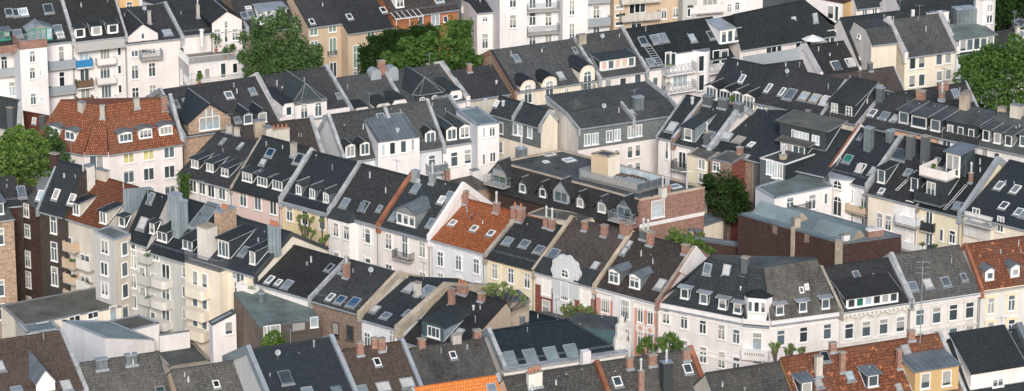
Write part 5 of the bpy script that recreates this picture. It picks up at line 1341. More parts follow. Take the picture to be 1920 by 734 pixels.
for p in ((280, 190), (428, 228), (945, 385)): bl.vent([p], .14, .4, 'darkmetal')
b2 = PolyBlock('stair_house', 'small beige stair house with felt roof on the flat roof of the dormered block', (612, 146), (706, 165), (771, 145), 15.2, 12.1, wall=('cream', 'beige'), top='felt', cop='stonecap', hcop=.12)
m = MB()
P = at(q((690, 250)), 12.1)
ring = [at(q(p), 12.09) for p in ((545, 280), (872, 362), (1010, 322), (690, 240))]
m.prism(ring, (0, 0, .22), 'paving'); pf = m.build('terrace_deck', bl.rt)
for a, b in zip(ring, ring[1:] + ring[:1]):
    fr = Frame(a, b - a); railing(fr, pf, [(0, 0), ((b - a).length, 0)], 12.32, 1.0, 'glass', 'railgrey')
m = MB()
for i in range(9): 
    p = ring[0].lerp(ring[1], .3 + i * .06) + (ring[3] - ring[0]) * .45; m.box(Frame(p, ring[1] - ring[0]), 0, .25, 0, 1.2, 12.34, 12.75, 'railgrey')
m.build('duct', pf)
# terrace furniture and planters
for k, (p, nm, lb) in enumerate((((770, 278), 'planter', 'dark planter box at the back edge of the glass railed roof deck'), ((865, 290), 'planter', 'second dark planter box on the roof deck, nearer the brick end'))):
    P = at(q(p), 12.32); m = MB(); m.box(Frame(P, bl.lf.u), -1.1, 1.1, -.3, .3, 12.32, 12.8, 'darkmetal', 'wood'); tag(m.build(nm, loc=V((P.x, P.y, 12.32))), lb, 'planter')
a, z = bl.fr.pick(q((978, 445))); put_window(bl.fr, bl.rt, a, -.012, z, 1.9, 2.2, 'archlouvre' if 0 else 'louvre', 'framewhite', 'panepale')
m = MB(); m.box(bl.fr, .0, bl.LR, -.09, .02, z - 2.0, z - 1.55, 'white'); m.build('white_band', bl.rt)
m = MB(); a, z = bl.fr.pick(q((1008, 440))); m.box(bl.fr, a - .12, a + .12, -.06, .02, z - 2.0, z + 1.4, 'stonecap'); m.build('wall_stripe', bl.rt)
# zinc roofed yard buildings beside the brick end
b3 = PolyBlock('yard_building', 'low building with pale blue grey roof below the brick end wall', (930, 518), (1150, 570), (1345, 508), 7.0, wall=('cream', 'brickdark'), top='bitumen_blue', cop='zincdark', hcop=.3)
b4 = PolyBlock('yard_building', 'low brick walled building with blue grey roof and round vent', (960, 590), (1425, 655), (1480, 640), 6.9, wall=('brickdark', 'brickdark'), top='bitumen_blue', cop='zincdark', hcop=.12)
b4.fr.prof = [(0, 7.0), (60, 7.01)]; b4.vent([(1200, 572)], .4, .3, 'zincdark'); 
P = at(q((1135, 560)), 7.0); m = MB(); m.box(Frame(P, A_), -.35, .35, -.35, .35, 7.0, 9.4, 'concrete'); b = P + V((0, 0, 2.4)); m.tube(b, b + V((0, 0, 5.2)), .16, 'pipe', 8, .12); m.tube(b + V((-.7, 0, 4.9)), b + V((.7, 0, 4.9)), .06, 'pipe', 5)
tag(m.build('flue_mast', loc=P), 'tall thin pale flue pole on the low blue grey roof', 'chimney')
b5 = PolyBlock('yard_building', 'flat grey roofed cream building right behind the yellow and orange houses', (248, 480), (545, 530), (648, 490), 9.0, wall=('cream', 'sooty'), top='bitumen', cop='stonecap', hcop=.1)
tile(450, 240)
b6 = PolyBlock('yard_building', 'small tan brick building with grey tent roof beside the dormered block', (1130, 300), (1310, 350), (1388, 330), 8.5, wall=('bricktan', 'sooty'), top='bitumen', cop='lead', hcop=.1)
P = at(q((1275, 262)), 10.6); m = MB()
for i in range(4): m.poly([b6.ring[i] + V((0, 0, .12)), b6.ring[(i + 1) % 4] + V((0, 0, .12)), P], 'bitumen')
m.build('tent_roof', b6.rt)
b6.chim((1290, 290), 1.1, .9, 1.6, 'white', cap='lead', z=9.5, flash=False)
b7 = PolyBlock('yard_building', 'low white walled yard wing behind the cream house of the central terrace', (700, 215), (830, 245), (960, 225), 10.5, wall=('white', 'white_cool'), top='bitumen', cop='lead', hcop=.1)
b7.chim((760, 225), .8, .7, 1.0, 'brick', z=10.5, flash=False); b7.chim((840, 250), 1.0, .8, 1.2, 'darkgrey', z=10.5, flash=False); b7.chim((1140, 290), .7, .7, 1.6, 'brick', z=10.5, flash=False)
# ================================================================== right hand quarter: dark brick hall, white corner house, roof terraces
G_V = 'cream rear houses at the right with roof terraces'
tile(1420, 240)
bl = PolyBlock('brick_hall', 'long dark brick hall with blue grey sheet roof and two sloping roof lights', (-105, 478), (470, 642), (792, 598), 11.5, wall=('brickdark', 'brickdark'), top='bitumen_blue', cop='zincdark', hcop=.15)
BH = bl; F = bl.lf
bl.fr.prof = [(0, 11.6), (60, 11.61)]
for (p0, p1, wd, hh) in (((-10, 520), (220, 560), 2.9, 1.15), ((325, 590), (540, 625), 2.6, 1.1)):
    a0 = F.pick(q(p0), 2.0)[0]; a1 = F.pick(q(p1), 2.0)[0]; m = MB()
    m.prism([F.pt(a0, 1.2, 11.6), F.pt(a0, 1.2 + wd * .55, 11.6 + hh), F.pt(a0, 1.2 + wd, 11.6)], F.u * (a1 - a0), 'bitumen_blue', 'stonecap', 'stonecap'); m.build('roof_light', bl.rt)
a, z = F.pick(q((205, 540)), 1.2); bl.chim((215, 545), .9, .8, 1.3, 'stonecap', cap='capconc', z=11.6, flash=False); bl.chim((645, 595), 2.4, .9, .9, 'brick', cap='white', z=11.6, flash=False); bl.chim((485, 618), 1.0, .8, .8, 'white', z=11.6, flash=False)
m = MB()
for x in (195, 450):
    a, z = F.pick(q((x, 600)), -.2); w_ = .18 if x == 195 else .42
    m2 = MB(); m2.box(F, a - w_, a + w_, -.35, .02, 3, 12.0, 'stonecap'); m2.build('wall_pier', bl.rt)
for p in ((97, 562), (273, 608)):
    a, z = F.pick(q(p)); m2 = MB(); m2.box(F, a - .35, a + .35, -.03, .02, z - .5, z + .5, 'brickbrown'); m2.build('blind_window', bl.rt)
P = at(q((622, 560)), 12.4); m = MB()
for i in range(10):
    a0, a1 = 2 * pi * i / 10, 2 * pi * (i + 1) / 10
    m.poly([P + V((.55 * cos(a0), -.05, .55 * sin(a0))), P + V((.55 * cos(a1), -.05, .55 * sin(a1))), P + V((0, .15, 0))], 'railgrey')
m.tube(P, P - V((0, 0, .9)), .05, 'metal', 5); m.build('satellite_dish', bl.rt)
bl = PolyBlock('white_house', 'white house with flat grey green roof, left of the round stair bay', (-10, 330), (95, 392), (412, 325), 13.0, wall=('white', 'white_cool'), top='bitumen_green', cop='zinc', back=(300, 240), hcop=.14)  # cool white left side: its shade is put into the wall colour
WH = bl
bl.win([(178, 422), (300, 407)], 1.1, 1.9, 'tee'); bl.win([(375, 390)], .45, 1.4, 'x')
bl.balcony([(250, 460)], 2.2, .8, .7, 'bars', 'concrete', 'darkmetal')
PW = plane((380, 262), (612, 322), 13.5)
h = House('terraced_house', 'white house with dark slate roof, green tinted skylight and three zinc chimneys', PW, (385, 262), (612, 322), [(562, 5)], 'L', 'white_cool', 'slate', group=G_V)
W1 = h
h.par('L', 'brickcap', .4, .5, body='white'); h.par('R', 'cap', .55, .4)
h.sky([(500, 172)], 1.1, 1.2, pan='panegreen'); h.sky([(572, 222)], 1.0, 1.3, open_=20, frm='framewhite'); h.sky([(440, 182)], .7, 1.0, pan='panedark'); h.sky([(640, 240)], 1.0, 1.2, frm='lead'); h.sky([(570, 50)], .5, .8)
h.chim((612, 115), 1.0, .8, 2.6, 'zincdark', cap='zinc', flash=False); h.chim((730, 70), 1.0, .8, 1.4, 'zincdark', cap='zinc', flash=False)
h.win([(515, 375), (588, 400), (515, 500), (590, 510)], .9, 1.9, 'tee'); h.balcony([(540, 478)], 3.0, 1.1, .9, 'panel', 'stonecap', 'beige')
# round stair bay
a, z = h.fr.pick(q((440, 290)), -.8); c = h.fr.pt(a, .2, 0); m = MB(); n = 14; r_ = 1.75
ring = [c + h.fr.u * (r_ * cos(pi + pi * i / (n - 1))) + h.fr.w * (r_ * sin(pi + pi * i / (n - 1)) * .8) for i in range(n)]
m.prism(ring, (0, 0, h.ze + .3), 'white'); o = m.build('stair_bay', h.rt)
m = MB(); m.prism([V((p.x, p.y, h.ze + .305)) + (p - c) * .08 for p in ring], (0, 0, .18), 'zinc'); m.build('bay_roof', o)
FBY = Frame(h.fr.pt(0, -1.25, 0), h.fr.u)
for p, w_, hh in (((443, 312), 1.3, 1.1), ((443, 430), 1.3, 2.5)):
    a, z = FBY.pick(q(p)); put_window(FBY, o, a, -.012, z, w_, hh, 'archcross', pan='panedark', sub=False)
PV = plane((640, 362), (1122, 484), 13.5)
h = House('terraced_house', 'cream and white rear house with brown black roof and two tall dark chimneys', PV, (612, 352), (885, 425), [(808, 55)], 'L', 'cream', 'brownblack', group=G_V)
V1 = h
h.dormer((683, 303), 1.2, 1.7, 'shed', 1, k=.06, style='x', roofm='tealslate'); h.dormer((865, 348), 1.2, 1.7, 'shed', 1, k=.06, style='x', roofm='slate')
h.sky([(790, 150)], 2.0, 1.6, pan='panedark', frm='zincdark'); h.sky([(832, 245)], .9, .9); h.sky([(985, 190)], .8, 1.3); h.sky([(685, 350)], .7, .8, frm='framewhite')
h.chim((842, 160), .85, .8, 2.6, 'darkgrey', cap='capconc', flash=False); h.chim((922, 185), .85, .8, 3.1, 'darkgrey', cap='capconc', flash=False)
h.ladder((765, 350), (880, 240), .3)
h.win([(675, 510), (722, 523)], .9, 1.9, 'tee'); h.win([(840, 445), (840, 600)], 1.1, 1.9, 'tee')
h.balcony([(815, 545), (850, 690)], 3.0, 1.3, 1.0, 'panel', 'concrete', 'railwhite')
m = MB(); a0, _ = h.fr.pick(q((748, 500))); m.box(h.fr, a0, h.L - .02, -.06, .02, 0, h.ze - .5, 'white'); m.build('white_facade', h.rt)
h = House('terraced_house', 'yellow rear house with roof terrace box and glass door stacked in its dark roof', PV, (888, 425), (1122, 485), [(1090, 128)], 'L', 'paleyellow', 'dark', group=G_V)
V2 = h
h.par('L', 'capconc', .25, .12); h.par('R', 'zinc', .6, .5)
h.chim((1175, 300), .5, .4, 1.3, 'brick', pipe=1); h.sky([(1108, 430)], 1.2, 1.0, open_=25); h.ladder((1030, 455), (1150, 320), .3)
body, a, t0, zb = h.dormer((975, 395), 2.6, 2.4, 'shed', 0, k=.05, roofm='zincdark', cheek='cheek', frontm='cheek', ov=.3, name='attic_room')
put_window(h.fr, body, a - .5, t0 - .012, zb + 1.05, 1.2, 2.0, 'double', sub=False)
F = h.fr; z = zb + 2.7
m = MB(); m.box(F, a - 1.9, a + 2.0, t0 - .6, t0 + 3.2, z, z + .2, 'concrete'); tr = m.build('roof_terrace', h.rt)
railing(F, tr, [(a - 1.85, t0 + 3.0), (a - 1.85, t0 - .55), (a + 1.95, t0 - .55), (a + 1.95, t0 + 3.0)], z + .2, 1.0, 'solid', 'pinkwhite')
m = MB(); m.prism([F.pt(a + .6, t0 + 1.2, z + .2), F.pt(a + .6, t0 + 1.2, z + 3.0), F.pt(a + .6, t0 + 4.2, z + 3.0), F.pt(a + .6, t0 + 4.2, z + .2)], F.u * 2.0, 'framewhite', 'pane', 'pane'); m.prism([F.pt(a + .3, t0 + .9, z + 3.01), F.pt(a + 2.9, t0 + .9, z + 3.01), F.pt(a + 2.9, t0 + 4.4, z + 3.3), F.pt(a + .3, t0 + 4.4, z + 3.3)], (0, 0, .12), 'zincdark'); gh = m.build('glass_house', tr)
put_window(Frame(F.pt(0, t0 + 1.2, 0), F.u), gh, a + 1.6, -.02, z + 1.6, 1.8, 2.5, 'double', sub=False)
m = MB(); m.box(F, a - 1.9, a + 1.9, t0 - 1.6, t0, zb - .2, zb, 'zincdark'); o = m.build('balcony', h.rt); railing(F, o, [(a - 1.85, t0), (a - 1.85, t0 - 1.55), (a + 1.85, t0 - 1.55), (a + 1.85, t0)], zb, 1.1, 'panel', 'darkmetal')
h.win([(948, 505), (948, 610)], 1.0, 2.0, 'double'); h.balcony([(930, 580), (935, 700)], 1.8, .5, 1.1, 'panel', 'concrete', 'darkmetal'); h.win([(1015, 590)], .5, 1.5, 'x'); h.win([(1075, 600)], .9, 1.6, 'tee')
h = House('terraced_house', 'cream rear house with four skylights and rounded white balcony wing', PV, (1135, 470), (1500, 565), [(1385, 185)], 'L', 'cream', 'slate', group=G_V)
V3 = h
h.sky([(1335, 320), (1422, 340)], .9, 1.4, frm='framewhite'); h.sky([(1358, 430), (1440, 465)], .9, 1.2, frm='framewhite'); h.sky([(1465, 480)], .8, 1.0)
h.balcony([(1215, 545)], 3.4, 1.5, .3, 'rails', 'sooty', 'railgrey'); h.win([(1340, 530)], .9, 1.9, 'double'); h.win([(1245, 580), (1205, 480)], 1.0, 1.7, 'double')
m = MB(); F = h.fr; m.box(F, .3, 4.0, -.3, .02, h.ze - 2.5, h.ze + .4, 'stonewhite'); m.build('rounded_wing', h.rt)

# ------------------------------------------------------------------ row with the big box dormer
G_X = 'dark roofed houses left of the white right hand house'
tile(1240, 100, 3.67)
PX = plane((85, 612), (1424, 914), 13.8)
h = House('terraced_house', 'dark roof wedge between the slate house and the brown firewall', PX, (-20, 560), (82, 604), [(270, 318)], 'R', 'pinkwhite', 'dark', group=G_X)
h.sky([(75, 510)], 1.2, 1.6); h.vent([(213, 345)], .2, .8); h.win([(40, 670)], .5, 2.2, 'x'); h.par('L', 'cap', .25, .2)
h = House('terraced_house', 'dark roofed house with zinc gabled dormer between two long pale firewalls', PX, (90, 612), (338, 668), [(300, 330)], 'L', 'pinkwhite', 'dark', group=G_X)
h.par('L', 'cap', .6, .6, body='brickbrown'); h.par('R', 'cap', .7, .5)
h.dormer((185, 605), 2.0, 1.75, 'shed', 1, k=.15, style='x', roofm='tealslate', cheek='zincseam', frontm='zincdark', ww=1.1, wh=1.5)
h.sky([(335, 562)], 1.2, 1.1); h.sky([(447, 572)], 1.5, 1.2); h.sky([(448, 520)], .3, 1.2)
h.chim((312, 630), .8, .7, 1.8, 'darkgrey', pipe=1); 
for p in ((322, 350), (425, 370), (530, 400)): h.chim(p, 1.4, .9, 1.2, 'darkgrey', cap='lead')
tile(900, 240)
h.win([(1115, 180)], 1.1, 2.3, 'double'); h.balcony([(1105, 245)], 3.0, 1.3, 1.0, 'bars', 'concrete', 'darkmetal')
tile(1240, 100, 3.67)
h = House('terraced_house', 'dark roofed brick house with open tan skylight and red brick chimney', PX, (345, 673), (640, 738), [(658, 395)], 'L', 'brickbrown', 'dark', group=G_X)
h.sky([(535, 597)], 1.3, 1.4, pan='panepale', frm='stonecap'); h.sky([(620, 630)], .7, 1.0, frm='framewhite'); h.sky([(768, 675)], 1.2, 1.4, frm='lead'); h.sky([(590, 715)], .5, .9)
h.chim((540, 705), .8, .7, 1.2, 'brick', pipe=0, flash=False)
tile(900, 240)
bl = PolyBlock('yellow_annex', 'pale yellow annex with flat dark roof and barred windows beside the brick house', (1140, 150), (1255, 185), (1330, 130), 13.8, wall=('brickbrown', 'paleyellow'), top='bitumen', cop='stonecap', hcop=.1)
bl.win([(1222, 200), (1225, 275)], 1.2, 1.3, 'double', fr=bl.lf)
bl = PolyBlock('brick_annex', 'red brick annex with flat roof and one white window, left of the courtyard tree', (1268, 175), (1385, 200), (1480, 150), 14.0, wall=('brickred', 'brickbrown'), top='bitumen', cop='lead', hcop=.12)
bl.win([(1302, 215)], 1.0, 1.2, 'cross', fr=bl.lf)
tile(1240, 100, 3.67)
h = House('terraced_house', 'dark house with big flat roofed box dormer and row of white slit windows', PX, (645, 740), (1130, 848), [(900, 462)], 'L', 'darkgrey', 'dark', group=G_X)
XB = h
body, a, t0, zb = h.dormer((970, 640), 6.6, 2.5, 'shed', 0, k=.06, roofm='bitumen', cheek='cheek', frontm='cheek', ov=.5, name='box_dormer')
F = h.fr
for p in ((908, 555), (933, 563), (957, 568), (981, 574), (1005, 580)): a_, z_ = F.pick(q(p), t0); put_window(F, body, a_, t0 - .012, z_, .42, 1.1, 'x', pan='panepale', sub=False)
for p in ((1050, 592), (1076, 598)): a_, z_ = F.pick(q(p), t0); put_window(F, body, a_, t0 - .012, z_, .45, 1.1, 'x', pan='panepale', sub=False)
body, a, t0, zb = h.dormer((905, 690), 3.6, 1.2, 'shed', 2, k=.1, roofm='bitumen', cheek='cheek', frontm='cheek', ov=.6, style='double')
tile(1420, 240)
bl = PolyBlock('low_annex', 'low annex with felt roof, white trimmed eave and terracotta planters', (15, 170), (155, 205), (480, 92), 15.0, wall=('slate', 'darkgrey'), top='felt', cop='framewhite', hcop=.12, copw=.15)
bl.win([(68, 215), (98, 235), (125, 235)], .9, 1.9, 'double', fr=bl.lf, pan='panepale')
bl.chim((140, 262), .7, .6, 2.6, 'stonecap', z=13.0, flash=False, pipe=2)
# potted shrub
# ------------------------------------------------------------------ upper right row
G_Y = 'dark roofed row at the upper right'
tile(0, 0, 1)
PY = pyaw((1413, 189), 14.0, -36)
tile(1240, 100, 3.67)
h = House('terraced_house', 'low dark roof fronted by four white peaked dormers with plants', PY, (300, 305), (640, 372), [(5.2, 3.8, 0)], 'L', 'stonewhite', 'dark', group=G_Y)
for p in ((345, 318), (440, 345), (525, 360), (600, 380)): h.dormer(p, 1.75, 1.7, 'gable', 1, rise=.35, tt=-.2, style='triple', roofm='brownblack', cheek='cheek', frontm='framewhite', ov=.12)
h.sky([(557, 178)], .7, 1.3, frm='framewhite')
h = House('terraced_house', 'broad dark roof with six skylights over a cream wall with small windows', PY, (637, 328), (1102, 437), [(805, 102)], 'L', 'paleyellow', 'brownblack', group=G_Y)
h.sky([(738, 243)], .6, 1.5, frm='framewhite'); h.sky([(832, 268)], .6, 1.4, frm='framewhite'); h.sky([(887, 285)], 1.3, 1.9, frm='zinc'); h.sky([(983, 298), (1058, 313)], 1.2, 1.5, frm='stonecap', pan='panepale'); h.sky([(1130, 328)], 1.1, 1.6, frm='framewhite', open_=15)
h.row((690, 380), (835, 425), 3, 1.3, 1.0, 'double', 1, pan='panegreen' if 0 else 'panepale')
h.par('R', 'cap', .3, .15); h.chim((1008, 440), .6, .5, 1.0, 'lead', flash=False)
h = House('terraced_house', 'dark roof with black boarded dormer of two white lattice windows', PY, (1105, 438), (1352, 488), [(1292, 215)], 'L', 'sooty', 'brownblack', group=G_Y)
h.dormer((1242, 420), 3.6, 1.45, 'shed', 0, k=.3, roofm='brownblack', cheek='cheek', frontm='cheek', ov=.25)
d0 = [o for o in h.rt.children if o.name.startswith('dormer')][0]; F = h.fr; tt = min((V(v.co) + WL[h.rt.name] - F.O).dot(F.w) for v in d0.data.vertices)
for p in ((1193, 380), (1292, 402)): a_, z_ = F.pick(q(p), tt); put_window(F, d0, a_, tt - .012, z_, .95, 1.4, 'six', sub=False)
h.vent([(1270, 300)], .14, .3); h.par('R', 'cap', .3, .15)
tile(1620, 150, 4.893)
h = House('terraced_house', 'dark roof with three bright skylights in a row, beside the pink walled house', PY, (-20, 425), (258, 470), [(200, 122)], 'L', 'sooty', 'brownblack', group=G_Y)
h.sky([(80, 305)], .9, 1.2, frm='framewhite'); h.sky([(192, 332), (292, 355)], 1.1, 1.3); h.chim((148, 190), 1.1, .9, 1.9, 'darkgrey', cap='zinc', flash=False); h.vent([(235, 378), (195, 372), (125, 355), (78, 345), (28, 335)], .08, .15)
h = House('terraced_house', 'pink walled house with three dark open shed dormers and brick chimneys', PY, (262, 432), (690, 528), [(468, 190)], 'L', 'peach', 'brownblack', group=G_Y)
for p, w_ in (((365, 400), 1.5), ((505, 440), 2.3), ((655, 472), 1.5)): h.dormer(p, w_, 1.55, 'shed', 1, k=.06, style='x', roofm='felt', cheek='cheek', ov=.25, pan='panedark' if w_ > 2 else 'pane')
h.chim((520, 190), 1.3, .8, 1.5, 'brick', flash=False); h.chim((715, 175), .7, .6, .9, 'brick', pipe=1); h.chim((920, 275), 1.3, 1.0, 2.4, 'stonecap', flash=False); h.chim((945, 225), .9, .7, 2.0, 'brick', flash=False)
h = House('terraced_house', 'white walled house with flat shed dormer of three small windows', PY, (692, 528), (1045, 602), [(945, 250)], 'L', 'white_cool', 'brownblack', group=G_Y)
h.dormer((895, 500), 4.5, 1.45, 'shed', 0, k=.06, roofm='felt', cheek='cheek', frontm='cheek', ov=.25)
d0 = [o for o in h.rt.children if o.name.startswith('dormer')][0]; F = h.fr; tt = min((V(v.co) + WL[h.rt.name] - F.O).dot(F.w) for v in d0.data.vertices)
for p in ((793, 455), (888, 475), (986, 495)): a_, z_ = F.pick(q(p), tt); put_window(F, d0, a_, tt - .012, z_, .8, 1.2, 'x', sub=False)
h.win([(760, 595), (895, 625), (985, 655)], 1.2, 1.1, 'double'); h.chim((850, 600), .6, .5, 1.0, 'stonewhite', z=12, flash=False)
h.chim((1265, 350), 1.1, .9, 1.6, 'stonecap', flash=False)
h = House('terraced_house', 'white house with lead grey roof and narrow dormers, far right', PY, (1050, 603), (1540, 690), [(1235, 310)], 'L', 'white', 'felt', group=G_Y)
for p in ((1120, 560), (1222, 585), (1325, 608), (1460, 612)): h.dormer(p, 1.15, 1.45, 'shed', 1, k=.06, style='x', roofm='felt', cheek='lead', ov=.2)
h.win([(1110, 690)], .9, 2.0, 'x', pan='panepale'); h.win([(1220, 710)], .8, 1.2, 'x'); h.chim((1400, 330), 1.8, 1.0, 1.6, 'sooty', cap='lead', flash=False)

# ------------------------------------------------------------------ roofs between the dark row and the cream house
tile(1420, 0)
h = shouse('brown roof lying before the tall cream house', (385, 425), (752, 357), 'sooty', 'brown', 17.0, yaw=24, group=None)
h.chim((620, 385), .7, .6, 1.0, 'darkgrey')
h.par('R', 'cap', .2, .1); h.chim((670, 500), 1.0, .6, .8, 'zinc', flash=False)
h = shouse('grey brown roof with small roof lights and pale gable edge beside the right tree', (760, 518), (1150, 450), 'cream', 'brownblack', 16.5, yaw=24, group=None, endw='cream')
h.sky([(1165, 530)], 1.2, 1.4, frm='zinc'); h.par('R', 'cap', .3, .2); h.chim((1020, 490), 1.7, .7, .9, 'brick', flash=False); h.sky([(1090, 515)], 1.0, 1.2)
h = House('terraced_house', 'grey brown roof with two open skylights between white gable and cream block', pyaw((345, 418), 12.8, 24), (345, 418), (560, 385), [(262, 262)], 'L', 'white', 'brownblack', group=None)
h.par('L', 'cap', .5, .5, body='white'); h.sky([(430, 360), (510, 345)], 1.2, 1.3, frm='framewhite', open_=20)
h = shouse('dark brown roof left of the white gable edge in the upper right', (0, 372), (250, 325), 'sooty', 'brownblack', 16.0, yaw=24, group=None)
# ================================================================== upper terrace: continues the line of the second terrace to the right
G_U = 'upper terrace across the top of the photo'
tile(900, 0)
h = House('terraced_house', 'cream house with three arched white attic bays under a long brown roof', PMA, (190, 512), (655, 434), [(60, 287)], 'L', 'cream', 'grey', group=G_U, endw='bricktan')
H20 = h
h.par('R', 'cap', .55, .4); h.par('L', 'slate', .35, .2, body='brick')
for p, hh, rs in (((263, 512), .95, .85), ((381, 492), .95, .85), ((590, 455), 1.5, .9)):
    body, a, t0, zb = h.dormer(p, 2.2, hh, 'arch', 0, rise=rs, tt=-.15, roofm='dark', cheek='cream', frontm='cream', drop=2.6, ov=.08)
    put_window(h.fr, body, a, t0 - .012, zb + (-.1 if hh < 1 else .3), 1.2, 2.6, 'archcross', sub=False)
    if hh > 1: m = MB(); m.box(h.fr, a - .9, a + .9, t0 - .7, t0, zb - 1.3, zb - 1.15, 'stonecap'); o = m.build('balcony', h.rt); railing(h.fr, o, [(a - .85, t0), (a - .85, t0 - .65), (a + .85, t0 - .65), (a + .85, t0)], zb - 1.14, .9, 'bars', 'railgrey')
h.sky([(200, 323), (443, 418)], .9, 1.3); h.sky([(522, 278)], .6, 1.0)
h.win([(475, 525)], .55, 2.0, 'double'); h.win([(580, 562), (605, 558)], .8, 1.9, 'double'); h.win([(380, 585)], 1.2, 1.2, 'cross')
h = House('terraced_house', 'white house with wide shed dormer of five panes, two of them peach coloured', PMA, (658, 434), (915, 384), [(785, 170)], 'R', 'pinkwhite', 'grey', group=G_U)
h.par('R', 'cap', .55, .4)
body, a, t0, zb = h.dormer((757, 378), 5.2, 1.35, 'shed', 0, k=.05, roofm='tealslate', cheek='cheek', frontm='framewhite', ov=.2)
for i, pn in enumerate(('peachpanel', 'pane', 'peachpanel', 'peachpanel', 'pane')): put_window(h.fr, body, a + (i - 2) * .99, t0 - .012, zb + .68, .95, 1.2, 'x', pan=pn, sub=False)
h.win([(704, 466), (786, 458), (867, 438)], 1.0, 1.5, 'x', 1); h.win([(705, 562), (786, 549), (867, 527)], 1.0, 1.5, 'x', 1)
h.chim((560, 235), 1.3, .8, 1.2, 'capconc', flash=False)
h = House('terraced_house', 'long white house with roof stair, latticed balconies and white attic box, top middle right', PMA, (918, 384), (1395, 302), [(806, 168)], 'L', 'pinkwhite', 'dark', group=G_U)
H22 = h
h.sky([(897, 228)], 1.1, 1.4, pan='panedark'); h.sky([(966, 218), (1004, 211)], 1.3, 1.5); h.sky([(1168, 212)], .9, 1.3, pan='panepale'); h.sky([(1270, 196)], .9, 1.4, pan='panedark'); h.sky([(937, 345), (980, 340)], .9, 1.3)
h.ladder((915, 250), (985, 350), 1.0)
h.dormer((1375, 240), 3.0, 2.0, 'shed', 3, k=.1, roofm='zinc', cheek='framewhite', frontm='framewhite', style='x', ww=.75, wh=1.6, ov=.12, name='attic_box')
h.win([(963, 468), (1008, 462)], .8, 2.2, 'x', 1)
F = h.fr
a0, _ = F.pick(q((1035, 420))); a1, _ = F.pick(q((1190, 400)))
m = MB(); m.box(F, a0, a1, -.5, .02, 0, h.ze + 1.5, 'white', 'lead'); m.build('white_bay', h.rt)
FW = Frame(F.pt(0, -.5, 0), F.u)
h.win([(1060, 330), (1035, 325)], .9, 1.9, 'x', fr=FW, pan='panedark'); h.win([(1100, 445)], 2.2, 1.6, 'triple', fr=FW, pan='panepale')
h.balcony([(1110, 412), (1110, 512)], 4.4, 1.3, 1.2, 'lattice', 'white', 'railgrey', fr=FW); h.balcony([(1322, 405)], 3.6, 1.3, 1.2, 'lattice', 'white', 'railgrey'); h.win([(1300, 315), (1345, 310)], 1.1, 1.9, 'x', pan='panedark')
a0, _ = F.pick(q((1168, 420))); a1, _ = F.pick(q((1258, 400))); m = MB(); n = 10
m.prism([F.pt(a0 + (a1 - a0) * i / n, -.02 - 1.5 * sin(pi * i / n) ** .6, 0) for i in range(n + 1)], (0, 0, h.ze + 1.6), 'white', 'lead'); m.build('stair_tower', h.rt)
FS = Frame(F.pt(0, -1.52, 0), F.u); h.win([(1217, 350), (1217, 455)], .9, 2.2, 'x', fr=FS, pan='panedark')
tile(1420, 0)
h = PolyHouse('terraced_house', 'long white attic storey with glass doors and terrace fence under a dark hipped roof', [(-95, 243), (460, 158)], 15.8, [(-130, 92), (265, 8)], 19.6, 'pinkwhite', ['dark'], 'dark', D=11, deckf=.04, group=G_U)
H22b = h
h.win([(62, 262), (92, 258), (118, 252), (225, 232), (252, 226), (278, 222), (385, 208), (410, 204), (440, 200)], .95, 2.0, 'x', pan='panedark')
h.sky([(100, 135), (200, 118), (318, 98)], .7, 1.2, frm='zinc', pan='panepale')
F = h.fr; a0, z0_ = F.pick(q((-20, 345)), -3.2); a1, _ = F.pick(q((215, 300)), -3.2); zt = h.ze - 2.6
m = MB(); m.box(F, -1.5, F.L, -3.3, -.02, 0, zt, 'pinkwhite', 'paving'); o = m.build('terrace', h.rt)
railing(F, o, [(-1.4, -3.2), (a1 + 3.0, -3.2), (a1 + 4.0, -2.0), (a1 + 5.5, -2.0)], zt, 1.9, 'panel', 'railgrey')
P = F.pt(*F.pick(q((305, 232)), -1.2)[:1], -1.2, zt); m = MB(); m.tube(P, P + V((0, 0, 2.5)), .04, 'railwhite', 6); mm = MB()
for i in range(8):
    b0, b1 = 2 * pi * i / 8, 2 * pi * (i + 1) / 8; mm.poly([P + V((1.5 * cos(b0), 1.5 * sin(b0), 2.15)), P + V((1.5 * cos(b1), 1.5 * sin(b1), 2.15)), P + V((0, 0, 2.75))], 'awning' if 0 else 'framewhite')
um = root('parasol', 'open white parasol on the long terrace with glass doors', 'parasol', P); m.build('pole', um); mm.build('canopy', um)

# ------------------------------------------------------------------ cream house and its neighbours, upper right
PCR = pyaw((815, 318), 14.0, 24)
h = House('terraced_house', 'tall cream house with brown roof between two curved zinc firewalls', PCR, (812, 318), (1097, 267), [(722, 120)], 'L', 'cream', 'grey')
HC_ = h
h.par('L', 'cap', .6, .6, body='pinkwhite'); h.par('R', 'cap', .6, .5, body='pinkwhite')
h.win([(853, 350), (903, 343), (999, 326), (1049, 317)], 1.0, 1.6, 'x', 1, pan='panepale' if 0 else 'pane'); h.win([(850, 447), (903, 441)], 1.0, 1.7, 'x'); h.win([(1000, 418), (1050, 409)], .95, 1.4, 'x', pan='panepale'); h.vent([(735, 140), (748, 140)], .05, 1.2)
h = House('attic_block', 'cream windowless block with small sloping tiled roof and sunken roof terrace', pyaw((628, 243), 16.4, 20), (628, 245), (768, 226), [(597, 165)], 'L', 'cream', 'grey', endw='stonewhite', back=[(5.5, 17.9), (8.0, 14.5)], cap=False)
h.win([(560, 200)], .9, .5, 'x', fr=h.left()); h.win([(560, 322)], .8, .5, 'x', fr=h.left())
PR = pyaw((1092, 305), 13.5, 24)
h = House('terraced_house', 'white house with green grey shed roof over glazed attic, left of the right tree', PR, (1095, 308), (1350, 262), [(965, 112)], 'L', 'white_cool', 'dark')
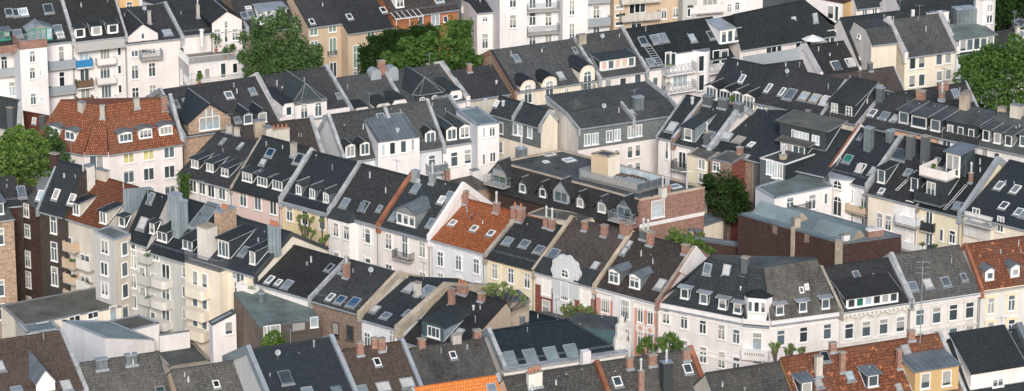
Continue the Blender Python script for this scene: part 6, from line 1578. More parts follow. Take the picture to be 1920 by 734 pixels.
h.dormer((1205, 275), 5.4, 1.7, 'shed', 5, k=.12, roofm='bitumen_green', cheek='zincdark', frontm='framewhite', style='x', ov=.4)
h.sky([(1008, 162)], 1.2, 1.9); h.chim((1098, 130), .9, .8, 2.4, 'zincdark', cap='zinc', flash=False)
h.win([(1130, 343), (1130, 430)], .9, 1.5, 'double', pan='paneblue')
P = at(q((1245, 165)), 15.0); fr = Frame(P, yawdir(18)); m = MB(); n = 8
ring = [fr.pt(1.45 * cos(2 * pi * i / n + .2), 1.45 * sin(2 * pi * i / n + .2), 0) for i in range(n)]
m.prism(ring, (0, 0, 19.6), 'white'); o = m.build('octagonal_tower', h.rt); m = MB(); top = fr.pt(0, 0, 20.6)
for i in range(n): m.poly([fr.pt(1.75 * cos(2 * pi * i / n + .2), 1.75 * sin(2 * pi * i / n + .2), 19.6), fr.pt(1.75 * cos(2 * pi * (i + 1) / n + .2), 1.75 * sin(2 * pi * (i + 1) / n + .2), 19.6), top], 'zinc')
m.build('tower_roof', o)
for zz in (18.4, 16.9): put_window(Frame(fr.pt(0, -1.40, 0), fr.u), o, .1, -.012, zz, .9, 1.2, 'double', sub=False)
m = MB(); m.box(fr, -4.2, -1.3, -.5, 1.5, 0, 18.2, 'zincdark', 'zinc'); m.build('dark_wall', h.rt)
h = shouse('long dark roof behind the cream house at the top right', (455, 108), (985, 20), 'white', 'dark', 17.5, yaw=23, group=None)
h.chim((855, 95), .5, .4, 1.2, 'framewhite', cap=None, flash=False)
bl = PolyBlock('attic_block', 'small white attic box with rounded top behind the cream house', (930, 70), (945, 75), (1055, 65), 17.8, wall=('white', 'white_cool'), top='zinc', cop='zinc', hcop=.1)
h = House('terraced_house', 'white house with dark roof and pale verge at the top edge, right half', pyaw((548, 42), 14.5, 22), (545, 45), (735, 18), [(500, -110)], 'L', 'white', 'dark'); h.par('R', 'cap', .5, .3); h.win([(590, 65), (645, 58)], .8, 1.4, 'double')
h = shouse('dark roof at the top edge left of the octagonal white tower', (740, -55), (1200, -90), 'white', 'dark', 17.5, yaw=23, dx=80, dy=150, group=None)
bl = PolyBlock('white_house', 'white house with two dark windows at the top edge, yellow lit end wall', (240, -20), (472, 22), (548, -5), 15.0, wall=('ochre', 'white'), top='redbrown', cop='redbrown', hcop=.15)  # ochre end wall: the warm light is put into its colour
bl.win([(405, 68)], 1.0, 1.9, 'x', fr=bl.lf, pan='panedark'); bl.win([(438, 76)], .6, 2.2, 'x', fr=bl.lf, pan='panedark')
h = shouse('brown roof with skylight beyond the right tree', (1290, 185), (1480, 140), 'white', 'brownblack', 15.0, yaw=22, group=None); h.chim((1430, 210), .6, .6, 1.8, 'sooty'); h.sky([(1455, 190)], .9, 1.2, frm='framewhite')
bl = PolyBlock('dark_house', 'dark flat house between the trees at the right edge', (1400, 120), (1450, 150), (1500, 135), 12.5, wall=('darkgrey', 'darkgrey'), top='felt', cop='lead')

# ================================================================== top left: white balcony houses
G_W = 'pale houses with balconies at the upper left'
tile(0, 0)
PT = pyaw((405, 229), 15.0, 22)
h = House('terraced_house', 'white house with turquoise framed glass dormer and brick edged stair tower, top left corner', PT, (-120, 268), (402, 226), [(5.8, 4.6, 0)], 'R', 'white', 'brownblack', group=G_W)
W_A = h
h.par('R', 'cap', .55, .4)
h.sky([(48, 70), (90, 72)], 1.0, 1.2, pan='panedark'); h.sky([(126, 68)], 1.3, 1.2, frm='framewhite', pan='panepale'); h.sky([(265, 50)], 1.3, 1.5, pan='panedark'); h.sky([(95, 187)], 1.3, 1.3); h.sky([(318, 160)], 1.2, 1.2); h.sky([(332, 195)], 1.0, .9, frm='framewhite', pan='panepale')
h.dormer((222, 222), 3.4, 1.5, 'gable', 0, rise=.6, roofm='panepale', cheek='greenframe', frontm='panepale', ov=.2)
d0 = [o for o in h.rt.children if o.name.startswith('dormer')][0]; F = h.fr; tt = min((V(v.co) + WL[h.rt.name] - F.O).dot(F.w) for v in d0.data.vertices); a, z = F.pick(q((222, 190)), tt)
for x in (-1.2, -.4, .4, 1.2): put_window(F, d0, a + x, tt - .012, z, .8, 1.6, 'x', 'greenframe', 'panepale', sub=False)
h.dormer((22, 222), 1.8, 1.2, 'shed', 2, k=.06, roofm='zincdark', frm='greenframe', cheek='slate')
h.win([(337, 300), (340, 440)], .75, 2.3, 'transom', pan='panedark'); h.win([(22, 345)], .9, 1.8, 'tee'); h.win([(65, 490)], .9, 2.0, 'tee', pan='panepale')
h.balcony([(345, 385), (345, 525)], 3.7, 1.0, 1.1, 'solid', 'concrete', 'railgrey'); h.balcony([(30, 425)], 3.3, 1.0, 1.0, 'solid', 'concrete', 'railgrey')
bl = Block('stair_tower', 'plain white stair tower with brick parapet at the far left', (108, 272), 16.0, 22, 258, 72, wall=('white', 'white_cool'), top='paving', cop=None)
m = MB(); m.box(bl.fr, -.05, bl.LR + .05, -.06, .2, 15.9, 17.0, 'brick'); m.box(bl.fr, -.05, .2, .2, bl.LL, 15.9, 17.0, 'brick'); m.build('brick_parapet', bl.rt)
m = MB(); m.box(bl.fr, -3.5, -.06, 1.2, 1.4, 15.3, 16.3, 'brick'); m.build('brick_parapet', bl.rt)
bl.win([(177, 312), (177, 403), (182, 545)], .85, 1.6, 'tee'); bl.win([(222, 405), (228, 550)], .35, .8, 'x', pan='panepale')
railing(bl.fr, bl.rt, [(.1, .1), (bl.LR - .1, .1)], 17.0, .9, 'bars', 'railgrey')
h = House('terraced_house', 'white house with three small dormers, grey canopy and stacked balconies with blue cloth', PT, (405, 229), (692, 188), [(5.8, 4.6, 0)], 'L', 'white', 'brownblack', group=G_W)
h.par('R', 'cap', .35, .2)
for p in ((440, 208), (532, 195), (622, 184)): h.dormer(p, 1.5, 1.3, 'shed', 1, k=.02, style='x', roofm='tealslate', cheek='cheek', frontm='framewhite', ww=1.05, wh=1.05)
F = h.fr; a0, z = F.pick(q((418, 290)), -1.6); a1, _ = F.pick(q((690, 255)), -1.6)
m = MB(); m.prism([F.pt(a0, -1.7, z), F.pt(a1, -1.7, z), F.pt(a1, 0, z + 1.0), F.pt(a0, 0, z + 1.0)], (0, 0, .08), 'awning'); m.build('canopy', h.rt)
h.balcony([(590, 362), (590, 468), (597, 575)], 2.6, 1.2, .8, 'solid', 'concrete', 'white'); h.balcony([(468, 378)], 2.2, 1.2, 1.0, 'solid', 'white', 'bluecloth'); h.balcony([(472, 490), (475, 585)], 2.2, 1.2, 1.0, 'solid', 'white', 'wood')
h.win([(577, 300), (578, 408), (585, 508)], 1.4, 1.9, 'triple'); h.win([(465, 415), (470, 520)], 1.3, 1.8, 'double'); h.win([(656, 283), (657, 383), (660, 490)], .45, 1.2, 'x', pan='panedark'); h.win([(462, 318)], 1.4, 1.2, 'double', pan='panepale')
h = House('terraced_house', 'pinkish house with one steep central gable and small iron balcony, upper left', PT, (697, 245), (1000, 205), [(908, 30)], 'R', 'pinkwhite', 'brownblack', group=G_W)
h.par('R', 'cap', .55, .4)
h.dormer((787, 245), 4.2, 1.35, 'gable', 0, rise=1.5, tt=-.06, roofm='brownblack', cheek='pinkwhite', frontm='pinkwhite', drop=.8, ov=.2)
Fd = Frame(h.fr.pt(0, -.06, 0), h.fr.u); h.win([(785, 198)], .45, .9, 'x', fr=Fd)
h.win([(740, 282), (836, 265)], 1.0, 1.6, 'cross'); h.win([(786, 270)], .4, 1.3, 'x'); h.win([(742, 397), (836, 384), (745, 520), (840, 505)], 1.0, 2.0, 'cross')
h.balcony([(838, 332)], 3.0, 1.2, 1.1, 'bars', 'concrete', 'railgrey'); h.sky([(920, 182)], 1.3, 1.3, pan='panepale'); h.chim((822, 130), .55, .5, 2.0, 'concrete')
h = House('terraced_house', 'pinkish house with white gable behind planted roof terrace, upper left', PT, (1003, 205), (1357, 155), [(1240, -5)], 'R', 'pinkwhite', 'brownblack', group=G_W)
h.par('R', 'cap', .5, .4)
h.dormer((1250, 175), 4.2, 1.5, 'gable', 0, rise=1.35, tt=-.4, roofm='brownblack', cheek='slate', frontm='pinkwhite', drop=3.2, ov=.2)
Fd = Frame(h.fr.pt(0, -.4, 0), h.fr.u); h.win([(1195, 192), (1293, 190)], .95, 1.7, 'cross', fr=Fd); h.win([(1243, 195)], .5, 2.0, 'x', fr=Fd); h.win([(1243, 135)], .45, 1.0, 'x', fr=Fd)
h.chim((1090, 100), .5, .5, 2.0, 'concrete', pipe=1); h.vent([(1112, 250)], .25, 2.2, 'stucco')
bl = Block('terrace_annex', 'pinkish annex carrying white fenced roof terrace with garden furniture', (1040, 365), 11.4, 21, 1338, 885, LL=7.5, wall=('pinkwhite', 'greywall'), top='paving', cop='white', hcop=.1)  # grey left side: a shaded copy of the pinkish wall, painted in
TA = bl
railing(bl.fr, bl.rt, [(.05, bl.LL), (.05, .05), (bl.LR - .05, .05)], 11.5, 1.05, 'bars', 'framewhite')
bl.win([(935, 400), (1000, 422)], .7, 2.0, 'x', fr=bl.lf, pan='panepale'); bl.win([(1097, 410)], .7, 1.2, 'x', pan='panedark'); bl.win([(1228, 388)], .8, 2.1, 'x', pan='panedark'); bl.win([(1293, 375)], .7, 1.4, 'x', pan='panedark'); bl.win([(1140, 405)], .8, 1.5, 'x', pan='panepale')
b2 = Block('lower_terrace', 'lower terrace with white fence before the pinkish annex', (1040, 478), 8.8, 21, 1392, 1030, wall=('greywall', 'greywall'), top='paving', cop='white', LL=2.6, hcop=.1)
railing(b2.fr, b2.rt, [(.05, 2.5), (.05, .05), (b2.LR - .05, .05), (b2.LR - .05, 2.5)], 8.9, 1.0, 'bars', 'framewhite')
def deck(bl, p, z):
    P = at(q(p), z); return P
# terrace furniture
P = deck(bl, (985, 290), 11.5); m = MB(); fr = Frame(P, A_)
t_ = root('garden_table', 'dark round garden table on the white fenced roof terrace', 'table', V((P.x, P.y, 11.5)))
m = MB(); m.tube(V((P.x, P.y, 12.2)), V((P.x, P.y, 12.26)), .75, 'darkmetal', 14); m.build('table_top', t_); m = MB(); m.tube(V((P.x, P.y, 11.5)), V((P.x, P.y, 12.2)), .07, 'darkmetal', 6); m.tube(V((P.x, P.y, 11.5)), V((P.x, P.y, 11.54)), .35, 'darkmetal', 10); m.build('pedestal', t_)
def chair(P, ang, label, group):
    r = root('garden_chair', label, 'chair', P, group); fr = Frame(P, (cos(ang), sin(ang))); z = P.z
    m = MB(); m.box(fr, -.25, .25, -.25, .25, z + .42, z + .47, 'darkmetal'); m.build('seat', r)
    m = MB(); m.box(fr, -.25, .25, .22, .27, z + .471, z + .95, 'darkmetal'); m.build('backrest', r)
    for x in (-.22, .22):
        for y in (-.22, .22): m = MB(); m.tube(fr.pt(x, y, z), fr.pt(x, y, z + .42), .02, 'darkmetal', 5); m.build('leg', r)
for i, ang in enumerate((.3, 1.9, 3.5, 5.1)):
    a = ang - pi / 2; chair(V((P.x - 1.15 * cos(ang + pi / 2) * -1, P.y + 1.15 * sin(ang + pi / 2), 11.5)), ang, 'dark garden chair around the table on the white fenced roof terrace', 'terrace chairs')
# ------------------------------------------------------------------ top edge, left part
tile(450, 0)
h = House('terraced_house', 'dark roofed house with glazed white conservatory dormer behind the birch', PT, (8, 168), (368, 150), [(5.8, 4.4, 0)], 'R', 'brickbrown', 'brownblack', group=G_W)
h.par('R', 'cap', .55, .4)
h.dormer((185, 132), 3.8, 1.9, 'shed', 5, k=.08, roofm='zinc', cheek='framewhite', frontm='framewhite', style='x', ov=.2, ww=.68, wh=1.6, pan='panepale')
h.sky([(22, 87), (58, 80)], .9, 1.1); h.sky([(315, 148)], 1.2, 1.2); h.sky([(45, 45), (92, 112)], .9, .5, frm='framewhite', pan='panepale')
PB6 = plane((375, 152), (840, 88), 14.5)
h = House('terraced_house', 'tan house with green shuttered windows and wide dark roof, top left of centre', PB6, (375, 152), (562, 125), [(285, -15)], 'L', 'beige', 'brownblack', group=G_W)
h.sky([(395, 122)], .7, 1.0, frm='framewhite', pan='panedark')
h.win([(405, 177), (508, 158)], 1.2, 1.0, 'double', pan='greenshade'); h.win([(408, 255)], 1.1, 1.5, 'double', pan='greenshade'); h.win([(510, 258)], 1.1, 2.6, 'double', pan='greenshade'); h.win([(512, 385)], 1.1, 2.2, 'double', pan='panedark'); h.balcony([(512, 310)], 1.3, .4, .5, 'bars', 'concrete', 'darkmetal')
h = House('terraced_house', 'tan house wing with green blinds left of the ivy covered wall', shift(PB6, -2.2), (592, 186), (842, 150), [(470, -15)], 'L', 'beige', 'brownblack', group=G_W)
h.sky([(602, 95), (788, 58)], .8, 1.1, frm='framewhite', pan='panedark'); h.win([(640, 312)], 1.0, 3.2, 'cross', pan='greenshade'); h.win([(640, 425)], 1.0, 1.8, 'cross', pan='greenshade')
h.win([(720, 190)], 1.1, 1.0, 'double', pan='greenshade')
h = House('terraced_house', 'low brown roofed house with rust coloured wall behind the ivy', PB6, (842, 86), (1205, 62), [(775, -20)], 'L', 'rust', 'brown', group=G_W)
h.dormer((880, 42), 1.3, 1.3, 'shed', 1, k=.06, style='double', roofm='zinc', cheek='framewhite', frontm='framewhite'); h.win([(993, 118)], .7, 1.4, 'x'); h.win([(1075, 110)], 1.3, 1.6, 'double', pan='panepale'); h.win([(1130, 105)], .7, .9, 'x'); h.sky([(1095, 5)], 1.3, 1.0, frm='framewhite')
F = h.fr; a0, z = F.pick(q((860, 108)), -1.8); m = MB()
for i in range(6): m.tube(F.pt(a0 + i * .8, -1.9, z), F.pt(a0 + i * .8, 0, z + .5), .05, 'framewhite', 4)
m.tube(F.pt(a0 - .1, -1.9, z), F.pt(a0 + 4.1, -1.9, z), .06, 'framewhite', 4)
for x in (0, 2, 4): m.tube(F.pt(a0 + x, -1.85, 9), F.pt(a0 + x, -1.85, z), .05, 'framewhite', 4)
m.build('pergola', h.rt)
h = House('white_house', 'plain white house with small cross windows right of the big green tree', pyaw((1305, 80), 14.0, 18), (1305, 80), (1442, 56), [(1262, 18)], 'L', 'white', 'brownblack')
h.win([(1348, 106)], .8, .8, 'cross'); h.win([(1393, 98), (1396, 218)], .35, 1.2, 'x'); h.win([(1348, 226)], .95, 2.2, 'cross'); h.win([(1225, 50)], .5, .9, 'x', fr=h.left())
tile(900, 0)
b = Block('low_annex', 'small olive roofed shed between the white houses at the top', (125, 262), 9.0, 16, 270, 100, wall='cream', top='bitumen', cop=None, slope=(0, 0, 1.2, 1.2), LL=4)
def apart(label, x0, x1, y, wall, wins, z=19.0, bal=(), w=1.0, hh=1.9, st='tee', d=9, extra=None, yaw=16, rail='bars', railm='railgrey', pan='pane'):
    b = Block('apartment_house', label, (x0, y), z, yaw, x1, x0 - 10, wall=(wall, wall), top='felt', cop='zinc', LL=d)
    b.win(wins, w, hh, st, pan=pan)
    for (p, bw) in bal: b.balcony([p], bw, 1.2, 1.05, rail, 'concrete', railm)
    return b
apart('white apartment house beside the small white house at the top', 108, 258, -85, 'white', [(180, 118), (180, 5)])
apart('recessed white facade with two iron balconies holding washing at the top', 256, 458, -112, 'white_cool', [(288, 105), (376, 105), (288, 10), (376, 5), (288, 215), (376, 205)], bal=[((350, 192), 4.6), ((350, 68), 4.6)])
apart('white tower like facade with double windows at the top centre', 456, 596, -100, 'white', [(505, 42), (505, 170)], w=.8, hh=2.2, st='six')
apart('recessed pale facade with grey parapet balconies at the top centre', 594, 738, -125, 'white_cool', [(640, 65), (640, 165)], bal=[((655, 148), 3.4), ((655, 20), 3.4)], rail='solid')
b = apart('beige apartment house with planted balcony and louvred side windows at the top', 738, 1118, -115, 'beige', [(767, 40), (767, 85), (767, 130)], w=1.2, hh=.55, st='x', pan='panedark')
b.win([(1012, 78), (1076, 70)], .8, 1.4, 'double'); b.win([(850, 45), (880, 40), (860, 130)], 1.6, 1.6, 'double', pan='panedark'); b.balcony([(890, 118), (890, 22)], 5.6, 1.4, 1.0, 'solid', 'concrete', 'sooty')
apart('grey corner strip between beige and white apartments at the top', 1118, 1196, -120, 'greywall', [(1150, 70)], w=.5, hh=1.2, st='x', pan='panedark')
b = apart('white apartment house with rounded balcony at the top, right of the beige one', 1196, 1560, -140, 'white', [(1372, 45), (1415, 35)], w=.7, hh=1.2)
b.balcony([(1250, 78)], 5.0, 1.3, 1.1, 'solid', 'concrete', 'white'); b.win([(1265, 25)], 2.2, 1.8, 'triple', pan='panedark')
tile(0, 0)
apart('orange yellow house with white windows peeking over the roofs, top left', 650, 766, -40, 'orangewall', [(712, 40)], z=14, w=.9, hh=1.6, st='tee')
apart('pale blue grey house beside the orange yellow one at the top edge', 764, 842, -45, 'white_cool', [(792, 40)], z=14, w=.5, hh=1.0, st='x')
apart('long pale house with window bands at the top edge, left of centre', 840, 1215, -40, 'lightgrey', [(885, 30), (945, 25), (1060, 5), (1130, 0)], z=14, w=1.4, hh=1.0, st='triple')
apart('orange side house with single window at the left of the orange yellow one', 600, 650, -35, 'orangewall', [(635, 45)], z=14.2, w=.8, hh=1.2)
# ================================================================== trees and plants
def at_y(p, y):
    d = ray(p); return CAM + d * (y / d.y)
def tree_px(name, label, trunk, y, clumps, size=.28, mat='leaf_mid', n=240, cat='tree', group=None, seed=1, hollow=.5, trunk_r=.25, droop=0, z0=0.0, fork=.45):
    """clumps: (px, py, radius m, optional dy) at depth y"""
    B = at_y((trunk, 400), y); base = V((B.x, y, z0)); cl = []
    rng = random.Random(seed)
    for c in clumps:
        yy = y + (c[3] if len(c) > 3 else rng.uniform(-1, 1)); P = at_y(c[:2], yy); cl.append((P.x - base.x, P.y - base.y, P.z - base.z, c[2], c[2], c[2] * (1.2 if droop else .85)))
    zm = min(c[2] for c in cl)
    print(label[:40], 'z', ['%.1f' % c[2] for c in cl][:4])
    return tree(name, label, base, cl, max(1.0, zm * (1 - fork * .5)), size, mat, n, trunk_r, cat, group, seed, hollow, droop)
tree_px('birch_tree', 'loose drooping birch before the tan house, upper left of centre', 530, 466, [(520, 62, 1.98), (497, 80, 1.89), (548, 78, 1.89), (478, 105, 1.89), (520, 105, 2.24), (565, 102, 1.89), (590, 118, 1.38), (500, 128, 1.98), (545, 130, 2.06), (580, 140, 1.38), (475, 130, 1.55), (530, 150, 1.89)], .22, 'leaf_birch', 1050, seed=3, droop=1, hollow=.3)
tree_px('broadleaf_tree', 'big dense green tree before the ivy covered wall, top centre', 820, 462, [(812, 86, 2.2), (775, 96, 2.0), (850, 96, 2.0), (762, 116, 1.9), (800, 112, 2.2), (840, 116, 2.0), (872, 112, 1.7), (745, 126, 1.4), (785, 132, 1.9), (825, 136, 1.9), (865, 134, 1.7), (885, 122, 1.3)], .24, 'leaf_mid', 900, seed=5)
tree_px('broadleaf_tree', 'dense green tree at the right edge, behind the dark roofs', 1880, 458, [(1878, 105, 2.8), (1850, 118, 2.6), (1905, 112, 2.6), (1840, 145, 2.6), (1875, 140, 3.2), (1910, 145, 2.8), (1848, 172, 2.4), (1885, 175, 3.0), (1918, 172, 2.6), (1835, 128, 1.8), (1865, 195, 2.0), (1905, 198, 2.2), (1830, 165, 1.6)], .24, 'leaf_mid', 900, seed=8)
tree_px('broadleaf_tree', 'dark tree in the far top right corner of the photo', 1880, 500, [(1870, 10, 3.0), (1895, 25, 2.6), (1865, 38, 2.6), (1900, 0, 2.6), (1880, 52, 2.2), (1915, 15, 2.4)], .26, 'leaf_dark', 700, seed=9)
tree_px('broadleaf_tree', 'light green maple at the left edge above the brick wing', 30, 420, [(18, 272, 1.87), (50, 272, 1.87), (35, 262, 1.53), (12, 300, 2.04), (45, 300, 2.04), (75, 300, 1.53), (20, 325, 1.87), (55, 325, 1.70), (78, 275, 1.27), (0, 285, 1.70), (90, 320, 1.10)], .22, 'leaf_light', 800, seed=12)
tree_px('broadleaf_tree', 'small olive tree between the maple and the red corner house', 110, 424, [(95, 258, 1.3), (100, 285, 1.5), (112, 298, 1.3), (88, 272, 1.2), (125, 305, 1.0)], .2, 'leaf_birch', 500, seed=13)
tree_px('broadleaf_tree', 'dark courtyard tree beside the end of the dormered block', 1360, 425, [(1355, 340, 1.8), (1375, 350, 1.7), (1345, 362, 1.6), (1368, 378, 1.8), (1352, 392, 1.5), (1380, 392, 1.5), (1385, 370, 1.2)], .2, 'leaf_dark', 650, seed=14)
tree_px('shrub', 'pale green feathery shrub behind the salmon pink house roof', 1290, 408, [(1262, 448, 1.0), (1280, 444, 1.2), (1298, 455, 1.2), (1312, 468, 1.1), (1272, 458, 1.1), (1325, 478, .8)], .16, 'leaf_light', 420, cat='shrub', seed=15, trunk_r=.12)
tree_px('shrub', 'round light green bush before the brick annex, bottom left', 514, 369, [(514, 640, .9), (505, 645, .8), (524, 644, .8), (515, 630, .7)], .13, 'leaf_light', 520, cat='shrub', seed=16, trunk_r=.1)
PG = 'pollarded street trees'
def pollard(label, x, y, arms, seed, mat='leaf_fresh', r=.38, n=62):
    """knobbly trunk, thick bare arms, leafy fists at their ends"""
    rng = random.Random(seed); P = at_y((x, arms[0][1]), y); base = V((P.x, y, 0)); rt = root('pollarded_tree', label, 'tree', base, PG)
    t = MB(); zt = min(at_y(a, y).z for a in arms) - 1.2; top = V((P.x, y, zt)); t.tube(base, top, .22, 'bark', 7, .17)
    m = MB()
    for a in arms:
        e = at_y(a[:2], y + rng.uniform(-.6, .6)); mid = top.lerp(e, .5) + V((rng.uniform(-.15, .15), 0, -.1)); t.tube(top, mid, .13, 'bark', 5, .1); t.tube(mid, e, .1, 'bark', 5, .12)
        rr = r * (a[2] if len(a) > 2 else 1)
        leafcards(m, rng, e + V((0, 0, rr * .3)), (rr, rr, rr * 1.1), n, .13, mat, .2, 1)
        for k in range(3): leafcards(m, rng, e + V((rng.uniform(-1, 1), rng.uniform(-1, 1), rng.uniform(.2, 1.2))) * rr, (rr * .6, rr * .6, rr * .7), n // 3, .12, mat, .2, 1)
    t.build('trunk', rt); m.build('crown', rt)
pollard('pollarded tree with many sprouts before the yellow house', 572, 401, [(560, 412), (572, 408), (582, 415), (566, 430), (578, 432), (588, 438, .8), (570, 448)], 21)
pollard('thin pollarded tree with two bare arms before the white bay', 607, 398, [(604, 415, .7), (612, 448, .9), (602, 455, .9)], 22, n=90)
pollard('pollarded tree with leafy knobs before the pale yellow house', 945, 376, [(932, 540), (945, 536), (956, 545), (965, 552), (940, 552), (980, 562), (988, 568, .7)], 23)
pollard('pollarded tree with leafy knobs left of the one before the yellow house', 920, 379, [(912, 545), (922, 540), (926, 552), (917, 560)], 24)
pollard('leafy pollarded tree before the shell gabled house', 1068, 374, [(1056, 582), (1068, 578), (1080, 584), (1062, 592), (1074, 594)], 25, n=90)
pollard('leafy pollarded tree before the red brick bay, right of the shell gable', 1105, 371, [(1096, 588), (1106, 582), (1112, 592), (1090, 580), (1118, 600)], 26, n=90)
pollard('bushy street tree at the left end of the white corner house', 1255, 364, [(1240, 645, 1.5), (1255, 638, 1.5), (1268, 645, 1.5), (1248, 658, 1.5), (1264, 660, 1.5), (1275, 655, 1.2)], 27, n=190, mat='leaf_light')
pollard('bushy street tree before the salmon pink house', 1215, 366, [(1205, 648, 1.3), (1216, 644, 1.3), (1224, 655, 1.3), (1200, 660, 1.1)], 28, n=140, mat='leaf_light')
for i, (x, a) in enumerate(((1455, [(1448, 650), (1456, 654), (1460, 648), (1452, 662)]), (1480, [(1474, 660), (1482, 650), (1486, 656), (1480, 664)]), (1503, [(1500, 660), (1507, 658)]))):
    pollard(['small bare pollarded tree, leftmost of three below the corner house turret', 'small bare pollarded tree, middle of three below the corner house', 'small bare pollarded tree, rightmost of three below the corner house'][i], x, 361, [p + (.75,) for p in a], 30 + i, n=50)
# ivy: a dense skin of leaves over a wall
def ivy(label, boxes, y, mat, seed, size=.17, n=40, name='ivy', support='ivybase'):
    rng = random.Random(seed); pts = []
    P0 = at_y(boxes[0][:2], y); rt = root(name, label, 'ivy', V((P0.x, y, 0)))
    m = MB(); w_ = MB()
    for (x0, y0, x1, y1) in boxes:
        A0 = at_y((x0, y1), y); B1 = at_y((x1, y0), y); fr = Frame(V((A0.x, y, 0)), (1, 0)); wd = B1.x - A0.x; zb, zt = A0.z, B1.z
        w_.box(fr, .25, wd - .25, .3, 2.2, max(0, zb - 8), zt - .35, support)
        k = int(n * wd * (zt - zb))
        for _ in range(k):
            leafcards(m, rng, fr.pt(rng.uniform(0, wd), rng.uniform(-.15, .3) if rng.random() < .8 else rng.uniform(0, 2.2), rng.uniform(zb, zt) if rng.random() < .85 else zt + rng.uniform(-.3, .2)), (.3, .25, .3), 3, size, mat, .1, 1)
    w_.build('support_wall', rt); m.build('foliage', rt)
ivy('dark ivy covering the old wall left of and behind the big green tree', [(673, 92, 700, 150), (690, 72, 730, 150), (720, 60, 790, 110), (770, 52, 825, 90)], 470, 'leaf_dark', 41, n=60)
ivy('lighter ivy column climbing beside the white house at the top centre', [(840, 42, 886, 90)], 471, 'leaf_mid', 42, n=50)
ivy('green ivy patch on the corner of the first house of the central terrace', [(334, 330, 356, 364)], 420.5, 'leaf_mid', 43, n=40)
# terrace plants
def potplant(label, p, z, h, seed, tile_=None, mat='leaf_mid', r=.45, pot='flowerpot', group=None):
    P = at(p, z); P = V((P.x, P.y, z)); rng = random.Random(seed); rt = root('potted_plant', label, 'plant', P, group)
    m = MB(); m.tube(P, P + V((0, 0, .45)), .2, pot, 9, .27); m.build('pot', rt)
    m = MB()
    for k in range(5): leafcards(m, rng, P + V((rng.uniform(-.5, .5) * r, rng.uniform(-.5, .5) * r, .5 + h * rng.uniform(.2, .8))), (r * .7, r * .7, h * .35), 70, .11, mat, .1, 1)
    m.build('foliage', rt)
potplant('tall bushy potted conifer at the back of the white fenced roof terrace', (354, 88), 11.5, 3.6, 51, mat='leaf_dark', r=1.0)
potplant('leafy potted shrub before the white gable on the roof terrace', (405, 98), 11.5, 2.2, 52, r=.8)
potplant('potted shrub at the right corner of the white fenced roof terrace', (422, 112), 11.5, 1.6, 53, r=.8, mat='leaf_birch')
potplant('small potted plant at the right end of the roof terrace', (437, 104), 11.5, 1.1, 54, r=.5)
potplant('small plant at the left end of the lower white fenced terrace', (374, 160), 8.9, 1.2, 55, r=.5, mat='leaf_light')
potplant('low plants along the right half of the lower white fenced terrace', (435, 142), 8.9, .8, 56, r=.8, mat='leaf_light')
potplant('green shrub in terracotta pot on the low annex roof at the right', (1436, 328), 9.5, 1.3, 57, r=.7)
potplant('yellow flowering plant on the roof terrace box at the right', (1750, 322), 17.5, .5, 58, r=.35, mat='leaf_light')
potplant('small green plant among the four white peaked dormers', (1373, 200), 13.5, .9, 59, r=.4, mat='leaf_light')
# ================================================================== small roof and balcony clutter
rng = random.Random(77)
for i, h in enumerate(ALLH):
    fr = h.fr; T = h.ridge[0]
    if T < 2 or h.L < 3: continue
    for k in range(rng.choice((1, 2, 2, 3))):
        a = rng.uniform(.12, .9) * h.L; t = rng.uniform(.55, .93) * T; b = fr.pt(a, t, fr.roofz(t) - .1); m = MB(); r_ = rng.choice((.06, .08, .11)); hh = rng.uniform(.35, .75)
        m.tube(b, b + V((0, 0, hh)), r_, rng.choice(('pipe', 'lead', 'zinc', 'darkmetal')), 7); m.tube(b + V((0, 0, hh)), b + V((0, 0, hh + .12)), r_ * 1.5, 'lead', 7, r_ * .6); m.build('vent_pipe', h.roof)
    if i % 3 == 0:
        b = fr.pt(h.L * rng.uniform(.2, .8), T, h.ridge[1] + .1); m = MB(); ht = rng.uniform(1.6, 2.8); m.tube(b, b + V((0, 0, ht)), .03, 'metal', 5); an = rng.uniform(0, 3); d = V((cos(an), sin(an), 0))
        m.tube(b + V((0, 0, ht - .1)) - d * .6, b + V((0, 0, ht - .1)) + d * .6, .02, 'metal', 4)
        for j in range(5):
            c = b + V((0, 0, ht - .1)) + d * (-.55 + j * .27); e = V((-d.y, d.x, 0)) * .3; m.tube(c - e, c + e, .012, 'metal', 4)
        m.build('antenna', h.roof)
    if i % 11 == 4:
        t = T * .8; a = h.L * rng.uniform(.15, .85); P = fr.pt(a, t, fr.roofz(t) + .7); m = MB(); n = 10; ax = V((.35, -.9, .25)).normalized(); x = ax.cross(V((0, 0, 1))).normalized(); y = ax.cross(x)
        for j in range(n):
            a0, a1 = 2 * pi * j / n, 2 * pi * (j + 1) / n; m.poly([P + (x * cos(a0) + y * sin(a0)) * .32, P + (x * cos(a1) + y * sin(a1)) * .32, P - ax * .12], 'railgrey')
        m.tube(P - V((0, 0, .75)), P, .03, 'metal', 5); m.tube(P - ax * .1, P + ax * .3, .015, 'metal', 4); m.build('satellite_dish', h.roof)
# ladders of step boards and snow guards on a few long roofs
for i, h in enumerate(ALLH):
    if i % 4 == 2 and h.ridge[0] > 3:
        fr = h.fr; t = .55; m = MB(); z = fr.roofz(t)
        for dz in (.12, .26): m.tube(fr.pt(.3, t, z + dz), fr.pt(h.L - .3, t, z + dz), .022, 'metal', 4)
        n = int(h.L / 1.2)
        for k in range(n + 1): m.tube(fr.pt(.3 + k * (h.L - .6) / n, t, z - .02), fr.pt(.3 + k * (h.L - .6) / n, t, z + .3), .02, 'metal', 4)
        m.build('snow_guard', h.rt)
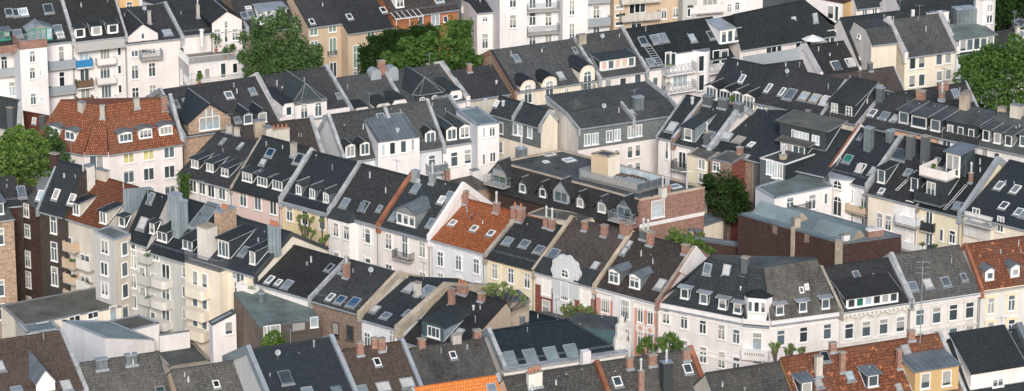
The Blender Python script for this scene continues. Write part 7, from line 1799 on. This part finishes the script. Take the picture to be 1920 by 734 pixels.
# flower boxes on many balcony rails
for o in list(col.objects):
    if o.name.split('.')[0] == 'balcony' and o.parent and rng.random() < .5:
        rl = [c for c in o.children if c.name.startswith('railing')]
        if not rl: continue
        off = WL[o.name]; vs = [V(v.co) + off for v in rl[0].data.vertices]; zt = max(v.z for v in vs); y0 = min(v.y for v in vs)
        fv = sorted(vs, key=lambda v: v.y)[:max(4, len(vs) // 3)]; A = min(fv, key=lambda v: v.x); B = max(fv, key=lambda v: v.x)
        m = MB(); n = rng.choice((1, 2)); mt = rng.choice(('leaf_mid', 'leaf_light', 'leaf_dark'))
        for k in range(n):
            P = A.lerp(B, .3 + .3 * k + rng.uniform(0, .1)); P = V((P.x, P.y - .08, zt + .02)); leafcards(m, rng, P, (.5, .18, .25), 40, .09, mt, .1, 1)
        m.build('flower_box', o)
# ================================================================== ground, sky, sun, camera
def sheet(name, pts, z, mat):
    m = MB(); m.poly([V((x, y, z)) for x, y in pts], mat); o = m.build(name); o['kind'] = 'structure'; return o
sheet('ground', [(-3000, -500), (3000, -500), (3000, 6000), (-3000, 6000)], 0.0, 'yard')
def strip_sheet(name, p0, p1, w_, z, mat):
    a, b = V(p0), V(p1); d = (b - a).normalized(); n = V((-d.y, d.x)) * w_ / 2
    return sheet(name, [tuple(a - n), tuple(b - n), tuple(b + n), tuple(a + n)], z, mat)
# the two streets: one before the long central terrace, one along the foot of the corner house
u_ = ROWB[1]; n_ = V((-u_.y, u_.x)); a_ = V((ROWB[0].x, ROWB[0].y)) - n_ * 5.0 - V((u_.x, u_.y)) * 30; b_ = a_ + V((u_.x, u_.y)) * 92
strip_sheet('pavement', a_, b_, 9.6, .12, 'paving'); strip_sheet('road', a_, b_, 5.6, .128, 'tarmac')
u2 = yawdir(22); e_ = at_y((1500, 600), 367); c_ = V((e_.x, e_.y)); n2 = V((-u2.y, u2.x)); d2 = V((u2.x, u2.y))
strip_sheet('pavement', c_ - d2 * 70 - n2 * 3, c_ + d2 * 40 - n2 * 3, 9.0, .116, 'paving'); strip_sheet('road', c_ - d2 * 70 - n2 * 3, c_ + d2 * 40 - n2 * 3, 5.4, .124, 'tarmac')
cam = bpy.data.cameras.new('camera'); co = bpy.data.objects.new('camera', cam); col.objects.link(co)
cam.sensor_width = 36; cam.lens = 36 * FL / 1920; cam.clip_end = 12000; cam.clip_start = 1
co.location = CAM; co.rotation_euler = (pi / 2 - PITCH, 0, 0); scene.camera = co
SUN_AZ, SUN_EL = 178.0, 28.0     # compass bearing of the sun (from +Y clockwise)
w = bpy.data.worlds.new('World'); scene.world = w; w.use_nodes = True
nt_ = w.node_tree; bg = nt_.nodes['Background']; sk = nt_.nodes.new('ShaderNodeTexSky'); sk.sky_type = 'NISHITA'; sk.sun_disc = False
sk.sun_elevation = R(SUN_EL); sk.sun_rotation = R(SUN_AZ); sk.air_density = 1.0; sk.dust_density = 2.0; sk.ozone_density = 1.8
nt_.links.new(sk.outputs[0], bg.inputs[0]); bg.inputs[1].default_value = .15
sl = bpy.data.lights.new('sun', 'SUN'); so = bpy.data.objects.new('sun', sl); col.objects.link(so)
sl.energy = 2.9; sl.angle = R(16); sl.color = (1.0, .935, .86)
d = V((sin(R(SUN_AZ)) * cos(R(SUN_EL)), cos(R(SUN_AZ)) * cos(R(SUN_EL)), sin(R(SUN_EL))))
so.rotation_euler = (-d).to_track_quat('-Z', 'Y').to_euler(); so.location = (0, 300, 200)
scene.view_settings.view_transform = 'Standard'; scene.view_settings.look = 'None'; scene.view_settings.exposure = 0
